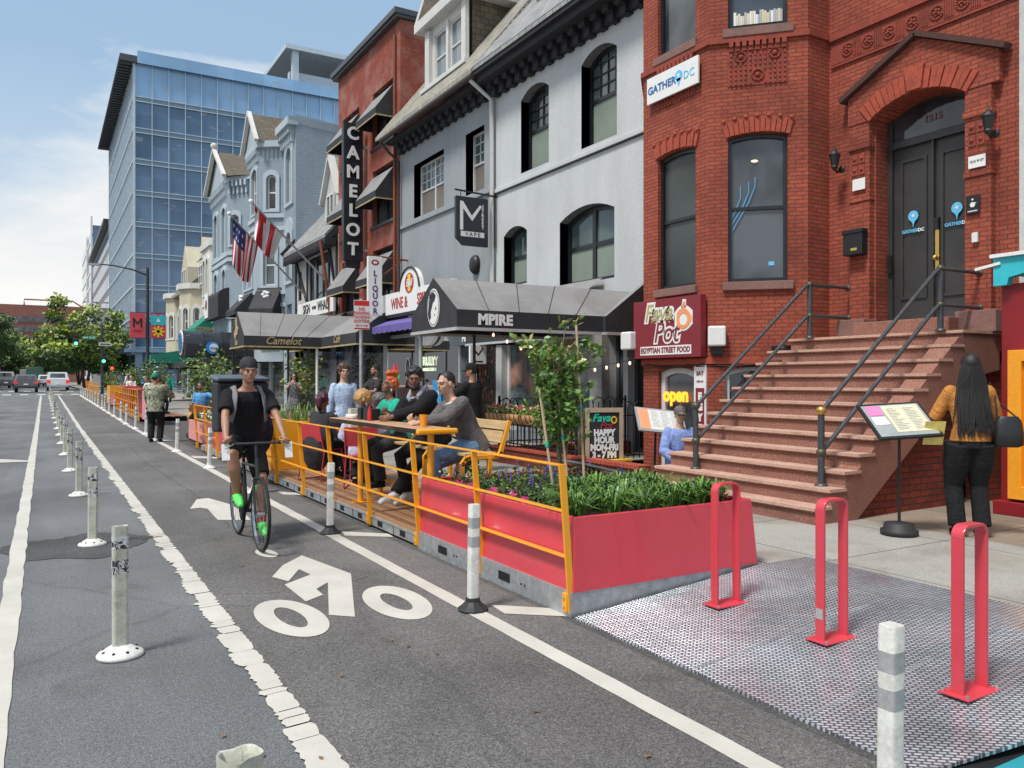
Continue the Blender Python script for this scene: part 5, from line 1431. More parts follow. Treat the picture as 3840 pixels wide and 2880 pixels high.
# wine & spirits sign
FWn = fx(9.28)
ws = thing('shop_sign', 'long white Wine and Spirits sign with an arched emblem top', 'sign')
cir = [(21.85 + .72 * math.cos(a), 4.30 + .62 * math.sin(a)) for a in [PI * k / 14 for k in range(15)]]
mb = MB(); mb.prism(FWn, [(24.4, 3.62), (24.4, 4.28)] + [(u, z) for u, z in cir if 1][::1][:0] + [(22.6, 4.28)] + [c for c in cir if c[1] > 4.3][0:] [::1] + [(21.1, 4.28), (19.0, 4.28), (19.0, 3.62)], -.16, 0); mb.build('board', 'sign_white', ws, bevel=.01)
mb = MB(); mb.fbox(FWn, 19.0, 24.42, -.17, .02, 3.52, 3.62); mb.tube([FWn.P(u, .01, z) for u, z in [(22.6, 4.28)] + cir[1:-1] + [(21.1, 4.28)]], .03, 5); mb.build('edge_trim', 'paint_black', ws)
mb = MB(); text(mb, FWn, 22.62, .004, 3.92, 'WINE &', .46, flip=True, bold=.01, sx=.8); text(mb, FWn, 20.7, .004, 3.92, 'SPIRITS', .46, flip=True, bold=.01, sx=.8); mb.build('lettering', M('letter_red', (.36, .02, .02), .5), ws)
mb = MB(); mb.prism(FWn, [(21.85 + .33 * math.sin(t), 4.46 + .30 * math.cos(t)) for t in [2 * PI * k / 24 for k in range(24)]], .0, .006); mb.fbox(FWn, 21.75, 21.95, .006, .009, 4.22, 4.72, 1); text(mb, FWn, 21.85, .012, 4.46, 'Bell', .3, 2, .3, flip=True, bold=.006); mb.build('emblem', ['letter_red', 'petal_yellow', 'sign_white'], ws)
# LIQUOR blade sign
FL = fy(23.7); lq = thing('blade_sign', 'white vertical LIQUOR blade sign with purple letters', 'sign')
mb = MB(); mb.fbox(FL, 8.69, 9.15, -.12, 0, 3.62, 5.46); mb.build('panel', 'sign_white', lq, bevel=.008)
mb = MB()
for i, ch_ in enumerate('LIQUOR'): text(mb, FL, 8.92, .004, 4.92 - i * .235, ch_, .25, bold=.008, sx=.95)
mb.build('lettering', M('letter_purple', (.10, .03, .16), .5), lq)
mb = MB(); mb.prism(FL, [(8.92 + .13 * math.sin(t), 5.27 + .09 * math.cos(t)) for t in [2 * PI * k / 20 for k in range(20)]], .0, .004); mb.prism(FL, [(8.92 + .07 * math.sin(t), 5.27 + .04 * math.cos(t)) for t in [2 * PI * k / 20 for k in range(20)]], .004, .007, 1); mb.build('emblem', ['letter_red', 'sign_white'], lq)
mb = MB(); mb.bar((8.69, 23.76, 5.50), (10.05, 23.76, 5.42), .04, .05); mb.bar((9.2, 23.76, 4.9), (9.85, 23.76, 5.42), .04, .04); mb.build('bracket', M('rust', (.20, .06, .03), .8), lq)
# purple awning
mb = MB(); mb.hexa([(9.45, 19.4, 3.42), (9.45, 24.2, 3.42), (8.85, 24.2, 3.16), (8.85, 19.4, 3.16), (9.45, 19.4, 3.5), (9.45, 24.2, 3.5), (8.85, 24.2, 3.24), (8.85, 19.4, 3.24)])
k = 24
for i in range(k): y = 19.4 + 4.8 * i / k; mb.box(8.83, 8.85, y, y + 4.8 / k, 3.02 + .02 * (i % 2), 3.24)
o = mb.build('awning', M('cloth_purple', (.12, .09, .30), .8, var=.2, scale=2)); tag(o, 'short purple cloth awning under the Wine sign', 'awning')
# wall bell and bits
mb = MB(); mb.lathe((0, 0, 0), [(.0, .16), (.16, .15), (.20, .08), (.2, 0)], 16, M4=Matrix.Translation((10.05, 19.05, 4.7)) @ Matrix.Rotation(-PI / 2, 4, 'Y') @ Matrix.Diagonal((1.3, 1, 1, 1))); o = mb.build('alarm_bell', 'black_iron'); tag(o, 'round black alarm bell on the grey-blue wall', 'alarm bell')
mb = MB()
for i in range(5): mb.tube([(9.9, 17.9 + .35 * i, 3.45), (9.8, 18.05 + .35 * i, 3.62), (9.9, 18.2 + .35 * i, 3.5)], .02, 5)
mb.box(9.7, 9.95, 18.0, 19.9, 3.36, 3.42); o = mb.build('flood_lamp', 'rail_iron'); tag(o, 'floodlight rack with wires above the striped canopy', 'floodlight')
# M street vape blade sign
FV = fy(17.88); vs_ = thing('blade_sign', 'dark cut-corner M Street Vape blade sign on an iron bracket', 'sign')
mb = MB(); mb.prism(FV, [(8.85, 6.2), (9.76, 6.2), (9.76, 4.98), (9.05, 4.98), (8.85, 5.17)], -.1, 0); mb.build('panel', M('sign_navy', (.02, .026, .036), .45), vs_, bevel=.008)
mb = MB(); mb.prism(FV, [(8.96, 5.36), (8.96, 6.08), (9.04, 6.08), (9.29, 5.73), (9.52, 6.02), (9.57, 5.98), (9.30, 5.60), (9.045, 5.9), (9.045, 5.36)], 0, .006); mb.fbox(FV, 8.98, 9.64, 0, .006, 5.20, 5.33); mb.build('big_letter', 'sign_white', vs_)
mb = MB(); text(mb, FV, 9.31, .008, 5.265, 'VAPE', .14, 1, spacing=1.5)
for i, c_ in enumerate('STREET'): text(mb, FV, 9.60, .006, 5.98 - .105 * i, c_, .125, 0, bold=.001)
mb.build('lettering', ['sign_white', 'sign_navy'], vs_)
mb = MB(); mb.bar((8.84, 17.93, 6.36), (10.05, 17.93, 6.30), .03, .04); mb.bar((9.0, 17.93, 6.2), (9.0, 17.93, 6.36), .015, .015); mb.bar((9.6, 17.93, 6.2), (9.6, 17.93, 6.34), .015, .015); mb.bar((9.98, 17.93, 5.0), (9.98, 17.93, 6.4), .03, .03); mb.build('bracket', 'black_iron', vs_)
# hanging M sign + fascia sign
FM = fy(17.5); o = thing('hanging_sign', 'small white hanging sign with a black M under the canopy', 'sign')
mb = MB(); mb.fbox(FM, 9.05, 9.5, -.08, 0, 2.0, 2.46); mb.build('panel', 'sign_white', o, bevel=.006)
mb = MB(); mb.prism(FM, [(9.12, 2.12), (9.12, 2.40), (9.15, 2.40), (9.27, 2.25), (9.39, 2.40), (9.42, 2.38), (9.27, 2.2), (9.15, 2.34), (9.15, 2.12)], 0, .004); mb.fbox(FM, 9.12, 9.40, 0, .004, 2.045, 2.075); mb.build('letter', 'paint_black', o)
mb = MB(); mb.fbox(fx(9.3), 12.0, 19.0, -.1, 0, 2.50, 2.82); o = mb.build('fascia_board', M('fascia_blue', (.07, .085, .10), .6)); tag(o, 'dark blue-grey fascia board with small MPIRE letters', 'sign board')
mb = MB(); text(mb, fx(9.3), 18.15, .004, 2.66, 'MPIRE', .22, flip=True, bold=.01); mb.build('lettering', 'sign_white', o)
o = MB(); o.prism(fx(9.35), [(20.75 + .62 * math.sin(t), 3.0 + .42 * math.cos(t)) for t in [PI / 2 + PI * k / 14 for k in range(15)]], -.1, .02); o = o.build('round_sign', 'sign_white'); tag(o, 'half-round white shop sign under the canopy edge', 'sign')
mb = MB(); text(mb, fx(9.35), 20.75, .022, 2.88, 'SINCE 1937', .16, flip=True); mb.build('lettering', 'sign_navy', o)

M('canvas_black', (.022, .023, .027), .75, var=.25, scale=1.5, fine=90, dirt=(.06, .06, .062), dirtamt=.4); M('canvas_top', (.235, .235, .235), .8, var=.15, scale=1.2, fine=90, dirt=(.07, .065, .06), dirtamt=.35)
M('gold_trim', (.42, .32, .16), .5, var=.5, scale=9, dirt=(.1, .08, .05)); M('alu_edge', (.5, .5, .5), .4, metal=.3)
def canopy(nm, lab, xf, xw, y0, y1, zb, zv, zp, wy0, wy1, xwall, zw, edge, seams, mats=('canvas_black', 'canvas_top')):
    """street canopy: gabled tunnel from xf to xw between y0..y1, plus a wall awning wy0..wy1"""
    root = thing(nm, lab, 'canopy'); yc = (y0 + y1) / 2
    mb = MB(); Fe = fx(xf)
    mb.prism(Fe, [(y0, zb), (y1, zb), (y1, zv), (yc, zp), (y0, zv)], -.01, 0); mb.build('front_panel', mats[0], root)
    for y in (y0, y1): MB().box(xf, xw, y - .006, y + .006, zb, zv).build('valance', mats[0], root)
    mb = MB()
    for ya, yb in ((y0, yc), (y1, yc)): mb.poly([(xf, ya, zv), (xw, ya, zv), (xwall, yb, zp), (xf, yb, zp)])
    mb.build('roof_cloth', mats[1], root)
    mb = MB()
    for i in range(1, seams + 1):
        t = i / (seams + 1); x = xf + (xw - xf) * t; mb.bar((x, y0 - .004, zv), (x + (xwall - xw) * t * .9, yc, zp + .004), .012, .008)
    mb.build('seam', mats[0], root)
    mb = MB()
    for ya, yb in ((wy0, y0), (y1, wy1)):
        mb.poly([(xw, ya, zv), (xw, yb, zv), (xwall, yb, zw), (xwall, ya, zw)])
    mb.build('wall_awning', mats[1], root)
    for ya, yb, y in ((wy0, y0, wy0), (y1, wy1, wy1)): MB().box(xw - .006, xw + .006, ya, yb, zb, zv).poly([(xw, y, zb), (xwall, y, zb), (xwall, y, zw), (xw, y, zv)]).build('awning_valance', mats[0], root)
    mb = MB(); e = .03
    for a, b_ in (((xf, y0), (xf, y1)), ((xf, y0), (xw, y0)), ((xf, y1), (xw, y1)), ((xw, wy0), (xw, y0)), ((xw, y1), (xw, wy1)), ((xw, wy0), (xwall, wy0))): mb.bar((*a, zb - .02), (*b_, zb - .02), .05, .05)
    mb.build('frame', edge, root)
    return root
mp_ = canopy('entrance_canopy', 'black and grey MPIRE entrance canopy reaching over the pavement', 5.72, 8.62, 11.52, 13.35, 2.45, 2.74, 3.34, 11.42, 16.9, 9.98, 3.72, 'alu_edge', 4)
mb = MB(); text(mb, fy(11.52), 6.42, .012, 2.585, 'MPIRE', .235, bold=.012, spacing=1.06); mb.build('lettering', 'sign_white', mp_)
FE = fx(5.72); cy, cz = 12.42, 2.83
mb = MB(); el = lambda a, b_, k=28, du=0, dz=0: [(cy + du + a * math.sin(2 * PI * i / k), cz + dz + b_ * math.cos(2 * PI * i / k)) for i in range(k)]
mb.prism(FE, el(.245, .325), .0, .006); mb.build('medallion', 'sign_white', mp_)
mb = MB(); ringframe(mb, FE, el(.225, .30), el(.212, .287), .006, .009)
mb.prism(FE, [(cy + .17, cz + .1), (cy + .12, cz + .22), (cy, cz + .27), (cy - .1, cz + .2), (cy - .06, cz + .12), (cy + .02, cz + .08), (cy + .06, cz), (cy + .10, cz - .06), (cy + .09, cz - .16), (cy + .15, cz - .2), (cy + .2, cz - .1)], .006, .010)
for i in range(6): mb.prism(FE, [(cy - .02 + i * .03, cz + .17), (cy + .01 + i * .03, cz + .27), (cy + .0 + i * .03, cz + .17)], .006, .012)
mb.prism(FE, [(cy - .1, cz + .02), (cy - .13, cz - .03), (cy - .08, cz - .04)], .006, .01); mb.prism(FE, [(cy - .08, cz - .11), (cy - .03, cz - .12), (cy - .06, cz - .14)], .006, .01); mb.build('head_profile', 'paint_black', mp_)
mb = MB(); mb.cyl((5.85, 13.25, .15), (5.85, 13.25, 2.44), .035, n=10); mb.build('post', 'alu', mp_); mb = MB(); mb.cyl((6.95, 13.28, .15), (6.95, 13.28, 2.44), .03, n=10); mb.build('post', 'rust_dark', mp_)
cm = canopy('entrance_canopy', 'long black and grey Camelot Cafe canopy with gold trim', 5.72, 8.32, 27.35, 29.65, 2.74, 3.08, 3.95, 23.75, 31.5, 9.98, 4.2, 'gold_trim', 4)
mb = MB(); text(mb, fy(27.35), 7.0, .012, 2.92, 'Camelot', .36, 0, .35, bold=.004, sx=.95); text(mb, fx(8.31), 25.6, .012, 2.94, 'Café', .36, 0, .35, bold=.004, flip=True)
mb.build('lettering', 'gold_trim', cm)
mb = MB(); FE = fx(5.72); cy, cz = 28.5, 3.25
mb.prism(FE, [(cy + .15, cz - .3), (cy + .35, cz - .05), (cy + .12, cz + .12), (cy + .1, cz + .45), (cy, cz + .5), (cy - .08, cz + .2), (cy - .3, cz + .1), (cy - .2, cz - .12), (cy - .02, cz - .08)], 0, .03); text(mb, FE, cy, .02, cz - .38, '1823', .2, flip=True, bold=.01); mb.build('horse_emblem', 'gold_trim', cm)
for x, y in ((5.8, 27.45), (5.8, 29.55), (7.2, 27.45), (8.2, 27.45)): mb = MB(); mb.cyl((x, y, .15), (x, y, 2.74), .035 if x < 8 else .05, n=8); mb.build('post', 'black_iron' if x < 8 else 'sign_white', cm)

cb = thing('brick_building', 'tall flat-roofed red brick building with black window awnings', 'building')
CW = [rect(25.02, 26.95, z, z + 3.0 - 1.05) for z in (7.0, 9.75, 4.2)] + [rect(28.35, 30.3, z, z + 1.95) for z in (7.0, 9.75, 4.2)]
mb = MB(); wall(mb, F10, rect(24.4, 30.76, 3.3, 13.4), CW, depth=.3); mb.poly([(10.05, 24.4, 3), (22, 24.4, 3), (22, 24.4, 13.4), (10.05, 24.4, 13.4)]); mb.poly([(10.05, 30.76, 3), (22, 30.76, 3), (22, 30.76, 13.4), (10.05, 30.76, 13.4)]); mb.poly([(10.05, 24.4, 13.4), (22, 24.4, 13.4), (22, 30.76, 13.4), (10.05, 30.76, 13.4)])
mb.build('wall', 'brick_camelot', cb)
mb = MB(); mb.box(9.85, 22, 24.25, 30.9, 13.4, 13.5); mb.box(9.78, 22, 24.2, 30.95, 13.5, 13.68); mb.build('coping', 'rail_iron', cb)
for o in CW:
    window(cb, F10, o, .22, 'frame_black', 'glass_dark', .06, .5, vbar=1)
    u0, u1, z0, z1 = o[0][0] - .02, o[1][0] + .02, o[0][1], o[2][1]
    mb = MB(); mb.fbox(F10, u0 - .1, u1 + .1, -.2, .06, z0 - .1, z0); mb.build('sill', 'rail_iron', cb)
    zt, zb = z0 + 1.72 + 0, z0 + .62
    a = thing('window_awning', '%s black window awning of the %s column on the brick building' % ({9.75: 'top', 7.0: 'middle', 4.2: 'lowest'}[z0], 'near' if u0 < 27 else 'far'), 'awning', group='black window awnings of the brick building')
    if zt < 6 and u0 > 27: pass
    mb = MB(); mb.poly([F10.P(u0, .01, zt), F10.P(u1, .01, zt), F10.P(u1, .62, zb + .25), F10.P(u0, .62, zb + .25)]); mb.build('canvas', 'canvas_top', a)
    mb = MB(); mb.fbox(F10, u0, u1, .61, .622, zb, zb + .25)
    for u in (u0, u1): mb.prism(F10, [(u - .004, zb), (u + .004, zb), (u + .004, zt), (u - .004, zt)], .0, .01); mb.poly([F10.P(u, .01, zb), F10.P(u, .62, zb), F10.P(u, .62, zb + .25), F10.P(u, .01, zt)])
    mb.build('side_panel', 'canvas_black', a)
    mb = MB(); mb.fbox(F10, u0, u1, .6, .63, zb - .02, zb + .02); mb.bar(F10.P(u0, .0, zb), F10.P(u0, .62, zb), .03, .04); mb.build('trim', 'gold_trim', a)
mb = MB(); mb.tube([F10.P(24.75, .06, 13.0), F10.P(24.75, .06, 3.4)], .05, 7); mb.build('downpipe', 'rust', cb)
mb = MB(); mb.box(10.02, 10.2, 24.42, 30.7, .15, 3.3); mb.build('cafe_front', 'glass_dark', cb)
# CAMELOT sign
FC = fy(27.4); cs = thing('blade_sign', 'tall black vertical CAMELOT blade sign with white letters', 'sign')
mb = MB(); mb.fbox(FC, 9.14, 9.86, -.24, 0, 5.85, 10.75); mb.fbox(FC, 9.22, 9.78, -.2, -.04, 5.6, 5.86); mb.build('cabinet', M('sign_black', (.014, .016, .02), .4), cs, bevel=.02)
mb = MB()
for i, c_ in enumerate('CAMELOT'): text(mb, FC, 9.48, .01, 10.35 - i * .685, c_, .62, bold=.018, extrude=.03)
mb.build('lettering', 'sign_white', cs)
mb = MB()
for z in (6.2, 8.2, 9.9): mb.box(9.86, 10.05, 27.45, 27.55, z, z + .1)
mb.build('bracket', 'alu', cs)

wt = thing('tavern', 'half-timbered white tavern with a steep slate roof and dormer', 'building')
WT = [rect(32.1, 34.85, 5.0, 6.9), rect(36.0, 36.6, 5.2, 6.5)]
mb = MB(); wall(mb, F10, rect(30.76, 36.95, 3.0, 7.4), WT, depth=.15); mb.build('wall', 'paint_whale', wt)
window(wt, F10, WT[0], .1, 'frame_black', 'glass_dark', .1, 0, vbar=2); window(wt, F10, WT[1], .1, 'frame_black', 'glass_dark', .06, .5)
mb = MB()
for u in (30.9, 31.9, 35.0, 36.85): mb.fbox(F10, u - .09, u + .09, 0, .05, 3.1, 7.4)
for z in (4.95, 7.05): mb.fbox(F10, 30.8, 36.9, 0, .06, z - .09, z + .09)
mb.bar(F10.P(35.1, .03, 5.1), F10.P(36.7, .03, 6.9), .08, .16); mb.bar(F10.P(31.0, .03, 5.1), F10.P(31.8, .03, 6.9), .08, .14); mb.build('timber_frame', 'paint_dark', wt)
gable_roof(wt, 30.76, 37.1, 9.5, 7.22, 13.2, 11.4, 'slate_grey')
mb = MB(); mb.bar((9.48, 37.12, 7.3), (13.2, 37.12, 11.5), .12, .3); mb.build('verge_board', 'paint_dark', wt)
mb = MB(); mb.fbox(F10, 30.76, 37.1, .1, .55, 6.95, 7.22)
for i in range(24): mb.fbox(F10, 30.85 + i * .26, 30.95 + i * .26, .5, .6, 6.8, 6.96)
mb.build('eave', 'paint_dark', wt)
mb = MB(); Fq = fx(10.5); mb.prism(Fq, [(32.0, 8.3), (34.0, 8.3), (34.0, 9.4), (33.0, 10.9), (32.0, 9.4)], -1.8, 0); mb.build('dormer', 'paint_whale', wt)
mb = MB()
for a, b_ in (((31.8, 9.2), (33.0, 11.05)), ((33.0, 11.05), (34.2, 9.2))): mb.bar(Fq.P(a[0], .05, a[1]), Fq.P(b_[0], .05, b_[1]), .3, .12)
mb.build('bargeboard', 'paint_white', wt)
for ya, yb in ((31.8, 33.0), (34.2, 33.0)): pass
mb = MB(); mb.poly([(10.4, 31.75, 9.15), (10.4, 33.0, 11.12), (13, 33.0, 11.12), (13, 31.75, 9.15)]); mb.poly([(10.4, 34.25, 9.15), (10.4, 33.0, 11.12), (13, 33.0, 11.12), (13, 34.25, 9.15)]); mb.build('dormer_roof', 'slate_grey', wt)
window(wt, fx(10.48), rect(32.5, 33.5, 8.45, 9.45), -.03, 'frame_white', 'glass_green', .08, 0, vbar=1)
mb = MB(); mb.cyl((10.5, 33.0, 11.0), (10.5, 33.0, 11.7), .02, n=5); mb.bar((10.5, 32.6, 11.5), (10.5, 33.4, 11.5), .02, .03); mb.ell((10.5, 33, 11.3), .07); mb.build('weathervane', 'black_iron', wt)
mb = MB(); mb.cyl((9.4, 31.0, 7.1), (9.9, 31.0, 3.5), .07, n=7); mb.build('downpipe', 'rust', wt)
FT = fx(9.75); o = thing('tavern_sign', 'white Sign of the Whale board on the tavern front', 'sign'); mb = MB(); mb.fbox(FT, 30.5, 35.6, -.1, 0, 4.3, 4.95); mb.build('board', 'sign_white', o, bevel=.01)
mb = MB(); text(mb, FT, 34.15, .01, 4.62, 'SIGN', .55, flip=True, bold=.008, sx=.85); text(mb, FT, 33.05, .01, 4.62, 'OF THE', .16, flip=True, bold=.01); text(mb, FT, 31.75, .01, 4.62, 'WHALE', .55, flip=True, bold=.008, sx=.85); mb.build('lettering', 'paint_black', o)
mb = MB(); mb.fbox(F10, 30.8, 36.95, -.6, -.5, .15, 3.2); mb.box(10.0, 10.7, 30.76, 30.9, .15, 3.2); mb.build('ground_floor_glass', 'glass_dark', wt)
# flags
def flag(lab, base, tip, mats, painter, hang):
    root = thing('flag', lab, 'flag', group='flags on angled poles')
    mb = MB(); mb.cyl(base, tip, .045, .03, 8); pole = mb.build('pole', 'alu', root); MB().ell(tip, .09).build('finial', 'sign_white', pole)
    b_, t_ = V(base), V(tip); a = t_.lerp(b_, .04); c = t_.lerp(b_, .36)
    mb = MB(); nu, nv = 30, 16
    for i in range(nu):
        for j in range(nv):
            def P(i, j):
                u, v = i / nu, j / nv
                top = a.lerp(c, u * (1 - .25 * v)); d = hang * v
                fold = .16 * math.sin(u * 14 + v * 2.2) * (v ** .7)
                return top + V((fold * .5 - .45 * v * (1 - u) * 0, fold, -d * (1. + .25 * math.sin(u * 3)) + .0)) + (c - a) * (-.05 * v)
            mb.poly([P(i, j), P(i + 1, j), P(i + 1, j + 1), P(i, j + 1)], painter((i + .5) / nu, (j + .5) / nv))
    mb.build('cloth', mats, root, norm=False)
    return root
M('flag_red', (.42, .02, .03), .8); M('flag_white', (.68, .67, .66), .8); M('flag_navy', (.03, .04, .16), .8)
def us(u, v):   # canton near the tip, stripes run down the fly
    if u < .5 and v < .42: return 1 if (int(u * 26) % 3 == 1 and int(v * 30) % 3 == 1) else 2
    return 0 if int(u * 13) % 2 == 0 else 1
def dc(u, v): return 0 if (.18 < u < .36 or .58 < u < .78 or (v < .2 and int(u * 9) % 3 == 0)) else 1
flag('striped and starred national flag hanging from the left pole', (9.9, 34.84, 5.3), (6.5, 33.88, 8.37), ['flag_red', 'flag_white', 'flag_navy'], us, 1.75)
flag('red and white city flag with bars hanging from the right pole', (9.9, 31.1, 5.3), (6.5, 29.9, 8.1 + .0), ['flag_red', 'flag_white'], dc, 1.15)

bv = thing('blue_rowhouse', 'pale blue Victorian rowhouse with arched windows and a peaked tower', 'building')
bw = thing('blue_rowhouse', 'narrower pale blue Victorian rowhouse with a brown-roofed turret', 'building')
def baybody(par, pts, z0, z1, wins, mat, glass='glass_dark', fmat='frame_white'):
    """pts: plan polygon of the bay, walked from near to far; wins: {seg:[outline...]}"""
    for i, (a, b_) in enumerate(zip(pts, pts[1:])):
        a, b_ = V((*a, 0)), V((*b_, 0)); u = (b_ - a).normalized(); n = V((-u.y, u.x, 0))
        if n.x > 0 and abs(n.x) > .1 or (abs(n.x) <= .1 and n.y > 0): n = -n
        F = Fr(a, u, n); L = (b_ - a).length; ws_ = [[(p[0] * L, p[1]) for p in o] for o in wins.get(i, [])]
        mb = MB(); wall(mb, F, rect(0, L, z0, z1), ws_, depth=.18); mb.build('bay_wall', mat, par)
        for o in ws_:
            window(par, F, o, .14, fmat, glass, .08, .5)
            zt = max(p[1] for p in o); u0, u1 = min(p[0] for p in o), max(p[0] for p in o)
            q = MB(); ringframe(q, F, arch_pts(u0 - .18, u1 + .18, min(p[1] for p in o) - .12, zt + .25, max(.02, (zt - sorted(p[1] for p in o)[1]) * 0 + .3)), arch_pts(u0 - .02, u1 + .02, min(p[1] for p in o), zt, .25), 0, .07); q.build('hood_mould', 'paint_blue_trim' if 'blue' in mat else 'paint_white', par)
def plan_band(par, pts, z0, z1, out, mat, name='cornice'):
    mb = MB(); c = V((sum(p[0] for p in pts) / len(pts) + .4, sum(p[1] for p in pts) / len(pts), 0))
    q = [tuple(c + (V((*p, 0)) - c) * (1 + out / (V((*p, 0)) - c).length)) for p in pts]
    for i in range(len(pts) - 1):
        mb.hexa([(pts[i][0] + .05, pts[i][1], z0), (q[i][0], q[i][1], z0), (q[i + 1][0], q[i + 1][1], z0), (pts[i + 1][0] + .05, pts[i + 1][1], z0), (pts[i][0] + .05, pts[i][1], z1), (q[i][0], q[i][1], z1), (q[i + 1][0], q[i + 1][1], z1), (pts[i + 1][0] + .05, pts[i + 1][1], z1)])
    return mb.build(name, mat, par)
def A_(a, b_, z0, z1, r=.16): return arch_pts(a, b_, z0, z1, min(r, (b_ - a) / 2 * .98), 7)
# near house: flat bay plus tower
mb = MB(); wall(mb, F10, rect(36.95, 46.2, 2.5, 13.4), [arch_pts(37.6, 38.5, 10.0, 12.6, .4), arch_pts(37.6, 38.5, 6.3, 8.6, .4), rect(37.6, 38.6, 3.3, 5.2)], depth=.2)
mb.poly([(10.05, 36.95, 2.5), (24, 36.95, 2.5), (24, 36.95, 12.6), (10.05, 36.95, 13.9)]); mb.build('wall', 'paint_blue_brick', bv)
for o in (arch_pts(37.6, 38.5, 10.0, 12.6, .4), arch_pts(37.6, 38.5, 6.3, 8.6, .4)):
    window(bv, F10, o, .15, 'frame_white', 'glass_dark', .08, .5); q = MB(); ringframe(q, F10, arch_pts(37.35, 38.75, o[0][1] - .15, o[0][1] + 3.0, .65), arch_pts(37.58, 38.52, o[0][1], max(p[1] for p in o), .4), 0, .08); q.build('hood_mould', 'paint_blue_trim', bv)
mb = MB(); mb.fbox(F10, 36.9, 39.2, -.1, .4, 13.4, 13.75); mb.poly([(9.7, 36.85, 13.76), (24, 36.85, 12.66), (24, 36.95, 12.5), (9.7, 36.95, 13.5)]); mb.build('cornice', 'paint_blue_trim', bv); corbels(bv, F10, 37.1, 39.2, 13.4, 7, .14, .7, .3, 'paint_blue_trim')
TA = [(10.05, 39.2), (9.1, 39.9), (9.1, 42.2), (10.05, 43.0)]
baybody(bv, TA, 9.0, 13.0, {0: [A_(.3, .7, 9.9, 11.6)], 1: [A_(.22, .72, 9.9, 12.1, .3)]}, 'paint_blue_brick')
plan_band(bv, TA, 12.9, 13.2, .3, 'paint_blue_trim'); plan_band(bv, TA, 9.5, 9.7, .12, 'paint_blue_trim', 'string_course')
for i in range(2):
    a, b_ = V((*TA[i], 0)), V((*TA[i + 1], 0)); u = (b_ - a).normalized(); corbels(bv, Fr(a, u, V((-abs(u.y), -u.x if u.x < 0 else 0, 0)) if i == 0 else (-1, 0, 0)), .05, (b_ - a).length - .05, 12.9, 5 if i == 0 else 9, .12, .6, .22, 'paint_blue_trim')
mb = MB(); mb.prism(fx(8.95), [(39.6, 13.2), (42.5, 13.2), (41.05, 14.8)], -.1, 0); mb.build('gable', 'paint_blue_plain', bv)
mb = MB(); mb.poly([(8.8, 39.45, 13.15), (12, 39.45, 13.15), (12, 41.05, 14.9), (8.8, 41.05, 14.9)]); mb.poly([(8.8, 42.65, 13.15), (12, 42.65, 13.15), (12, 41.05, 14.9), (8.8, 41.05, 14.9)]); mb.build('gable_roof', 'slate_brown', bv)
mb = MB(); mb.bar((8.82, 39.4, 13.15), (8.82, 41.05, 14.95), .2, .14); mb.bar((8.82, 42.7, 13.15), (8.82, 41.05, 14.95), .2, .14); mb.build('bargeboard', 'paint_white', bv)
TL = [(10.05, 39.0), (8.9, 40.0), (8.9, 43.0), (10.05, 44.0)]
baybody(bv, TL, 2.5, 9.0, {0: [rect(.32, .7, 6.2, 8.2), rect(.3, .7, 3.2, 4.9)], 1: [rect(.2, .45, 6.2, 8.2), rect(.56, .8, 6.2, 8.2)]}, 'paint_blue_plain')
for z in (9.0, 5.9, 5.3): plan_band(bv, TL, z - .14, z + .05, .16, 'paint_blue_trim', 'string_course')
q = MB()
for i in range(2):
    a, b_ = V((*TL[i], 0)), V((*TL[i + 1], 0)); u = (b_ - a).normalized(); n = V((-u.y, u.x, 0)); n = -n if n.x > 0 else n; F = Fr(a, u, n); L = (b_ - a).length
    for k in range(int(L / .3)): q.ell(F.P(.2 + k * .3, .02, 8.65), .07, n=6, k=4)
q.build('rosette_frieze', 'paint_blue_trim', bv)
# far house: turret
TBp = [(10.05, 46.2), (9.05, 47.6), (9.05, 52.4), (10.05, 54.0)]
mb = MB(); mb.fbox(F10, 43.0, 54.0, -.3, 0, 2.5, 12.0); mb.build('wall', 'paint_blue_brick', bw)
baybody(bw, TBp, 2.5, 13.0, {0: [rect(.5, .85, 9.3, 11.0), A_(.4, .8, 3.6, 5.6)], 1: [A_(.1, .32, 9.0, 11.6, .3), A_(.62, .84, 9.0, 11.6, .3), A_(.1, .3, 5.6, 8.0, .3), A_(.62, .82, 5.6, 8.0, .3)]}, 'paint_blue_brick')
for z in (13.0, 8.8, 8.45, 5.2): plan_band(bw, TBp, z - .1, z + .12, .2, 'paint_blue_trim', 'string_course')
for i in range(2):
    a, b_ = V((*TBp[i], 0)), V((*TBp[i + 1], 0)); u = (b_ - a).normalized(); n = V((-u.y, u.x, 0)); n = -n if n.x > 0 else n; corbels(bw, Fr(a, u, n), .1, (b_ - a).length - .1, 12.9, 5 if i == 0 else 14, .14, .75, .25, 'paint_blue_trim')
mb = MB(); mb.prism(fx(8.95), [(47.4, 13.1), (52.7, 13.1), (50.0, 15.1)], -.1, 0); mb.build('gable', 'paint_blue_plain', bw)
mb = MB(); mb.poly([(8.7, 47.0, 13.1), (14, 46.0, 13.1), (14, 50, 15.2), (8.7, 50, 15.2)]); mb.poly([(8.7, 53, 13.1), (14, 54, 13.1), (14, 50, 15.2), (8.7, 50, 15.2)]); mb.poly([(8.75, 47.0, 13.12), (10.1, 46.0, 13.12), (14, 46.0, 13.12)]); mb.build('turret_roof', 'slate_brown', bw)
mb = MB(); mb.bar((8.72, 46.9, 13.1), (8.72, 50, 15.3), .22, .16); mb.bar((8.72, 53.1, 13.1), (8.72, 50, 15.3), .22, .16); mb.ell((8.72, 50, 15.5), .2); mb.build('bargeboard', 'paint_white', bw)

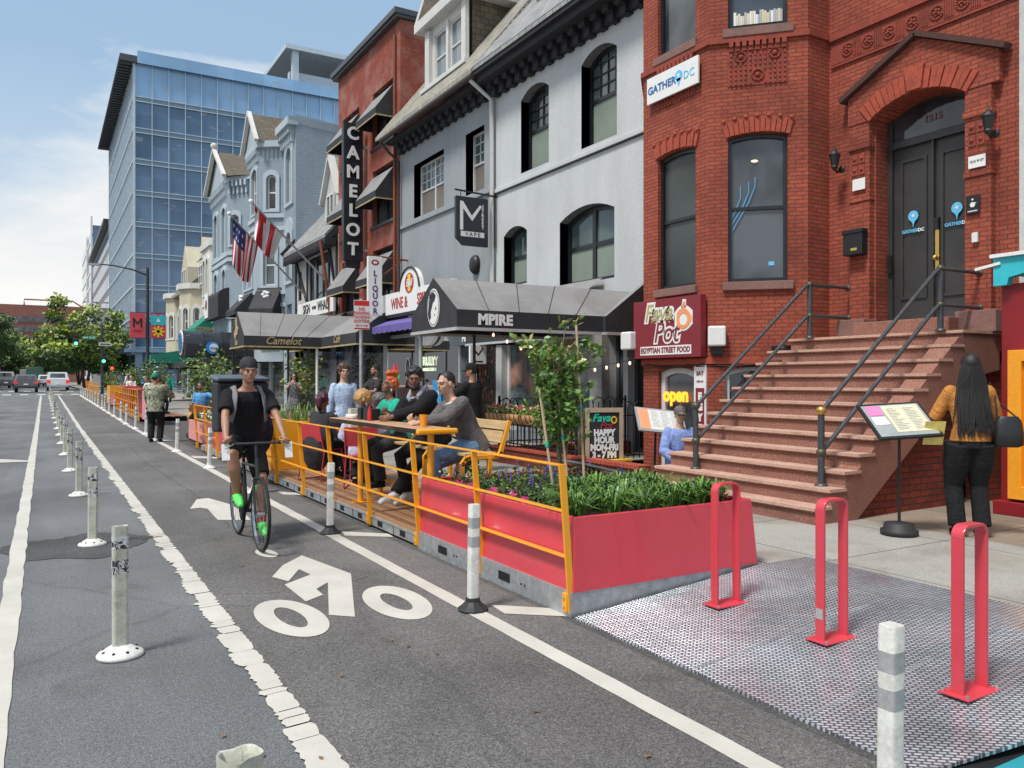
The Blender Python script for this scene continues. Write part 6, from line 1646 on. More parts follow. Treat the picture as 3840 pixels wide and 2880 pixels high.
cr = thing('cream_rowhouse', 'off-white rowhouse beyond the blue turret', 'building'); c2_ = thing('cream_rowhouse', 'cream brick house with a round corner bay beside the glass block', 'building')
TC1 = [(10.05, 54.0), (9.3, 54.6), (9.3, 57.6), (10.05, 58.4)]
baybody(cr, TC1, 2.5, 10.4, {0: [A_(.25, .8, 7.3, 9.6, .1)], 1: [A_(.2, .45, 7.3, 9.6, .1), A_(.6, .85, 7.3, 9.6, .1)]}, 'cream_light'); plan_band(cr, TC1, 10.3, 10.7, .3, 'paint_white'); plan_band(cr, TC1, 6.5, 6.7, .12, 'paint_white', 'string_course')
mb = MB(); mb.fbox(F10, 54.0, 62.5, -.3, 0, 2.5, 10.2); mb.box(9.9, 10.6, 55, 56, 10.5, 12.6); mb.build('wall', 'cream_light', cr); gable_roof(cr, 54, 62.5, 9.7, 10.2, 13, 12.8, 'slate_grey')
mb = MB(); mb.prism(fx(9.7), [(59, 8.2), (61.6, 8.2), (61.6, 9.8), (60.3, 11.8), (59, 9.8)], -1.5, 0); mb.build('dormer', 'paint_cream', cr); window(cr, fx(9.68), rect(59.5, 61.1, 8.4, 9.8), -.03, 'frame_white', 'glass_dark', .1, .5, vbar=1)
mb = MB(); mb.fbox(F10, 62.5, 75.0, -.3, 0, 2.5, 8.6); mb.build('wall', 'paint_cream', c2_)
for yc in (63.8, 71.5):
    TR = [(10.05 - 1.35 * math.sin(PI * k / 5), yc - 1.7 * math.cos(PI * k / 5)) for k in range(6)]
    baybody(c2_, TR, 2.5, 8.4, {k: [A_(.25, .75, 5.0, 6.9, .1)] for k in (0, 1, 2)}, 'paint_cream'); plan_band(c2_, TR, 8.3, 8.7, .25, 'paint_white')
mb = MB(); mb.poly([(9.0, 65.2, 8.4), (9.0, 70.2, 8.4), (12, 70.2, 11.2), (12, 65.2, 11.2)]); mb.box(8.95, 9.1, 65.2, 70.2, 8.2, 8.42); mb.poly([(9.0, 65.2, 8.3), (10.1, 65.2, 8.3), (10.1, 70.2, 8.3), (9.0, 70.2, 8.3)]); mb.build('roof', 'slate_pale', c2_)
mb = MB(); mb.prism(fx(9.6), [(66.2, 9), (69.2, 9), (69.2, 10.4), (67.7, 12.2), (66.2, 10.4)], -1.5, 0); mb.build('dormer', 'paint_cream', c2_); window(c2_, fx(9.58), rect(66.7, 68.7, 9.1, 10.3), -.03, 'frame_white', 'glass_dark', .1, 0, vbar=1)

gf = thing('arcade_front', 'dark shopfronts and areaway steps under the blue houses', 'shopfront')
mb = MB(); mb.box(10.0, 10.4, 36.95, 75, gz(40), 3.4)
mb.build('dark_front', 'glass_dark', gf)
mb = MB()
for y in range(38, 74, 3): mb.box(9.9, 10.02, y, y + .5, .1, 3.3)
mb.build('pier', 'paint_blue_plain', gf)
# awnings of the blue houses
def wedge(lab, u0, u1, zt, zb, out, F=F10, mat='canvas_black', vh=.25, logo=False, nm='window_awning', grp=None):
    a = thing(nm, lab, 'awning', group=grp); mb = MB()
    mb.poly([F.P(u0, .02, zt), F.P(u1, .02, zt), F.P(u1, out, zb + vh), F.P(u0, out, zb + vh)])
    for u in (u0, u1): mb.poly([F.P(u, .02, zb), F.P(u, out, zb), F.P(u, out, zb + vh), F.P(u, .02, zt)])
    mb.fbox(F, u0, u1, out - .01, out, zb, zb + vh); mb.build('canvas', mat, a)
    if logo:
        mb = MB(); c = F.P((u0 + u1) / 2, out * .42, (zt * .6 + (zb + vh) * .4) + .05)
        for k in range(5): mb.ell(c + F.u * .12 * math.cos(k * 1.26) + V((0, 0, .12 * math.sin(k * 1.26))), (.12, .12, .09), n=8, k=5)
        mb.build('flower_logo', 'sign_white', a)
    return a
a0, b0 = V((8.9, 40.0, 0)), V((10.05, 39.0, 0)); FA1 = Fr(b0, (a0 - b0), V((-1, -1.15, 0)))
wedge('black awning with a white flower on the angled side of the blue bay', .15, 1.4, 6.1, 4.75, .9, FA1, logo=True, grp='black flower awnings')
wedge('black awning with a white flower on the street side of the blue bay', 40.2, 42.6, 6.0, 4.8, .9, fx(8.9), logo=True, grp='black flower awnings')
g1 = wedge('tall green hipped awning with gold letters beyond the black box awning', 52.2, 57.0, 6.6, 4.5, 2.0, fx(10.05), M('canvas_green', (.01, .19, .13), .75, var=.2), .35, nm='green_awning')
mb = MB(); text(mb, fy(52.2), 9.0, .02, 4.75, 'ZORBA GRILL', .3, bold=.01); mb.build('lettering', 'gold_trim', g1)
o = thing('barrel_canopy', 'long black vinyl barrel canopy with a blue round logo', 'canopy')
mb = MB(); R_ = 1.0
for s in range(5):
    x0, x1 = 5.75 + s * .86, 5.75 + (s + 1) * .86 - .02
    rs = [[(x, 41.3 + 1.02 * math.cos(a) + 0, 2.95 + 1.06 * math.sin(a) ** .8 * (1 + .04 * math.sin(PI * (x - x0) / (x1 - x0)) * -1)) for a in [PI * k / 14 for k in range(15)]] for x in [x0 + (x1 - x0) * q / 4 for q in range(5)]]
    mb.rings(rs, cap=False, closed=False)
mb.box(5.75, 10, 40.26, 40.28, 2.72, 2.97); mb.box(5.75, 10, 42.32, 42.34, 2.72, 2.97); mb.build('vinyl_hood', M('vinyl_black', (.025, .027, .033), .22, var=.2), o)
mb = MB(); mb.prism(fx(5.75), [(41.3 + 1.02 * math.cos(a), 2.95 + 1.06 * math.sin(a)) for a in [PI * k / 14 for k in range(15)]] + [(40.28, 2.72), (42.32, 2.72)], -.03, 0); mb.build('front_panel', 'vinyl_black', o)
mb = MB(); mb.prism(fx(5.72), [(41.3 + .62 * math.sin(t), 3.4 + .6 * math.cos(t)) for t in [2 * PI * k / 20 for k in range(20)]], 0, .05); mb.prism(fx(5.66), [(41.3 + .52 * math.sin(t), 3.4 + .5 * math.cos(t)) for t in [2 * PI * k / 20 for k in range(20)]], 0, .02, 1); mb.build('oval_sign', ['sign_white', 'paint_blue_deep'], o)
mb = MB(); mb.prism(fy(40.26), [(6.95 + .29 * math.sin(t), 3.15 + .29 * math.cos(t)) for t in [2 * PI * k / 20 for k in range(20)]], 0, .08); mb.prism(fy(40.17), [(7.0 + .2 * math.sin(t), 3.15 + .2 * math.cos(t)) for t in [2 * PI * k / 20 for k in range(20)]], 0, .01, 1); mb.fbox(fy(40.15), 6.82, 7.15, 0, .01, 3.1, 3.16, 2); mb.build('blue_logo', [M('logo_blue', (.01, .25, .7), .4), 'sign_white', 'logo_blue'], o)
wedge('green curved awning nearest the lamp post banners', 51.5, 54.5, 3.9, 2.6, 4.6, fx(10.05), 'canvas_green', .5, nm='green_awning')
o = thing('box_awning', 'black half-barrel awning with a white vertical sign above the green awning', 'awning')
mb = MB(); mb.rings([[(x, y, z) for x, z in ([(10.0, 5.2), (8.5, 5.2), (8.5, 6.4)] + [(9.3 - .8 * math.cos(a), 6.4 + .5 * math.sin(a)) for a in [PI / 2 * k / 6 for k in range(1, 7)]] + [(10.0, 6.9)])] for y in (47.5, 51.8)], sm=False); mb.build('canvas', 'canvas_black', o)
mb = MB(); mb.fbox(fx(8.5), 50.6, 51.7, 0, .03, 5.35, 6.8); mb.build('sign_panel', 'sign_white', o); mb = MB(); text(mb, fx(8.5), 51.15, .035, 6.1, 'M', .8, flip=True, bold=.03); mb.build('lettering', 'sign_maroon', o)
wedge('flat dark awning under the green one with pale numerals', 46, 56, 3.2, 2.3, 3.4, fx(10.05), 'canvas_black', .3, nm='shop_awning')
def curtain(name, lo, hi, bw, rh, rough=.05, blinds=(.3, .34, .36)):
    m, nt, b = _mat(name); uv = N(nt, 'UVMap').outputs[0]
    t = N(nt, 'TexBrick', offset=0.); t.inputs['Scale'].default_value = 1; t.inputs['Brick Width'].default_value = bw; t.inputs['Row Height'].default_value = rh; t.inputs['Mortar Size'].default_value = 0.
    t.inputs['Color1'].default_value = c4(lo); t.inputs['Color2'].default_value = c4(hi); nt.links.new(uv, t.inputs['Vector'])
    a = nz(nt, .12, 3, .5); c = mixc(nt, ramp(nt, a, [(.4, 0), (.62, .5)]).outputs[0], t.outputs[0], (.14, .24, .36))
    mp = N(nt, 'Mapping'); mp.inputs['Scale'].default_value = (.35, 1.2, 1.2); nt.links.new(uv, mp.inputs[0]); k = nz(nt, 1., 2, .5, vec=mp.outputs[0])
    c = mixc(nt, ramp(nt, k, [(.62, 0), (.66, .5)], 'CONSTANT').outputs[0], c, blinds)
    nt.links.new(c, b.inputs['Base Color']); b.inputs['Roughness'].default_value = rough; b.inputs['Specular IOR Level'].default_value = .9; return m
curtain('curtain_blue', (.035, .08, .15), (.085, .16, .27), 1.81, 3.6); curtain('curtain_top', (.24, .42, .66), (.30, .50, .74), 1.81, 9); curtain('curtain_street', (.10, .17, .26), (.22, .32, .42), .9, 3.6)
M('spandrel', (.17, .26, .35), .4, var=.15, scale=.3); M('mullion', (.5, .57, .62), .35, metal=.2); M('granite', (.20, .20, .21), .7, var=.2)
gb = thing('glass_office', 'blue glass office block of nine storeys with a flat overhanging roof', 'building')
GX, GY, ZB = 9.05, 101.7, .6
FE_, FS_ = fy(GY), fx(GX); fl = [ZB + 4.6 + 3.62 * i for i in range(9)]; top = 38.4
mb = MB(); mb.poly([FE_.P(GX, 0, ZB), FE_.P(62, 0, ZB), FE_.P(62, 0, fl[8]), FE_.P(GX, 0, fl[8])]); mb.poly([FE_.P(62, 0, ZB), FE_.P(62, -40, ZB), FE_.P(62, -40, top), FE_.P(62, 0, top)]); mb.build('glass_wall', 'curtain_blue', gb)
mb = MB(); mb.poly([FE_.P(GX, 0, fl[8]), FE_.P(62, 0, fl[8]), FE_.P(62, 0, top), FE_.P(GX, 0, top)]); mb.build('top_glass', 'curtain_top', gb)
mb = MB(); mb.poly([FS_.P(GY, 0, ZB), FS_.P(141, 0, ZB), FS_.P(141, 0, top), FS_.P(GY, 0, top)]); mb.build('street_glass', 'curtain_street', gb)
mb = MB()
for z in fl: mb.fbox(FE_, GX, 62, 0, .10, z - .35, z + .2)
mb.build('spandrel_band', 'spandrel', gb); mb = MB()
for z in fl:
    for dz in (-.35, .2): mb.fbox(FE_, GX, 62, .1, .22, z + dz - .04, z + dz + .04)
    mb.fbox(FS_, GY, 141, .1, .25, z - .08, z + .08)
for i in range(30): mb.fbox(FE_, GX + i * 1.81 - .035, GX + i * 1.81 + .035, .1, .24, ZB + 4, top)
for i in range(23): mb.fbox(FS_, GY + i * 1.8 - .05, GY + i * 1.8 + .05, .0, .22, ZB + 4, top)
mb.build('mullion', 'mullion', gb)
mb = MB(); mb.box(GX - 1.6, 62, GY - .5, 142, top, top + .5); mb.box(GX - 1.7, GX + .2, GY - .6, 142.5, top - .25, top + .02)
for i in range(40): mb.box(GX - 1.6, GX, GY + i, GY + i + .25, top - .4, top - .2)
mb.build('roof_slab', 'rail_iron', gb)
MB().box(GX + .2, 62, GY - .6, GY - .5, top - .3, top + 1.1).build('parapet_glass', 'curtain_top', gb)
mb = MB(); mb.box(28, 62, 106, 107, top + .5, top + 4); mb.box(27, 62, 104, 122, top + 6.2, top + 6.8)
for x in (28, 40, 52): mb.box(x, x + .8, 104.5, 105.3, top, top + 6.3)
mb.build('roof_pergola', 'mullion', gb)
mb = MB(); mb.box(GX - 1.2, 62, GY - 1.2, 142, ZB + 4.2, ZB + 4.6)
for i in range(7): mb.box(GX + i * 8, GX + .8 + i * 8, GY - .4, GY + .3, ZB, ZB + 4.3)
mb.build('street_canopy', 'spandrel', gb)
ob_ = thing('office_block', 'grey stone and glass office block past the blue glass one', 'building'); mb = MB(); mb.box(9.4, 45, 148, 200, .6, 27.5); mb.build('wall', 'granite', ob_)
for j in range(7):
    mb = MB()
    for i in range(16): mb.fbox(fx(9.4), 149.5 + i * 3.1, 151.6 + i * 3.1, 0, .05, 3 + j * 3.5, 5.3 + j * 3.5)
    mb.build('window_band', 'curtain_street', ob_)
MB().box(8.4, 45, 147, 201, 27.5, 28.1).build('roof', 'rail_iron', ob_)
o2 = thing('glass_tower', 'narrow blue glass tower far down the street', 'building'); mb = MB(); mb.box(9.6, 40, 206, 262, .6, 37); mb.build('wall', 'curtain_blue', o2); mb = MB()
for j in range(10): mb.fbox(fx(9.6), 206, 262, 0, .1, 2 + j * 3.6, 2.6 + j * 3.6)
mb.box(9.2, 9.6, 206, 208, .6, 39); mb.box(-.0 + 9.3, 9.6, 230, 232, .6, 38); mb.build('fin', 'sign_white', o2)
Mbrick('brick_far', (.30, .13, .10), (.26, .11, .09), (.2, .1, .08), 2, .6, .02)
o3 = thing('far_brick_block', 'stepped brown brick block closing the end of the street', 'building'); mb = MB(); mb.box(-40, 14, 330, 370, 0, 22); mb.box(-14, 14, 328, 370, 0, 28); mb.build('wall', 'brick_far', o3); mb = MB()
for j in range(6): mb.box(-40, -14, 329.9, 330, 4 + j * 3.2, 5.6 + j * 3.2); mb.box(-13, 6, 327.8, 328, 4 + j * 3.6, 5.9 + j * 3.6)
mb.build('ribbon_window', 'glass_dark', o3); MB().tube([(-6, 329, 28), (-6, 329, 30), (9, 329, 30), (12, 329, 28)], .25, 6).build('roof_rail', 'rust', o3)
o4 = thing('far_office', 'pale office block behind the trees on the south side', 'building'); mb = MB(); mb.box(-60, -16, 120, 180, 0, 9); mb.build('wall', 'granite', o4)

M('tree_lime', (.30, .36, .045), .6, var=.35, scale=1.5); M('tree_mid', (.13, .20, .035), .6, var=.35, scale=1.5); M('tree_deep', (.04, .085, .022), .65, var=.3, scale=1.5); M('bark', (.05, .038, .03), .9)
def street_tree(lab, loc, s, seed, mats, n=5200, rise=1., grp='street trees along the road'):
    r = random.Random(seed); root = thing('street_tree', lab, 'tree', loc, group=grp); mb = MB(); lv = MB()
    for k in range(3): a = k * 2.1; mb.tube([(.1 * math.cos(a), .1 * math.sin(a), 0), (.5 * math.cos(a), .5 * math.sin(a), 2.2), (1.4 * math.cos(a), 1.4 * math.sin(a), 4.6), (2.2 * math.cos(a), 2.2 * math.sin(a), 7)], [.17, .13, .09, .04], 7)
    for k in range(9): a = r.uniform(0, 6.28); mb.tube([(.4 * math.cos(a), .4 * math.sin(a), 2.6), (2.5 * math.cos(a), 2.5 * math.sin(a), 5 + r.uniform(0, 2.4))], [.06, .02], 5)
    cl = []
    for _ in range(34):
        a = r.uniform(0, 6.28); z = r.uniform(2.9, 9.2); rr_ = 4.6 * math.sin(PI * min(.97, (z - 1.6) / 9.0)) ** .7 * r.uniform(.35, 1.); cl.append((rr_ * math.cos(a), rr_ * math.sin(a), z * rise, r.uniform(.7, 1.35)))
    for _ in range(n):
        c = r.choice(cl); d = V((r.gauss(0, 1), r.gauss(0, 1), r.gauss(0, .8))).normalized() * c[3] * r.random() ** .4
        p = V(c[:3]) + d; sz = r.uniform(.28, .52); a = V((r.gauss(0, 1), r.gauss(0, 1), r.gauss(0, 1))).normalized(); b_ = a.orthogonal().normalized()
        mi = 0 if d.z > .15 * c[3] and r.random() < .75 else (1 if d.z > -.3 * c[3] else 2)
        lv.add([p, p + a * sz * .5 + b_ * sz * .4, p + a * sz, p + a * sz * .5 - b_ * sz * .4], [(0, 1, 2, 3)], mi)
    mb.build('trunk', 'bark', root); lv.build('crown', mats, root, norm=False); root.scale = (s, s, s); return root
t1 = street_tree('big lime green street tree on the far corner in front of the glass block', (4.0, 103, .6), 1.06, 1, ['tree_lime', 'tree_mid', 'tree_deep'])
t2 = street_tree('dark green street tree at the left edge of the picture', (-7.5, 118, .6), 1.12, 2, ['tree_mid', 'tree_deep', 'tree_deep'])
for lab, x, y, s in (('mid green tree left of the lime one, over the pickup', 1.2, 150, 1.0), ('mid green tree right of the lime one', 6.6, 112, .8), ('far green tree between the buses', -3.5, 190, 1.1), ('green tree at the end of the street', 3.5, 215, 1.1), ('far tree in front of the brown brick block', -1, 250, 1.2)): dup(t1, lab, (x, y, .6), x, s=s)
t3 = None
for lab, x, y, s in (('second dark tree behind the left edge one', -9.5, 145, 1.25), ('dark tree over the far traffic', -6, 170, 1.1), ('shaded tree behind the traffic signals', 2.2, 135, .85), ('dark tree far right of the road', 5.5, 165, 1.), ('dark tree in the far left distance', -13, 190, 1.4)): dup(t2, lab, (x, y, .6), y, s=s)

lp = thing('street_lamp', 'tall dark street lamp pole with a long arm carrying two banners', 'lamp post', (4.62, 45.2, gz(45)))
mb = MB(); mb.tube([(0, 0, 0), (0, 0, .9), (0, 0, 7.3)], [.15, .10, .07], 10); mb.build('pole', 'steel_dark', lp); mb = MB(); mb.tube([(0, 0, 6.9), (-.7, 0, 7.15), (-1.6, 0, 7.3), (-2.3, 0, 7.32)], [.05, .04, .035, .03], 8); mb.build('arm', 'steel_dark', lp); mb = MB(); mb.box(-2.75, -2.2, -.12, .12, 7.24, 7.34); mb.build('lamp_head', 'alu', lp)
def banner(lab, x0, x1, kind):
    o = thing('banner', lab, 'banner'); F = fy(45.1); mb = MB(); z0, z1 = 3.78, 5.05
    mb.fbox(F, x0, x1, 0, .02, z0, z1); mb.build('cloth', 'crimson', o); mb = MB(); c = (x0 + x1) / 2
    if kind: mb.prism(F, [(c - .22, 4.3), (c - .22, 4.78), (c - .14, 4.78), (c, 4.56), (c + .14, 4.78), (c + .22, 4.78), (c + .22, 4.3), (c + .13, 4.3), (c + .13, 4.6), (c, 4.42), (c - .13, 4.6), (c - .13, 4.3)], .021, .03); text(mb, F, c, .03, 4.12, 'STREET', .14); mb.build('lettering', 'paint_black', o)
    else:
        w = (x1 - x0) / 4; mb.prism(F, [(x0, 4.9), (x0 + w, 5.02), (c, 4.9), (x1 - w, 5.02), (x1, 4.9), (x1, 4.5), (x1 - w, 4.42), (c, 4.5), (x0 + w, 4.42), (x0, 4.5)], .021, .03); mb.build('turquoise_panel', 'paint_turq', o)
        mb = MB()
        for k in range(8): a = k * PI / 4; p = F.P(c, .035, 4.12); mb.bar(p, p + V((math.cos(a) * .3, 0, math.sin(a) * .3)), .01, .09, up=(-math.sin(a), 0, math.cos(a)))
        mb.build('yellow_flower', 'petal_yellow', o); MB().prism(F, [(c - .1, 4.62), (c + .1, 4.62), (c, 4.82)], .03, .034).build('triangle', 'sign_white', o)
    mb = MB()
    for z in (z0 - .02, z1 + .02): mb.bar((x0, 45.09, z), (4.62, 45.15, z) if kind else (x1, 45.09, z), .03, .03)
    mb.build('rod', 'steel_dark', o); 
banner('crimson banner with a black M left of the lamp pole', 3.78, 4.50, 1); banner('turquoise and crimson flower banner right of the lamp pole', 4.76, 5.48, 0)
M('sign_green', (.0, .25, .13), .5); Memit('light_green', (.1, 1, .7), 3.); Memit('light_red', (1, .05, .02), 3.)
def signal(lab, x, y, z, lit, n=3):
    o = thing('traffic_light', lab, 'traffic light', (x, y, z), group='traffic lights at the crossing'); MB().box(-.17, .17, -.12, .12, -.35 * n / 2, .35 * n / 2).build('housing', 'paint_black', o, bevel=.03)
    for i in range(n):
        zz = .35 * (n / 2 - .5 - i); on = i == (0 if lit == 'light_red' else n - 1); MB().cyl((0, -.12, zz), (0, -.15, zz), .12 if not on else .13).build('lens', lit if on else 'steel_dark', o)
sp_ = thing('signal_pole', 'dark signal pole with a curved lamp arm at the crossing', 'signal pole', (4.25, 76, gz(76))); mb = MB(); mb.tube([(0, 0, 0), (0, 0, 5.9)], [.13, .08], 9); mb.tube([(0, 0, 5.8), (-.7, 0, 6.2), (-1.7, 0, 6.25), (-2.25, 0, 6.05)], [.05, .04, .03, .03], 7); mb.tube([(0, 0, 4.6), (-1.8, 0, 4.75)], .05, 7); mb.build('pole', 'steel_dark', sp_); mb = MB(); mb.lathe((-2.28, 0, 5.5), [(.02, .5), (.1, .3), (.16, .2), (.14, .05), (.02, 0)], 10); mb.build('lamp', 'steel_dark', sp_)
signal('green traffic light on the mast arm', 2.3, 75.8, 5.0, 'light_green'); signal('green traffic light on the signal pole', 4.35, 75.8, 3.55, 'light_green'); signal('red pedestrian signal beside the pole', 5.0, 75.9, 2.6, 'light_red', 1)
o = MB().box(2.8, 3.75, 75.7, 75.74, 5.0, 5.3).build('street_sign', 'sign_green'); tag(o, 'green 19th street sign on the mast arm', 'street sign'); mb = MB(); text(mb, fy(75.69), 3.27, 0, 5.15, 'NW 19 ST', .22, bold=.006); mb.build('lettering', 'sign_white', o)
o = MB().box(4.0, 4.9, 75.7, 75.74, 4.5, 4.78).build('one_way_sign', 'sign_white'); tag(o, 'black and white one way arrow sign on the signal pole', 'street sign'); MB().prism(fy(75.69), [(4.05, 4.64), (4.2, 4.74), (4.2, 4.69), (4.85, 4.69), (4.85, 4.59), (4.2, 4.59), (4.2, 4.54)], 0, .01).build('arrow', 'paint_black', o)
for x, y, z in ((-1.6, 160, 4.6), (.3, 158, 4.2)): signal('far red traffic light %s the green truck' % ('above' if x < 0 else 'right of'), x, y, z, 'light_red')

for n_, c_ in (('car_grey', (.07, .08, .09)), ('car_white', (.6, .61, .62)), ('car_black', (.015, .016, .018)), ('car_red', (.35, .02, .02)), ('truck_green', (.02, .11, .08)), ('car_silver', (.3, .32, .34))): M(n_, c_, .3, var=.05, coat=.6, spec=.6)
Memit('tail_red', (.7, .02, .02), .5); M('tyre_dark', (.01, .01, .01), .8)
def car(lab, x, y, mat, kind, rz=0., grp='cars queueing down the street'):
    W, L, Hh, hb = dict(suv=(.93, 4.6, 1.7, 1.05), sedan=(.9, 4.5, 1.45, .95), pickup=(1.0, 5.6, 1.95, 1.2), van=(1.0, 5.2, 2.1, 1.2), truck=(1.25, 7, 3.0, 1.2))[kind]
    c = thing('car' if kind in ('suv', 'sedan') else kind, lab, {'suv': 'car', 'sedan': 'car'}.get(kind, kind), (x, y, gz(y)), rz, grp)
    prof = {'suv': [(0, .45), (.02, hb), (.25, Hh - .12), (.6, Hh), (2.6, Hh), (3.5, hb + .05), (4.5, .85), (4.6, .45)], 'sedan': [(0, .45), (.02, hb), (.75, hb + .02), (1.35, Hh), (2.6, Hh), (3.4, hb), (4.4, .8), (4.5, .45)], 'pickup': [(0, .6), (.02, hb + .1), (1.9, hb + .1), (2.0, Hh), (3.4, Hh), (4.1, hb + .1), (5.5, 1.05), (5.6, .6)], 'van': [(0, .5), (.03, hb), (.12, Hh), (3.9, Hh), (4.7, hb), (5.2, .95), (5.2, .5)], 'truck': [(0, .9), (0, Hh), (5, Hh), (5, 2.4), (6.5, 2.4), (7, 1.3), (7, .7)]}[kind]
    mb = MB(); rs = []
    for sx in (-1, -.93, .93, 1): rs.append([(sx * W * (1 if z <= hb + .12 else .86), yy, z - (.04 if abs(sx) == 1 and z > .7 else 0)) for yy, z in prof])
    mb.rings(rs, sm=False); mb.build('body', mat, c, bevel=.05, seg=2)
    for wy in (L * .19, L * .81):
        for sx in (-1, 1): mb = MB(); mb.cyl((sx * (W - .22), wy, .35), (sx * (W + .01), wy, .35), .35, n=16); w_ = mb.build('wheel', 'tyre_dark', c); MB().cyl((sx * (W + .01), wy, .35), (sx * (W + .025), wy, .35), .2, n=12).build('rim', 'alu', w_)
    if kind != 'truck':
        yb = {'suv': (.07, .22), 'sedan': (.8, 1.27), 'pickup': (1.93, 1.99), 'van': (.05, .10)}[kind]; z0, z1 = hb + .12, Hh - .14
        if kind == 'sedan': z0, z1 = hb + .07, Hh - .07
        mb = MB(); mb.hexa([(-W * .72, yb[0] - .03, z0), (W * .72, yb[0] - .03, z0), (W * .72, yb[0] + .02, z0), (-W * .72, yb[0] + .02, z0), (-W * .64, yb[1] - .03, z1), (W * .64, yb[1] - .03, z1), (W * .64, yb[1] + .02, z1), (-W * .64, yb[1] + .02, z1)]); mb.build('rear_window', 'glass_dark', c)
        for sx in (-1, 1): mb = MB(); mb.box(sx * W * .87, sx * W * .885, L * .3 if kind != 'pickup' else 2.2, L * .62, hb + .14, Hh - .16); mb.build('side_window', 'glass_dark', c)
    for sx in (-1, 1): zt = hb - .12; MB().box(sx * W * .98 - (.28 if sx > 0 else 0), sx * W * .98 + (.28 if sx < 0 else 0), -.03, .05, zt - (.28 if kind in ('pickup', 'van', 'truck') else .12), zt + .04).build('tail_light', 'tail_red', c)
    MB().box(-.18, .18, -.03, .02, .72, .84).build('number_plate', 'sign_white', c); MB().box(-W * .96, W * .96, -.08, .1, .42, .62).build('bumper', 'alu' if kind == 'pickup' else 'steel_dark', c, bevel=.02)
    return c
car('dark grey hatchback seen from behind in the left lane past the crossing', -1.45, 87.3, 'car_grey', 'suv'); car('white pickup truck seen from behind past the crossing', 1.25, 94.5, 'car_white', 'pickup'); car('white car half hidden beside the pickup', .2, 122, 'car_white', 'suv'); car('dark car cut by the left edge of the picture', -5.3, 97, 'car_black', 'suv')
car('red car between the dark ones', -4.6, 118, 'car_red', 'sedan'); car('white van in the far left lane', -4.4, 126, 'car_white', 'van'); car('tall green truck in the middle of the traffic', -1.2, 140, 'truck_green', 'truck'); car('silver car right behind the green truck', 1.2, 132, 'car_silver', 'van'); car('small black car in front of the white van', -3.6, 104, 'car_black', 'sedan'); car('far white car in the left lanes', -7.0, 150, 'car_white', 'suv'); car('far silver car in the left lanes', -5.2, 160, 'car_silver', 'sedan'); car('far white box truck at the end of the queue', -2.8, 175, 'car_white', 'truck'); car('grey car in the queue left of the van', -6.6, 122, 'car_grey', 'sedan')
for n_, c_ in (('skin_light', (.52, .30, .21)), ('skin_tan', (.36, .19, .12)), ('skin_brown', (.19, .09, .055)), ('skin_dark', (.10, .05, .033))):
    M(n_, c_, .5, var=.1, scale=9, fine=80, spec=.4)
def cloth(n, c, var=.3, rough=.85):
    m, nt, b = _mat(n); a = nz(nt, 5, 4, .6, dist=1.5); f = nz(nt, 160, 2)
    nt.links.new(ramp(nt, a, [(.3, tuple(x * (1 - var) for x in c)), (.7, tuple(min(1, x * (1 + var)) for x in c))]).outputs[0], b.inputs['Base Color'])
    b.inputs['Roughness'].default_value = rough; b.inputs['Specular IOR Level'].default_value = .25; bump(nt, b, mixc(nt, .2, nz(nt, 9, 3, .55, dist=2.5), f), .8, .03)
for n_, c_ in (('c_black', (.012, .012, .014)), ('c_charcoal', (.035, .034, .038)), ('c_grey', (.12, .11, .11)), ('c_greyt', (.33, .33, .36)), ('c_skyblue', (.42, .53, .70)), ('c_blue', (.12, .33, .60)), ('c_jeans', (.13, .21, .34)), ('c_navy', (.015, .022, .05)), ('c_lav', (.52, .54, .72)), ('c_green', (.02, .38, .26)), ('c_mustard', (.46, .19, .045)), ('c_white', (.62, .62, .6)), ('c_maroon', (.16, .02, .03)), ('c_oxford', (.22, .30, .58))): cloth(n_, c_)
for n_, c_ in (('h_black', (.012, .01, .01)), ('h_brown', (.07, .035, .018)), ('h_orange', (.48, .09, .015)), ('h_blond', (.40, .22, .08)), ('h_maroon', (.06, .01, .02)), ('h_grey', (.10, .09, .085))): M(n_, c_, .5, var=.35, scale=30, fine=120, bmp=.7, fvar=.2)
Mspots('c_floral', [(.03, .05, .025), (.20, .24, .13), (.42, .40, .30), (.06, .09, .05), (.5, .42, .34)], 11)
Mspots('c_dots', [(.012, .012, .014), (.35, .34, .34), (.012, .012, .014), (.012, .012, .014)], 40)
M('eye_white', (.6, .58, .56), .3); M('lips', (.22, .08, .07), .5); M('shoe_white', (.6, .6, .6), .5); M('shoe_grey', (.33, .31, .29), .7); M('gold', (.6, .4, .1), .3, metal=.9)
M('shoe_lime', (.10, .75, .12), .4, var=.3, scale=20); M('sock_red', (.35, .02, .03), .7)
PEND = []
def soft(mb, name, mat, par, vox=.012, it=3):
    o = mb.build(name, mat, par, norm=False)
    if vox:
        r = o.modifiers.new('r', 'REMESH'); r.mode = 'VOXEL'; r.voxel_size = vox; r.use_smooth_shade = True
        s = o.modifiers.new('s', 'SMOOTH'); s.iterations = it; s.factor = .5
        PEND.append(o)
    return o
def ik(a, b, l1, l2, hint):
    a, b = V(a), V(b); d = b - a; L = d.length
    if L > (l1 + l2) * .998: b = a + d * ((l1 + l2) * .998 / L); d = b - a; L = d.length
    x = (l1 * l1 - l2 * l2 + L * L) / (2 * L); h = math.sqrt(max(0, l1 * l1 - x * x)); u = d / L
    p = V(hint) - u * V(hint).dot(u); p.normalize()
    return a + u * x + p * h, b
def oring(c, sx, sy, ax, ay, n=14): return [c + ax * sx * math.cos(2 * PI * k / n) + ay * sy * math.sin(2 * PI * k / n) for k in range(n)]
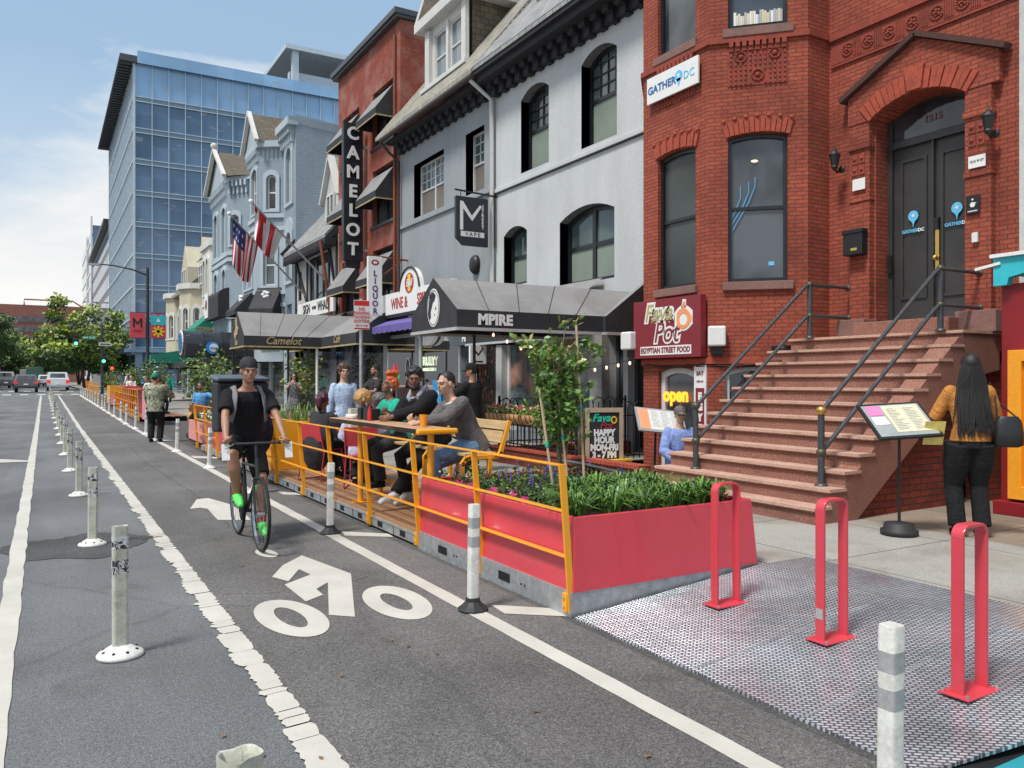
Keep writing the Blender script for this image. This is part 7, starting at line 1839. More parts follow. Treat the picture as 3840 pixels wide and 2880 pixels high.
def hand(mb, w, f, side, curl, s=1.):
    """w wrist, f direction, side thumb-side vector"""
    f = f.normalized(); sd = (side - f * side.dot(f)).normalized(); up = sd.cross(f)
    mb.tube([w - f * .02, w + f * .02, w + f * .07, w + f * .092], [.024, .030, .038, .032], 10, ref=up, flat=.45)
    for k, L in enumerate((.068, .076, .072, .056)):
        b_ = w + f * .085 + sd * (.029 - .0195 * k); c = curl + .12 * k
        p1 = b_ + (f * math.cos(c) - up * math.sin(c)) * L * .42 + sd * (.003 - .002 * k); p2 = p1 + (f * math.cos(c * 2) - up * math.sin(c * 2)) * L * .33; p3 = p2 + (f * math.cos(c * 2.8) - up * math.sin(c * 2.8)) * L * .27
        mb.tube([b_ - f * .015, b_, p1, p2, p3], [.0095, .0095, .009, .0082, .0068], 7)
    b_ = w + f * .025 + sd * .026; p1 = b_ + (f * .6 + sd * .7 - up * .3 * curl).normalized() * .036; p2 = p1 + (f * .9 + sd * .25 - up * curl * .6).normalized() * .034
    mb.tube([b_ - sd * .012, b_, p1, p2], [.012, .012, .0105, .008], 7)

def person(lab, loc, rz=0., H=1.75, P=(0, 0, .93), N_=(0, 0, 1.46), syaw=0., hyaw=0., hpitch=0., hR=(.26, .06, .82), hL=(-.26, .06, .82), eR=(.3, -1, 0), eL=(-.3, -1, 0), aR=(.11, 0, .08), aL=(-.11, 0, .08), kR=(.1, 1, 0), kL=(-.1, 1, 0), foot=0., fpitch=(0, 0),
           skin='skin_light', hair='h_brown', style='short', top='c_white', sleeve=.5, tlen=-.14, bottom='c_navy', btype='trousers', shoe='c_black', vox=.012, wid=1., face=True, beard=None, curl=.5, extra=None, jacket=None, grp=None, fR=None, fL=None, legw=1., ease=0.):
    s = H / 1.75; vox = vox / s; P, N_ = V(P), V(N_); up = (N_ - P).normalized()
    q = Quaternion((0, 0, 1), syaw); sd = q @ V((1, 0, 0)); sd = (sd - up * sd.dot(up)).normalized(); hs = V((1, 0, 0)); fw = up.cross(sd)
    SR, SL = N_ - up * .055 + sd * .166 * wid, N_ - up * .055 - sd * .166 * wid; ER, WR = ik(SR, hR, .29, .26, eR); EL, WL = ik(SL, hL, .29, .26, eL)
    HR, HL = P + V((.092, 0, -.02)), P + V((-.092, 0, -.02)); KR, AR = ik(HR, aR, .44, .42, kR); KL, AL = ik(HL, aL, .44, .42, kL)
    qh = Quaternion((0, 0, 1), syaw + hyaw) @ Quaternion((1, 0, 0), -hpitch); hc = N_ + up * .075 + qh @ V((0, .02, .095)); hp = lambda *p: hc + qh @ V(p)
    mb = MB()
    def torso(mb, lo, e=0., hi=1.05):
        rs = []
        for t, w, d in ((lo, .168, .118), (-.02, .17, .12), (.28, .145 + (.01 if wid >= 1 else -.012), .105), (.6, .165, .118), (.84, .168 * wid, .105), (.95, .12 * wid, .078), (hi, .06, .055)):
            if t < lo: continue
            if t > hi: break
            k = min(1, max(0, t)); ax = (hs * (1 - k) + sd * k).normalized(); ax = (ax - up * ax.dot(up)).normalized()
            rs.append(oring(P.lerp(N_, t) if t >= 0 else P + (N_ - P) * t, w + e + (.014 if .7 < t < .9 else 0), d + e, ax, up.cross(ax)))
        mb.rings(rs)
        for S in (SR, SL): mb.ell(S - up * .005, .056 + e * .6)
    torso(mb, -.1, -.012)
    mb.tube([N_ - up * .04, N_ + up * .05, hc - qh @ V((0, .02, .03))], [.058, .052, .05], 12)
    mb.ell(hp(0, -.012, .03), (.074, .094, .094), qh); mb.ell(hp(0, .025, -.035), (.056, .068, .072), qh); mb.ell(hp(0, .055, -.078), (.03, .03, .025), qh); mb.tube([hp(0, .085, .03), hp(0, .104, -.012), hp(0, .088, -.022)], [.008, .014, .01], 6)
    for e in (-1, 1): mb.ell(hp(e * .074, -.005, .0), (.01, .02, .032), qh); mb.ell(hp(e * .035, .06, -.018), (.024, .022, .024), qh)
    mb.tube([hp(-.05, .078, .034), hp(0, .09, .034), hp(.05, .078, .034)], .012, 6)
    for S, E_, W, fd, sg in ((SR, ER, WR, fR, -1), (SL, EL, WL, fL, 1)):
        mb.tube([S, S.lerp(E_, .4), E_, E_.lerp(W, .3), W], [.05, .044, .036, .038, .024], 10)
        f = V(fd) if fd else (W - E_); hand(mb, W, f, q @ V((sg * .8, .5, .4)) if f.z > -.9 * f.length else q @ V((sg * .1, 1, 0)), curl)
    foot_ = []
    for Hh, K, A, fp in ((HR, KR, AR, fpitch[0]), (HL, KL, AL, fpitch[1])):
        mb.tube([Hh, Hh.lerp(K, .4), K, K.lerp(A, .3), A.lerp(K, .12), A], [.088 * legw, .078 * legw, .054, .055 * legw, .036, .034], 12)
        fdv = Quaternion((0, 0, 1), foot) @ V((0, math.cos(fp), math.sin(fp))); upv = V((0, 0, 1)) if abs(fp) < 1 else V((0, -1, 0)); foot_.append((A, fdv)); mb.tube([A - fdv * .04, A + fdv * .06 - V((0, 0, .03)), A + fdv * .15 - V((0, 0, .045))], [.034, .035, .025], 8)
    body = soft(mb, 'person', skin, None, vox); tag(body, lab, 'person', grp); body.location = loc; body.rotation_euler = (0, 0, rz); body.scale = (s, s, s)
    # shirt / jacket
    def topw(name, mat, lo, sl, e, hi=.99):
        mb = MB(); torso(mb, lo, e, hi)
        for S, E_, W in ((SR, ER, WR), (SL, EL, WL)):
            if sl <= .5: p = S.lerp(E_, sl * 1.5); mb.tube([S, p], [.056 + e * .8, .06 + e], 12)
            else: mb.tube([S, S.lerp(E_, .5), E_, E_.lerp(W, .4), W - (W - E_) * .04], [.054 + e * .8, .052 + e, .048 + e, .044 + e, .034 + e], 12)
        return soft(mb, name, mat, body, vox)
    topw('shirt', top, tlen, sleeve, .012 + ease)
    if jacket: topw('jacket', jacket, tlen - .05, 1, .026 + ease, .97)
    mb = MB()
    if btype == 'dress':
        mb.rings([oring(P + V((0, 0, z)), w, w * .8, hs, V((0, 1, 0))) for z, w in ((.12, .15), (0, .185), (-.2, .23), (-.42, .26))])
    else:
        mb.rings([oring(P + up * z, w, w * .74, hs, up.cross(hs) * -1) for z, w in ((.09, .158), (.0, .172), (-.08, .165))]); e = .014 + (.012 if btype == 'wide' else 0)
        for Hh, K, A in ((HR, KR, AR), (HL, KL, AL)):
            if btype == 'shorts': mb.tube([Hh, Hh.lerp(K, .5), Hh.lerp(K, .92)], [.10, .098, .085], 12)
            else: mb.tube([Hh, Hh.lerp(K, .45), K, K.lerp(A, .5), A.lerp(K, .06)], [(.088 + e) * legw, (.08 + e) * legw, .06 + e, .055 + e, .046 + e * 1.4], 12)
    soft(mb, {'dress': 'dress', 'shorts': 'shorts'}.get(btype, 'trousers'), bottom, body, vox)
    for A, fd in foot_:
        mb = MB(); dn = V((0, 0, -1)); mb.tube([A - fd * .055 + dn * .02, A + dn * .01, A + fd * .07 + dn * .03, A + fd * .14 + dn * .045, A + fd * .185 + dn * .055], [.036, .044, .042, .036, .018], 10); mb.tube([A - fd * .06 + dn * .06, A + fd * .07 + dn * .06, A + fd * .18 + dn * .062], [.034, .042, .028], 10, ref=(0, 0, 1), flat=.4)
        soft(mb, 'shoe', shoe, body, min(vox, .011))
    # hair and hats
    r = random.Random(len(lab)); mb = MB()
    if style in ('short', 'curly', 'mop', 'mohawk', 'long', 'pony', 'crop', 'afro'):
        g = {'curly': .012, 'mop': .022, 'crop': .004, 'afro': .04}.get(style, .01)
        mb.ell(hp(0, -.024, .048 + g * .3), (.076 + g, .088 + g, .086 + g), qh)
        for _ in range({'crop': 0, 'long': 0, 'short': 40, 'curly': 110, 'mop': 120, 'mohawk': 60, 'afro': 160}.get(style, 30)):
            a = r.uniform(0, 6.28); z = r.uniform(-.1, 1); c = math.sqrt(max(0, 1 - z * z)); y = math.sin(a) * c
            if y > .25 and z < .45: continue
            mb.ell(hp(math.cos(a) * c * (.078 + g), -.02 + y * (.09 + g), .045 + z * (.086 + g)), r.uniform(.012, .022), n=6, k=4)
        if style == 'mohawk':
            for _ in range(90): t = r.uniform(-.6, 1.1); mb.ell(hp(r.gauss(0, .03), .09 * math.sin(t), .05 + .125 * math.cos(t * .9) + r.uniform(0, .045)), r.uniform(.016, .026), n=6, k=4)
        if style == 'pony': mb.tube([hp(0, -.09, .05), hp(0, -.16, .04), hp(0, -.17, -.05), hp(.0, -.13, -.15)], [.045, .055, .05, .02], 10)
        if style == 'long':
            for _ in range(130):
                a = r.uniform(-2.7, -.45); x0 = .088 * math.cos(a) * 1.05; y0 = .1 * math.sin(a); L = r.uniform(.36, .52); mb.tube([hp(x0 * .6, y0 * .6 - .01, .11), hp(x0, y0 - .02, .02), N_ + sd * x0 * 1.5 - fw * (.115 - abs(x0) * .35) - up * .02, N_ + sd * (x0 * 1.6 + r.gauss(0, .02)) - fw * (.16 - abs(x0) * .3) - up * L], [.013, .017, .016, .004], 5)
        soft(mb, 'hair', hair, body, 0 if style == 'long' else .010 / s, 1)
    if style in ('cap', 'beanie', 'capback'):
        hm = MB(); hm.ell(hp(0, -.028, .02), (.078, .086, .075), qh); soft(hm, 'hair', hair, body, .012)
        rs = [[hp(math.cos(a) * w * .083, -.012 + math.sin(a) * w * .104, z) for a in [2 * PI * k / 16 for k in range(16)]] for w, z in ((1.03, .035), (1.03, .06), (.93, .105), (.6, .14), (.1, .15))]
        mb.rings(rs)
        if style != 'beanie':
            k = -1 if style == 'capback' else 1; mb.rings([[hp(x * wv, k * y, .038 - .012 * i + abs(x) * -.1) for x in (-.07, -.035, 0, .035, .07)] + [hp(x * wv, k * y, .030 - .012 * i + abs(x) * -.1) for x in (.07, .035, 0, -.035, -.07)] for i, (y, wv) in enumerate(((.07, 1), (.12, .95), (.155, .7)))])
        soft(mb, 'cap' if style != 'beanie' else 'beanie', hair if not extra or 'hat' not in extra else extra['hat'], body, 0)
    if face:
        for e in (-1, 1):
            mb = MB(); mb.ell(hp(e * .031, .078, .012), (.012, .008, .005), qh, 8, 6); mb.ell(hp(e * .031, .085, .012), (.0065, .003, .005), qh, 8, 6, 1); mb.tube([hp(e * .018, .090, .030), hp(e * .034, .089, .035), hp(e * .05, .078, .030)], [.003, .004, .002], 5, 2); mb.build('eye', ['eye_white', 'paint_black', 'h_black'], body, norm=False)
        mb = MB(); mb.tube([hp(-.022, .085, -.052), hp(0, .092, -.05), hp(.022, .085, -.052)], [.003, .006, .003], 6); mb.build('mouth', 'lips', body, norm=False)
    if beard:
        mb = MB(); mb.ell(hp(0, .045, -.085), (.045, .05, .035), qh); mb.tube([hp(-.06, .02, -.03), hp(-.045, .06, -.07), hp(0, .085, -.092), hp(.045, .06, -.07), hp(.06, .02, -.03)], .014, 6); mb.tube([hp(-.028, .088, -.045), hp(0, .098, -.036), hp(.028, .088, -.045)], .006, 5); soft(mb, 'beard', beard, body, .008, 1)
    if extra:
        for k in extra:
            if k == 'glasses':
                mb = MB()
                for e in (-1, 1): mb.lathe((0, 0, 0), [(.02, -.002), (.021, .002)], 10, M4=Matrix.Translation(hp(e * .031, .1, .01)) @ qh.to_matrix().to_4x4() @ Matrix.Rotation(PI / 2, 4, 'X')); mb.bar(hp(e * .05, .098, .012), hp(e * .078, .0, .015), .004, .006)
                mb.build(k, extra[k], body)
            if k == 'hood': mb = MB(); mb.tube([N_ + fw * .09 - up * .10 + sd * .03, N_ + fw * .07 + sd * .075, N_ + sd * .085 - fw * .03 + up * .03, N_ - fw * .10 + up * .02, N_ - sd * .085 - fw * .03 + up * .03, N_ + fw * .07 - sd * .075, N_ + fw * .09 - up * .10 - sd * .03], [.02, .03, .036, .045, .036, .03, .02], 8); soft(mb, 'hood', extra[k], body, .010)
            if k == 'watch':
                mb = MB(); W = WR if extra[k] == 'R' else WL; E_ = ER if extra[k] == 'R' else EL; d = (W - E_).normalized(); mb.tube([W - d * .03, W - d * .012], .029, 10); mb.build('watch', 'sign_white' if extra[k] == 'L' else 'alu', body)
            if k == 'phone': mb = MB(); c = WR + (WR - ER).normalized() * .09; mb.hexa([c + q @ V(v) for v in [(-.036, .02, -.07), (.036, .02, -.07), (.036, .03, -.07), (-.036, .03, -.07), (-.036, .02, .07), (.036, .02, .07), (.036, .03, .07), (-.036, .03, .07)]]); mb.build('phone', extra[k], body)
            if k == 'earring':
                for e in (-1, 1): mb = MB(); mb.ell(hp(e * .08, 0, -.05), (.006, .012, .022), qh, 8, 5); mb.build('earring', extra[k], body)
            if k == 'wrap':
                mb = MB(); c = [(.55, .22, .17), (.25, .25, .20), (.0, .27, .22), (-.22, .26, .22), (-.5, .20, .16), (-.75, .10, .08)]
                mb.rings([oring(P + (N_ - P) * .98, .10, .085, sd, fw), oring(P + (N_ - P) * .9, .19, .13, sd, fw)] + [oring(P + (N_ - P) * t - fw * .02, w, d, sd, fw) for t, w, d in c])
                soft(mb, 'wrap', extra[k], body, vox)
    return body, dict(WR=WR, WL=WL, hp=hp, N=N_, sd=sd, fw=fw, up=up, AR=AR, AL=AL, ER=ER, EL=EL)

SEAT = dict(fpitch=(0, 0))
# cyclist
cyc, J = person('courier cyclist in a black t-shirt, shorts and dark beanie', (1.74, 8.12, 0), PI, 1.80, P=(0, -.24, .98), N_=(0, -.04, 1.47), hpitch=.05, hR=(.27, .34, .98), hL=(-.27, .34, .98), eR=(.6, -.3, 0), eL=(-.6, -.3, 0), aR=(.11, .02, .47), aL=(-.11, .06, .19), kR=(.25, 1, .2), kL=(-.15, 1, 0), skin='skin_tan', hair='h_black', style='beanie', top='c_black', sleeve=.48, bottom='c_black', btype='shorts', shoe='shoe_lime', vox=.009, curl=1.1, extra={'hat': 'c_charcoal'}, wid=1.08, legw=1.12, fpitch=(-.15, -.2), fR=(0, 1, -.25), fL=(0, 1, -.25))
for a, lab in ((J['AR'], 'R'), (J['AL'], 'L')): mb = MB(); mb.tube([a + V((0, 0, .0)), a + V((0, -.01, .11))], [.044, .05], 10); mb.build('sock', 'sock_red', cyc)
bp = thing('delivery_backpack', 'large black insulated courier backpack with grey straps on the cyclist', 'backpack', (1.74, 8.12, 0), PI)
mb = MB(); mb.hexa([(-.24, -.62, 1.06), (.24, -.62, 1.06), (.24, -.26, 1.08), (-.24, -.26, 1.08), (-.25, -.60, 1.60), (.25, -.60, 1.60), (.25, -.22, 1.58), (-.25, -.22, 1.58)]); mb.build('bag', M('cordura', (.012, .013, .016), .6, var=.3, bmp=.4), bp, bevel=.03, seg=3)
mb = MB(); mb.hexa([(-.26, -.63, 1.60), (.26, -.63, 1.60), (.26, -.19, 1.585), (-.26, -.19, 1.585), (-.26, -.63, 1.66), (.26, -.63, 1.66), (.26, -.17, 1.62), (-.26, -.17, 1.62)]); mb.build('flap', M('flap_grey', (.08, .10, .13), .4, var=.5, scale=5), bp, bevel=.02)
for e in (-1, 1): mb = MB(); mb.tube([(e * .12, -.24, 1.52), (e * .125, -.10, 1.535), (e * .135, .04, 1.45), (e * .15, .07, 1.32), (e * .17, .0, 1.2)], .03, 8, ref=(0, 1, 0), flat=.35); mb.build('strap', M('strap_grey', (.16, .16, .17), .7), bp)
# bicycle (local y forward)
M('spoke', (.35, .35, .36), .3, metal=.9); M('tyre', (.012, .012, .012), .8); M('bike_paint', (.02, .025, .025), .3)
def bicycle(lab, loc, rz, mat='bike_paint'):
    b = thing('bicycle', lab, 'bicycle', loc, rz); Rw = .335
    for y in (-.5, .52):
        mb = MB(); rs = [[V((.016 * math.cos(p), y + (Rw + .014 * math.sin(p)) * math.cos(a), Rw + .012 + (Rw + .014 * math.sin(p)) * math.sin(a))) for p in [2 * PI * k / 8 for k in range(8)]] for a in [2 * PI * k / 36 for k in range(37)]]
        mb.rings(rs, cap=False); wl = mb.build('wheel', 'tyre', b)
        mb = MB(); mb.rings([[V((x, y + r_ * math.cos(a), Rw + .012 + r_ * math.sin(a))) for x, r_ in ((-.011, .318), (.011, .318), (.011, .302), (-.011, .302))] for a in [2 * PI * k / 36 for k in range(37)]], cap=False, sm=False); mb.build('rim', 'chrome', wl)
        mb = MB()
        for k in range(20): a = 2 * PI * k / 20; mb.cyl((.02 * (-1) ** k, y, Rw + .012), (0, y + .31 * math.cos(a), Rw + .012 + .31 * math.sin(a)), .0014, n=3)
        mb.cyl((-.035, y, Rw + .012), (.035, y, Rw + .012), .02); mb.build('spokes', 'spoke', wl)
    T = lambda *p, r=.015: mb.tube(p, r, 8)
    mb = MB(); T((0, -.24, .86), (0, -.08, .30), r=.016); T((0, -.20, .76), (0, .36, .78)); T((0, .39, .70), (0, -.08, .30), r=.019); T((0, .35, .86), (0, .40, .68), r=.019)
    for e in (-1, 1): T((e * .045, -.5, .347), (e * .03, -.08, .30), r=.009); T((e * .045, -.5, .347), (0, -.2, .78), r=.008); T((e * .05, .52, .347), (e * .045, .42, .66), r=.012)
    T((-.05, .42, .67), (.05, .42, .67)); mb.build('frame', mat, b)
    mb = MB(); T((0, .34, .86), (0, .33, .99), r=.014); T((0, .33, .99), (0, .37, 1.0), r=.016); T((-.31, .34, 1.0), (-.1, .38, 1.0), (.1, .38, 1.0), (.31, .34, 1.0), r=.012); hb = mb.build('handlebar', 'steel_dark', b)
    for e in (-1, 1): mb = MB(); mb.tube([(e * .2, .355, 1.0), (e * .32, .335, 1.0)], .017, 8); mb.build('grip', 'tyre', hb); mb = MB(); mb.tube([(e * .22, .4, 1.0), (e * .3, .41, .96)], .006, 5); mb.build('brake_lever', 'alu', hb)
    mb = MB(); mb.rings([[(w * math.cos(a), y + 0, .90 + h * math.sin(a)) for a in [2 * PI * k / 10 for k in range(10)]] for y, w, h in ((-.38, .06, .015), (-.34, .075, .028), (-.22, .05, .025), (-.11, .018, .015))]); mb.build('saddle', 'tyre', b)
    mb = MB(); mb.cyl((-.055, -.08, .30), (.055, -.08, .30), .02); mb.lathe((0, 0, 0), [(.09, -.003), (.095, .003), (0, .004)], 20, M4=Matrix.Translation((.05, -.08, .3)) @ Matrix.Rotation(PI / 2, 4, 'Y')); mb.bar((.07, -.08, .3), (.075, .03, .42), .012, .02); mb.bar((-.07, -.08, .3), (-.075, -.0, .15), .012, .02); mb.build('crank', 'steel_dark', b)
    for p in ((.115, .05, .41), (-.115, .03, .125)): mb = MB(); mb.box(p[0] - .04, p[0] + .04, p[1] - .035, p[1] + .035, p[2] - .01, p[2] + .01); mb.build('pedal', 'tyre', b)
    return b
bicycle('dark city bicycle ridden by the courier', (1.74, 8.12, .004), PI)
for e, lab in ((-1, 'white phone strapped at the cyclist left hand'), (1, 'white delivery ticket held at the cyclist right hand')):
    mb = MB(); mb.hexa([(v[0] + 1.74 + e * .29, v[1] + 7.70, v[2] + .96) for v in [(-.035, 0, -.1), (.035, 0, -.1), (.035, .012, -.1), (-.035, .012, -.1), (-.035, .04, .05), (.035, .04, .05), (.035, .052, .05), (-.035, .052, .05)]]); o = mb.build('phone', 'sign_white'); tag(o, lab, 'phone')

sit = dict(fpitch=(0, 0), kR=(.1, .6, 1), kL=(-.1, .6, 1))
# man in grey blazer and man in black jacket on the bar benches (facing the street = rz 90)
def S_(h, y=.42, dz=0.): return dict(aR=(.12, y, h), aL=(-.12, y - .04, h))
person('man in a grey blazer and blue jeans leaning on the bar table', (3.98, 7.66, .157), rad(78), 1.80, P=(0, -.02, .745), N_=(0, .22, 1.20), syaw=.35, hyaw=.1, hpitch=.1, hR=(.02, .60, .98), hL=(-.25, .62, .98), eR=(.7, -.2, -1), eL=(-.7, -.2, -1), aR=(.14, .22, .10), aL=(-.05, .42, .20), kR=(.2, .8, .6), kL=(-.1, .8, .6), fpitch=(-.2, -.5), skin='skin_light', hair='h_black', style='crop', top='c_white', sleeve=1, bottom='c_jeans', shoe='shoe_grey', jacket='c_grey', vox=.008, extra={'watch': 'L'}, curl=.9, wid=1.08, legw=1.1)
person('bearded man in a black jacket over a grey hoodie turning toward the camera', (3.98, 8.62, .157), rad(95), 1.84, P=(0, -.02, .75), N_=(0, .22, 1.22), syaw=.45, hyaw=.62, hpitch=.12, hR=(.04, .56, .99), hL=(-.16, .60, .985), eR=(.7, -.2, -1), eL=(-.9, -.1, -.6), aR=(.05, .30, .12), aL=(-.22, .62, .16), kR=(.2, .8, .6), kL=(-.3, .8, .5), fpitch=(-.25, -.1), skin='skin_brown', hair='h_black', style='curly', top='c_greyt', sleeve=1, bottom='c_black', shoe='shoe_white', jacket='c_black', beard='h_black', vox=.008, extra={'hood': 'c_greyt', 'watch': 'R'}, curl=.25, wid=1.1, legw=1.1)
person('woman with cropped orange hair and a green wrap blouse looking at her phone', (3.90, 9.45, .157), rad(92), 1.66, P=(0, 0, .80), N_=(0, .16, 1.27), syaw=.1, hyaw=.1, hpitch=-.35, hR=(.08, .45, 1.12), hL=(-.06, .45, 1.10), eR=(.7, -.2, -1), eL=(-.7, -.2, -1), aR=(.12, .30, .25), aL=(-.12, .34, .2), kR=(.1, .8, .6), kL=(-.1, .8, .6), skin='skin_brown', hair='h_orange', style='mohawk', top='c_green', sleeve=.5, bottom='c_charcoal', btype='wide', shoe='c_black', vox=.009, wid=.9, extra={'earring': 'sign_white', 'phone': 'paint_black'})
person('older woman in glasses and a charcoal wrap seated on a crimson chair', (3.45, 11.45, .157), rad(-62), 1.66, P=(0, 0, .52), N_=(0, .08, 1.03), hyaw=.35, hpitch=-.1, hR=(.18, .38, .68), hL=(-.15, .40, .68), aR=(.12, .42, .08), aL=(-.12, .45, .08), kR=(.1, .6, 1), kL=(-.1, .6, 1), skin='skin_brown', hair='h_maroon', style='pony', top='c_charcoal', sleeve=1, bottom='c_charcoal', vox=.010, extra={'glasses': 'sign_white', 'wrap': 'c_charcoal', 'earring': 'gold'}, ease=.015)
person('blonde woman in a lavender sweater seated with her back to the rail', (3.74, 10.42, .157), rad(-28), 1.72, P=(0, 0, .50), N_=(0, .05, 1.0), hyaw=-.1, hpitch=-.1, hR=(.2, .35, .70), hL=(-.2, .35, .70), aR=(.12, .40, .08), aL=(-.12, .1, .08), kR=(.1, .6, 1), kL=(-.1, .6, 1), hair='h_blond', style='afro', top='c_lav', sleeve=1, bottom='c_black', vox=.010, face=False, ease=.02)
person('person with short dark curls seated beyond the blonde woman', (4.3, 11.1, .157), rad(60), 1.64, P=(0, 0, .50), N_=(0, .05, 1.0), hR=(.2, .35, .70), hL=(-.2, .35, .70), aR=(.12, .40, .08), aL=(-.12, .4, .08), kR=(.1, .6, 1), kL=(-.1, .6, 1), skin='skin_brown', hair='h_grey', style='afro', top='c_maroon', sleeve=1, bottom='c_navy', vox=.013)
person('young man with wavy brown hair in a light blue short-sleeved shirt, standing', (4.05, 12.15, .157), rad(172), 1.68, hyaw=.1, hR=(.27, .05, .86), hL=(-.27, .03, .86), skin='skin_light', hair='h_brown', style='mop', top='c_skyblue', sleeve=.55, tlen=-.22, bottom='c_charcoal', vox=.010, ease=-.004, wid=.94)
person('photographer in a black cap and shirt seen from behind, raising a camera', (5.85, 11.25, .15), rad(28), 1.70, hyaw=.5, hR=(-.02, .30, 1.42), hL=(-.24, .30, 1.40), eR=(.8, 0, -1), eL=(-.8, 0, -1), skin='skin_tan', hair='h_black', style='cap', top='c_black', sleeve=.6, tlen=-.24, bottom='c_black', vox=.011, face=False, ease=.02, extra={'hat': 'c_black'})
mb = MB(); mb.box(5.44, 5.56, 11.42, 11.50, 1.54, 1.63); mb.cyl((5.49, 11.48, 1.585), (5.46, 11.58, 1.585), .035); o = mb.build('camera', 'paint_black', bevel=.008); tag(o, 'black camera held up by the photographer in the cap', 'camera')
person('bearded man in a dark tee holding up a phone by the cafe railing', (6.55, 17.4, .15), rad(105), 1.78, hpitch=-.1, hR=(.10, .42, 1.20), hL=(-.1, .40, 1.15), eR=(.7, -.2, -1), eL=(-.7, -.2, -1), skin='skin_tan', hair='h_black', style='short', top='c_charcoal', sleeve=.5, tlen=-.2, bottom='c_black', beard='h_black', vox=.013, extra={'phone': 'paint_black'})
person('woman in sunglasses and a dotted black dress raising her hands to a phone', (6.9, 25.6, .15), rad(165), 1.68, hR=(.10, .26, 1.42), hL=(-.1, .28, 1.34), eR=(.7, 0, -1), eL=(-.7, 0, -1), skin='skin_light', hair='h_black', style='long', top='c_dots', sleeve=.3, bottom='c_dots', btype='dress', shoe='shoe_white', vox=.014, wid=.9, extra={'glasses': 'paint_black'})
# woman at the menu stand, back to the camera
person('woman with long black hair, mustard sweater and black trousers seen from behind', (7.38, 4.24, .15), rad(-42), 1.68, N_=(0, .03, 1.46), hpitch=-.3, hR=(.12, .30, 1.08), hL=(-.20, .32, 1.02), eR=(.8, -.2, -1), eL=(-.8, -.3, -.8), skin='skin_brown', hair='h_black', style='long', top='c_mustard', sleeve=1, tlen=-.02, bottom='c_black', btype='wide', shoe='c_black', vox=.009, wid=.98, legw=1.15, face=False, ease=.004)
ob = thing('shoulder_bag', 'black leather shoulder bag hanging at the woman right side', 'bag', (7.57, 4.0, .15), rad(-42)); mb = MB(); rb_ = random.Random(3)
mb.rings([[(w * math.cos(a) * (1 + .05 * math.sin(a * 5)), d * math.sin(a), z) for a in [2 * PI * k / 14 for k in range(14)]] for z, w, d in ((.84, .09, .04), (.86, .135, .06), (.97, .13, .055), (1.08, .11, .04), (1.12, .08, .025))]); mb.build('pouch', M('leather_black', (.015, .016, .018), .4, var=.3, bmp=.4), ob); mb = MB(); mb.tube([(-.09, 0, 1.1), (-.10, .03, 1.30), (-.12, .10, 1.43), (-.08, .12, 1.28), (.08, 0, 1.1)], .008, 6); mb.build('strap', 'leather_black', ob)
o = MB().hexa([(7.08 + x, 4.36 + y, z) for x, y, z in [(-.02, .14, 1.0), (.10, .02, 1.0), (.12, .03, 1.0), (.0, .15, 1.0), (-.06, .08, 1.22), (.06, -.04, 1.22), (.07, -.03, 1.22), (-.05, .09, 1.22)]]).build('menu_card', M('paper_yellow', (.7, .55, .15), .6, var=.3, scale=12)); tag(o, 'yellow and white menu card held by the woman in mustard', 'menu')
person('man in a flat cap and blue dress shirt standing in the basement areaway', (7.62, 8.42, -.5), rad(150), 1.72, N_=(0, .04, 1.46), hpitch=-.15, hR=(.12, .34, 1.05), hL=(-.15, .32, 1.05), eR=(.7, -.2, -1), eL=(-.7, -.2, -1), skin='skin_light', hair='h_grey', style='cap', top='c_oxford', sleeve=1, bottom='c_navy', vox=.011, ease=.02, extra={'hat': 'c_grey', 'glasses': 'paint_black'}, curl=1.)
# musicians and far diners
person('man in a floral shirt, black trousers and green cap standing on the bike lane line', (2.47, 22.4, .003), rad(-22), 1.76, hyaw=-.6, hR=(.30, .52, 1.14), hL=(-.22, .3, .95), eR=(.6, -.4, -.5), eL=(-.7, -.3, -1), skin='skin_tan', hair='h_black', style='cap', top='c_floral', sleeve=.6, tlen=-.28, bottom='c_black', btype='wide', vox=.013, face=False, ease=.035, wid=1.1, legw=1.2, extra={'hat': 'canvas_green'})
person('guitarist in a light blue long-sleeved shirt seated on the orange block', (3.75, 23.2, .08), rad(150), 1.76, P=(0, 0, .68), N_=(0, .06, 1.18), hyaw=-.4, hR=(.14, .28, .86), hL=(-.42, .36, .95), aR=(.14, .42, .08), aL=(-.14, .42, .08), kR=(.1, .6, 1), kL=(-.1, .6, 1), skin='skin_tan', hair='h_black', style='short', top='c_blue', sleeve=1, bottom='c_black', vox=.013, beard='h_black')
person('seated listener in a black tee and black cap behind the guitarist', (4.75, 22.2, .157), rad(120), 1.72, P=(0, 0, .5), N_=(0, .10, 1.0), hpitch=-.3, hR=(.12, .4, .6), hL=(-.12, .4, .6), aR=(.12, .40, .08), aL=(-.12, .4, .08), kR=(.1, .6, 1), kL=(-.1, .6, 1), skin='skin_tan', hair='h_black', style='cap', top='c_black', sleeve=.5, bottom='c_charcoal', vox=.015, extra={'hat': 'c_black'})
person('person in a grey tee and red and white cap seated behind the short railing', (4.2, 17.75, .157), rad(70), 1.72, P=(0, 0, .5), N_=(0, .06, 1.0), hR=(.12, .4, .6), hL=(-.12, .4, .6), aR=(.12, .40, .08), aL=(-.12, .4, .08), kR=(.1, .6, 1), kL=(-.1, .6, 1), skin='skin_tan', hair='h_black', style='cap', top='c_greyt', sleeve=.5, bottom='c_navy', vox=.015, face=False, extra={'hat': 'petal_red'})
GD = 'diners at the far crimson tables'
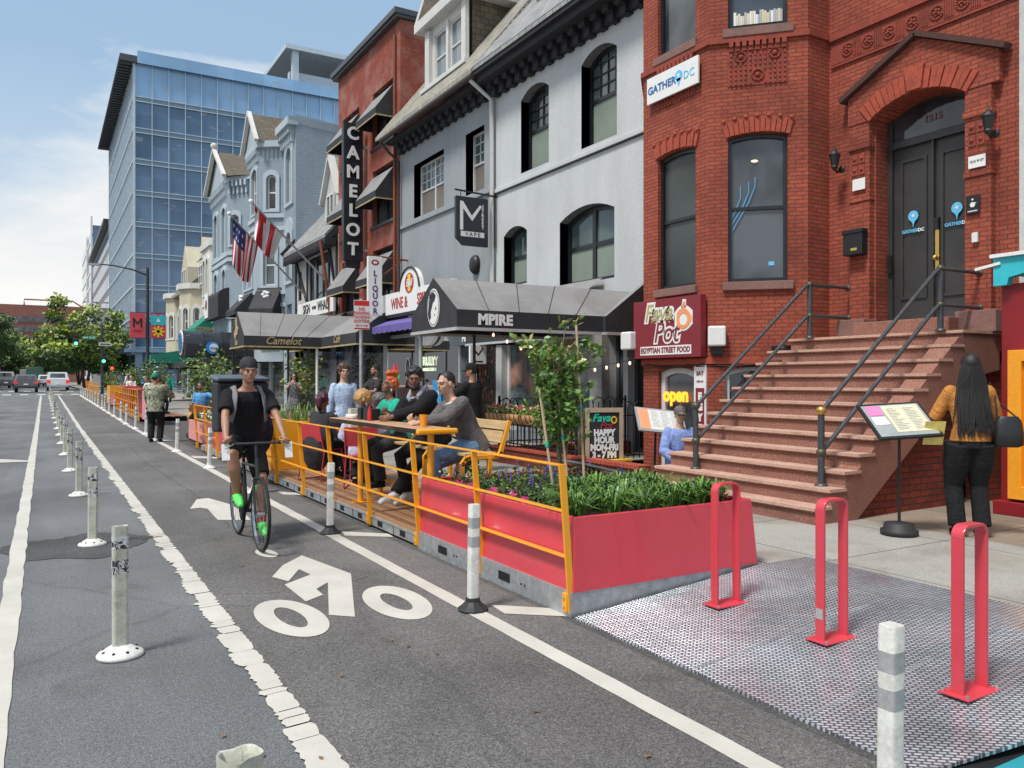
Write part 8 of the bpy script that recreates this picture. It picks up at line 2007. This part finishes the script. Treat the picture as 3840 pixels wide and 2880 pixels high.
for i, (lab, x, y, rz, top, hr, st, H) in enumerate([('boy in a light grey tee at the near end of the far table', 3.75, 33.5, -60, 'c_greyt', 'h_black', 'short', 1.62), ('diner with long brown hair in a maroon top', 4.0, 35.6, 100, 'c_maroon', 'h_brown', 'long', 1.66), ('diner in a pale tee and black cap', 4.2, 37.6, 120, 'c_greyt', 'h_black', 'cap', 1.74), ('diner with short brown hair leaning over the far table', 4.1, 39.3, 110, 'c_white', 'h_brown', 'short', 1.70), ('man in a cream shirt at the far end of the crimson table', 3.9, 45.6, 170, 'c_white', 'h_brown', 'crop', 1.76), ('diner in an orange top beside the square planter', 4.3, 50.0, 160, 'c_mustard', 'h_brown', 'short', 1.7)]):
    person(lab, (x, y, gz(y) + .16), rad(rz), H, P=(0, 0, .78), N_=(0, .10, 1.28), hR=(.12, .42, 1.02), hL=(-.12, .42, 1.02), aR=(.12, .36, .2), aL=(-.12, .36, .2), kR=(.1, .6, 1), kL=(-.1, .6, 1), skin='skin_tan' if i % 2 else 'skin_light', hair=hr, style=st, top=top, sleeve=.6, bottom='c_navy', vox=.018, face=False, grp=GD)
for i, (lab, x, y, rz, top, st) in enumerate([('pedestrian in a pink top behind the lamp post', 5.6, 47.5, 180, 'crimson_pale', 'short'), ('pedestrian in a green top behind the lamp post', 6.1, 49.0, 180, 'c_green', 'short'), ('pedestrian in white crossing by the street tree', 5.8, 72, 90, 'c_white', 'short'), ('pedestrian in black walking past the street tree', 6.3, 70, 180, 'c_black', 'long'), ('pedestrian in blue at the corner', 7.2, 74, 0, 'c_blue', 'short'), ('pedestrian in a red jacket at the far corner', 6.4, 100, 180, 'c_maroon', 'short'), ('pedestrian in grey at the far corner', 7.4, 101.5, 20, 'c_greyt', 'short'), ('pedestrian in a dark coat at the far corner', 8.3, 99.6, 60, 'c_black', 'cap')]):
    person(lab, (x, y, gz(y) + .15), rad(rz), 1.68 + .03 * (i % 4), aR=(.11, .14, .08), aL=(-.11, -.16, .1), hR=(.26, -.1, .86), hL=(-.26, .2, .88), skin='skin_tan' if i % 2 else 'skin_light', hair='h_brown' if i % 3 else 'h_black', style=st, top=top, sleeve=1, bottom='c_navy' if i % 2 else 'c_charcoal', vox=.02, face=False, grp='pedestrians beyond the parklets')
# flower fence in front of the pale house
FX = 7.05
bw_ = thing('brick_plinth', 'low brick plinth under the black iron fence', 'wall'); mb = MB(); mb.box(FX - .12, FX + .12, 8.95 + 1.1, 12.6, .15, .40); mb.box(FX, 10.0, 12.45, 12.6, .15, .40); mb.build('brickwork', 'brick_red_old', bw_); MB().box(FX - .14, FX + .14, 10.03, 12.62, .4, .44).build('capstone', 'brick_arch', bw_)
def fence(lab, a, b, z0, z1, step=.125, arch=True, mat='black_iron', loc=None):
    f = thing('iron_fence', lab, 'fence'); a, b = V(a), V(b); L = (b - a).length; d = (b - a) / L; n = int(L / step)
    mb = MB()
    for i in range(n + 1):
        p = a + d * (L * i / n); mb.bar(p + V((0, 0, z0)), p + V((0, 0, z1 - (.12 if arch else 0))), .014, .014)
    mb.build('pickets', mat, f); mb = MB()
    for z in (z0 + .06, z1 - .28 if arch else z1): mb.bar(a + V((0, 0, z)), b + V((0, 0, z)), .03, .02)
    for p in (a, b): mb.bar(p + V((0, 0, z0 - .1)), p + V((0, 0, z1)), .035, .035)
    mb.build('frame', mat, f)
    if arch:
        mb = MB()
        for i in range(0, n - 1, 2):
            c = a + d * (L * (i + 1) / n); r_ = L / n; mb.tube([c + d * r_ * math.cos(t) + V((0, 0, z1 - .16 + .13 * math.sin(t))) for t in [PI * k / 8 for k in range(9)]], .009, 5)
        mb.build('hoops', mat, f)
    return f
fence('black iron fence with hooped top in front of the pale house', (FX, 10.1, 0), (FX, 12.5, 0), .44, 1.32); fence('side run of the hooped iron fence reaching the wall', (FX, 12.5, 0), (9.9, 12.5, 0), .44, 1.3); fence('iron fence run between the pale house and the bay', (8.6, 11.3, 0), (9.95, 11.3, 0), .2, 1.25)
fence('black iron railing in front of the cafe terrace', (7.2, 20.5, 0), (7.2, 27.0, 0), .2, 1.15, .13, False); fence('white picket railing in front of the blue houses', (7.0, 33.5, 0), (7.0, 46, 0), .35, 1.2, .3, False, 'sign_white'); fence('galvanised crowd barrier beside the cafe', (6.4, 28.5, 0), (6.4, 31.0, 0), .3, 1.25, .16, False, 'alu')
M('coir', (.42, .23, .10), .95, bmp=1., fine=70, var=.25)
for y0, lab in ((11.35, 'long coir flower basket hung on the fence, left one'), (10.12, 'long coir flower basket hung on the fence, right one behind the sapling')):
    b_ = thing('flower_basket', lab, 'flower basket', group='flower baskets on the fence'); mb = MB(); mb.rings([[(FX - .16 + .13 * math.cos(a), y, 1.02 + .17 * math.sin(a)) for a in [PI + PI * k / 8 for k in range(9)]] for y in (y0, y0 + .4, y0 + .8, y0 + 1.15)]); mb.build('coir_liner', 'coir', b_)
    mb = MB()
    for k in range(9): y = y0 + 1.15 * k / 8; mb.tube([(FX - .16 + .14 * math.cos(a), y, 1.02 + .18 * math.sin(a)) for a in [PI + PI * k2 / 6 for k2 in range(7)]], .006, 4)
    mb.build('cage', 'black_iron', b_); mb = MB(); leaf_cards(mb, [V((FX - .16 + R.gauss(0, .07), R.uniform(y0, y0 + 1.15), 1.04 + R.uniform(0, .12))) for _ in range(420)], .06, 2, 0)
    for _ in range(60): p = V((FX - .16 + R.gauss(0, .07), R.uniform(y0, y0 + 1.15), 1.10 + R.uniform(0, .07))); leaf_cards(mb, [p] * 4, .05, 1, 0); mb.m[-4:] = [R.choice((2, 2, 3))] * 4
    mb.build('begonias', ['leaf_green', 'leaf_lime', 'petal_red', 'petal_white'], b_, norm=False)
mb = MB(); leaf_cards(mb, [V((7.6 + R.gauss(0, .1), 11.2 + R.gauss(0, .25), .55 + R.uniform(0, .2))) for _ in range(160)], .07, 3, 0); o = mb.build('begonia_pot', ['leaf_green', 'petal_red', 'petal_red'], norm=False); tag(o, 'red begonias in a pot behind the fence', 'plant')
# chalkboard
cb_ = thing('chalkboard', 'wood-framed Fava Pot happy hour chalkboard beside the sapling', 'chalkboard sign', (7.52, 10.0, .15), 0); F = Fr((-.30, .10, 0), (1, -.28, 0), (-.28, -1, 0))
mb = MB(); ringframe(mb, F, rect(0, .62, 0, 1.02), rect(.06, .56, .07, .95), 0, .03); mb.build('frame', M('wood_pale', (.42, .32, .22), .8, bmp=.4), cb_); MB().fbox(F, .05, .57, 0, .012, .06, .96).build('slate', M('chalk_black', (.018, .02, .022), .8, dirt=(.07, .07, .07)), cb_)
M('chalk_white', (.7, .72, .74), .9); mb = MB()
text(mb, F, .26, .016, .86, 'Fava', .17, 0, .3, bold=.003); mb.build('chalk_teal', M('chalk_green', (.02, .5, .35), .9), cb_); mb = MB(); text(mb, F, .34, .016, .745, 'Pot', .15, 0, .3, bold=.002); mb.build('chalk_red', 'letter_maroon', cb_)
mb = MB(); ringframe(mb, F, [(.47 + .05 * math.cos(a), .83 + .06 * math.sin(a)) for a in [k * .45 for k in range(14)]], [(.47 + .032 * math.cos(a), .83 + .04 * math.sin(a)) for a in [k * .45 for k in range(14)]], .012, .018); mb.build('pot_doodle', 'petal_yellow', cb_)
mb = MB()
for i, l in enumerate(['HAPPY', 'HOUR', 'MON-FRI', '3 - 7 PM']): text(mb, F, .31, .016, .63 - i * .115, l, .135, bold=.008, sx=.85)
mb.build('chalk_lettering', 'chalk_white', cb_); mb = MB()
for i in (0, 1): text(mb, F, .36, .016, .185 - i * .075, 'FavaPot', .07); mb.fbox(F, .13, .19, .012, .016, .155 - i * .075, .215 - i * .075)
mb.build('social_handles', 'logo_blue', cb_); mb = MB(); mb.hexa([(-.3, .45, 0), (.3, .3, 0), (.3, .32, 0), (-.3, .47, 0), (-.3, .12, 1.0), (.3, -.04, 1.0), (.3, -.02, 1.0), (-.3, .14, 1.0)]); mb.build('back_leg', 'wood_pale', cb_)
# menu stands
def menu_stand(lab, loc, rz, base, big):
    s = thing('menu_stand', lab, 'menu stand', loc, rz); mb = MB()
    if base: mb.lathe((0, 0, 0), [(0, 0), (.165, 0), (.165, .05), (.14, .06), (.13, .11), (.04, .125), (0, .126)], 20)
    else: mb.bar((-.09, 0, 0), (-.07, 0, .75), .03, .03); mb.bar((.09, .05, 0), (.09, 0, .8), .03, .03); mb.box(-.2, .2, -.12, .12, 0, .02)
    mb.build('base', 'rubber_black', s); h = 1.0 if base else .78
    if base: mb = MB(); mb.cyl((0, 0, .12), (0, 0, h), .014, n=8); mb.cyl((0, 0, .5), (0, 0, .56), .02, n=8); mb.build('pole', 'black_iron', s)
    w, d = (.31, .24) if base else (.36, .26); T = Matrix.Translation((0, 0, h + .07)) @ Matrix.Rotation(rad(38), 4, 'X') @ (Matrix.Rotation(rad(-4), 4, 'Y') if base else Matrix.Rotation(rad(8), 4, 'Y'))
    def slab(nm, x0, x1, y0, y1, z0, z1, m, p): mb = MB(); mb.hexa([T @ V(c) for c in [(x0, y0, z0), (x1, y0, z0), (x1, y1, z0), (x0, y1, z0), (x0, y0, z1), (x1, y0, z1), (x1, y1, z1), (x0, y1, z1)]]); return mb.build(nm, m, p)
    bd = slab('board', -w, w, -d, d, -.012, .012, 'paint_black' if base else 'alu', s); slab('backing', -w + .025, w - .025, -d + .025, d - .025, .012, .014, M('mat_grey', (.30, .33, .33), .3), bd)
    if base: slab('menu_page', -.10, .26, -.17, .2, .015, .017, M('paper_cream', (.62, .58, .42), .6, var=.12, scale=20), bd); slab('pink_note', -.26, -.12, .07, .2, .015, .018, M('paper_pink', (.75, .2, .42), .6), bd); slab('white_card', -.26, -.12, -.06, .05, .015, .018, 'sign_white', bd)
    else: slab('menu_page', -.32, .32, -.22, .22, .015, .017, M('paper_menu', (.62, .62, .6), .5, var=.15, scale=14), bd); slab('orange_column', -.32, -.17, -.22, .22, .018, .019, M('paper_orange', (.8, .3, .15), .6), bd)
    mb = MB(); rr_ = random.Random(3)
    for c in range(2 if base else 3):
        for i in range(14 if base else 12): x0 = (-.07 + c * .17) if base else (-.13 + c * .15); yy = .15 - i * .022 if base else .18 - i * .03; q = x0 + rr_.uniform(.06, .13); mb.add([T @ V(p) for p in [(x0, yy, .0195), (q, yy, .0195), (q, yy + .006, .0195), (x0, yy + .006, .0195)]], [(0, 1, 2, 3)])
    mb.build('printed_lines', 'mat_grey', bd); return s
menu_stand('tilted menu board on a thin black pole with a round base', (6.92, 4.64, .15), rad(-22), True, 0); menu_stand('large tilted menu board on two black legs beside the newel post', (7.78, 9.0, .15), rad(-30), False, 1)
# no parking sign on its pole
ns = thing('parking_sign', 'red and white no parking sign on a galvanised pole', 'street sign', (5.05, 14.15, .15)); MB().cyl((0, 0, 0), (0, 0, 2.95), .032, n=10).build('pole', 'galvanised', ns); F = fy(-.035); mb = MB(); mb.fbox(F, -.15, .15, 0, .006, 2.38, 2.92); pl_ = mb.build('plate', 'sign_white', ns); mb = MB(); mb.fbox(F, -.145, .145, .006, .008, 2.82, 2.91); mb.fbox(F, -.145, .145, .006, .008, 2.385, 2.41)
for i, l in enumerate(['NO', 'PARKING', 'STANDING', 'ANYTIME']): text(mb, F, 0, .009, 2.76 - i * .075, l, .075)
mb.prism(F, [(-.12, 2.455), (-.08, 2.475), (-.08, 2.46), (.08, 2.46), (.08, 2.475), (.12, 2.455), (.08, 2.435), (.08, 2.45), (-.08, 2.45), (-.08, 2.435)], .008, .01); mb.build('lettering', 'petal_red', pl_)
# string lights
mb = MB(); pts = [(6.3, 11.6, 2.45), (7.0, 11.0, 2.0), (7.8, 10.8, 1.80), (8.5, 10.45, 1.95)]
cable = [V(pts[int(t)]).lerp(V(pts[int(t) + 1]), t - int(t)) for t in [i * 3 / 24 * .999 for i in range(25)]]; mb.tube(cable, .005, 4); o = mb.build('string_lights', 'paint_black'); tag(o, 'string of small warm bulbs strung from the canopy to the bay', 'string lights')
for i in range(1, 24, 2): MB().ell(cable[i] + V((0, 0, -.05)), (.022, .022, .032), n=8, k=6).build('bulb', Memit('bulb_warm', (1, .72, .55), 1.3) if i == 1 else 'bulb_warm', o)
# table clutter
def prop(nm, mb, mats, lab, cat, **k): o = mb.build(nm, mats, **k); return tag(o, lab, cat)
mb = MB(); mb.lathe((3.26, 7.32, 1.137), [(.034, 0), (.04, .12)], 14); prop('juice_glass', mb, M('juice', (.85, .30, .01), .15, spec=.8), 'glass of orange juice on the bar table', 'glass')
prop('napkin_box', MB().box(3.2, 3.36, 8.75, 8.9, 1.137, 1.27), 'paint_black', 'black napkin box on the bar table', 'napkin box', bevel=.01); prop('condiment_box', MB().box(3.2, 3.34, 8.98, 9.1, 1.137, 1.28), 'paint_black', 'black condiment holder at the far end of the bar table', 'holder', bevel=.01); prop('sauce_bottle', MB().lathe((3.2, 8.68, 1.137), [(.025, 0), (.025, .1), (.01, .14), (.008, .17)], 10), 'petal_red', 'red sauce bottle beside the napkin box', 'bottle')
prop('food_tray', MB().lathe((3.22, 9.28, 1.137), [(.07, 0), (.1, .05), (.09, .05)], 12), 'sign_white', 'white food bowl at the far end of the bar table', 'bowl'); prop('paper_bag', MB().box(3.5, 3.68, 10.2, 10.32, .95, 1.22), 'paper_cream', 'tall cream paper bag by the blonde woman', 'bag')
tb2 = thing('cafe_table', 'round crimson table between the seated women', 'table', (3.95, 11.0, .157)); MB().cyl((0, 0, .72), (0, 0, .745), .36, n=24).build('tabletop', 'crimson', tb2); MB().cyl((0, 0, 0), (0, 0, .72), .03).build('leg', 'crimson', tb2)
for lab, y in (('crimson communal table by the slatted railing', 36.5), ('crimson communal table farther along', 43.8)):
    t_ = thing('long_table', lab, 'table', (3.55, y, gz(y) + .16)); MB().box(-.35, .35, -2.4, 2.4, 1.0, 1.05).build('tabletop', 'crimson', t_); MB().box(-.05, .05, -2.2, 2.2, 0, 1.0).build('leg_panel', 'crimson_dark', t_)
# guitar, amp, bag, parked scooter under cover
g = thing('guitar', 'sunburst acoustic guitar held by the seated musician', 'guitar', (3.62, 22.86, .82), rad(150)); mb = MB(); Fg = Fr((0, 0, 0), (1, 0, 0), (0, 1, 0)); mb.prism(Fg, [((.19 + .045 * math.cos(2 * a)) * math.cos(a) * 1.15, .14 * math.sin(a) * (1 + .12 * math.cos(a))) for a in [2 * PI * k / 24 for k in range(24)]], 0, .09); mb.build('body', M('guitar_wood', (.28, .08, .02), .25, var=.5), g); mb = MB(); mb.bar((-.2, .06, .02), (-.75, .08, .12), .05, .02); mb.build('neck', 'bark', g)
prop('speaker_cabinet', MB().box(3.35, 3.75, 21.4, 21.8, .02, .75), 'rubber_black', 'black speaker cabinet standing beside the guitarist', 'speaker', bevel=.02); prop('duffel_bag', MB().ell((3.5, 22.0, .18), (.35, .25, .17)), 'c_charcoal', 'dark duffel bag on the ground by the speaker cabinet', 'bag')
sc = thing('parked_scooter', 'parked bicycle bundled under navy rain covers by the orange planter', 'bicycle', (2.78, 12.3, .003), rad(170)); mb = MB(); mb.rings([oring(V((0, y, z)), w, h, V((1, 0, 0)), V((0, .3, 1)), 12) for y, z, w, h in ((-.55, .62, .05, .08), (-.4, .68, .16, .28), (-.1, .72, .2, .3), (.15, .85, .22, .32), (.35, .95, .15, .24), (.45, .95, .04, .06))]); soft(mb, 'rain_cover', 'c_navy', sc, .02)
for y in (-.5, .5): mb = MB(); mb.rings([[V((.03 * math.cos(p), y + (.28 + .03 * math.sin(p)) * math.cos(a), .31 + (.28 + .03 * math.sin(p)) * math.sin(a))) for p in [k * PI / 3 for k in range(6)]] for a in [2 * PI * k / 24 for k in range(25)]], cap=False); mb.build('wheel', 'tyre', sc)
MB().ell((0, .3, 1.1), (.14, .17, .11)).build('helmet', 'c_charcoal', sc)
# small trees and bamboo by the cafe
def shrub(lab, loc, h, w, n, mats, leaf=.09, seed=1):
    r = random.Random(seed); s = thing('potted_tree', lab, 'tree', loc); mb = MB(); lv = MB()
    for k in range(5):
        a = r.uniform(0, 6.28); q = V((w * .5 * math.cos(a), w * .5 * math.sin(a), h * r.uniform(.8, 1))); mb.tube([(0, 0, 0), q * .5 + V((0, 0, h * .08)), q], [.025, .018, .006], 5)
        for _ in range(n // 5): t = r.uniform(.35, 1.05); p = V((0, 0, 0)).lerp(q, t); leaf_cards(lv, [p + V((r.gauss(0, w * .22), r.gauss(0, w * .22), r.gauss(0, w * .2)))], leaf, len(mats), .1, r)
    mb.build('stem', 'bark_young', s); lv.build('crown', mats, s, norm=False); return s
s1 = shrub('young leafy tree in the far parklet planter behind the guitarist', (4.3, 25.0, .5), 1.9, .8, 900, ['leaf_gloss', 'leaf_dark', 'leaf_lime'], .12); s2 = shrub('yellow-green bamboo beside the cafe steps', (8.6, 30.6, .2), 2.5, 1.0, 900, ['leaf_lime', 'leaf_young', 'leaf_green'], .16, 3)
for lab, x, y, s in (('second young tree beside the guitarist', 4.4, 27.3, .95), ('small tree by the far diners', 4.3, 47.5, 1.0), ('small tree behind the far crimson table', 4.6, 40.5, 1.05), ('small tree at the far end of the parklets', 4.0, 62, .9)): dup(s1, lab, (x, y, .35 + gz(y)), y, s=s)
# basement forecourt: rowlock kerb, little tables
o = thing('brick_kerb', 'low curved brick kerb around the sunken basement entrance', 'wall'); mb = MB(); mb.box(PX0 - .14, PX0 + .02, 8.75, 11.3, .15, .34); mb.build('brickwork', 'brick_red_old', o); mb = MB()
for i in range(28): mb.box(PX0 - .17, PX0 + .05, 8.76 + i * .09, 8.84 + i * .09, .342, .40)
mb.build('rowlock_cap', 'brick_arch', o, bevel=.004)
for lab, x, y, m in (('small lime green table in the basement forecourt', 7.9, 10.6, 'leaf_lime'), ('small yellow stool in the basement forecourt', 7.65, 10.1, 'petal_yellow')):
    t_ = thing('patio_table', lab, 'table', (x, y, -.5)); MB().box(-.28, .28, -.28, .28, .84, .87).build('tabletop', m, t_)
    for sx in (-1, 1):
        for sy in (-1, 1): MB().box(sx * .25 - .02, sx * .25 + .02, sy * .25 - .02, sy * .25 + .02, 0, .84).build('leg', m, t_)
pb = thing('planter_light_box', 'grey steel box with a sloped lid standing behind the sapling', 'utility box', (4.55, 6.2, .15)); MB().box(-.12, .12, -.12, .12, 0, .55).build('pedestal', 'galvanised', pb); mb = MB(); mb.hexa([(-.3, -.2, .68), (.35, -.2, .52), (.35, .2, .52), (-.3, .2, .68), (-.3, -.2, .70), (.35, -.2, .54), (.35, .2, .54), (-.3, .2, .70)]); mb.build('lid', 'galvanised', pb)
# covered stroller behind the fence
pm = thing('stroller', 'navy covered stroller parked behind the bar bench', 'stroller', (6.6, 13.0, .15), rad(20)); mb = MB(); mb.ell((0, 0, .62), (.28, .45, .28)); soft(mb, 'hood', 'c_navy', pm, .02)
for sx in (-.25, .25):
    for y in (-.35, .35): mb = MB(); mb.lathe((0, 0, 0), [(.15, -.02), (.15, .02), (.1, .021), (.1, -.021)], 16, M4=Matrix.Translation((sx, y, .15)) @ Matrix.Rotation(PI / 2, 4, 'Y')); w_ = mb.build('wheel', 'tyre', pm); MB().cyl((sx - .022, y, .15), (sx + .022, y, .15), .09).build('rim', 'chrome', w_)
dg = bpy.context.evaluated_depsgraph_get()
new = [(o, bpy.data.meshes.new_from_object(o.evaluated_get(dg))) for o in PEND]
for o, me in new:
    if len(me.vertices) < 8: o.modifiers.clear(); continue
    mats = [m for m in o.data.materials]; o.modifiers.clear(); o.data = me
    if not me.materials:
        for m in mats: me.materials.append(m)
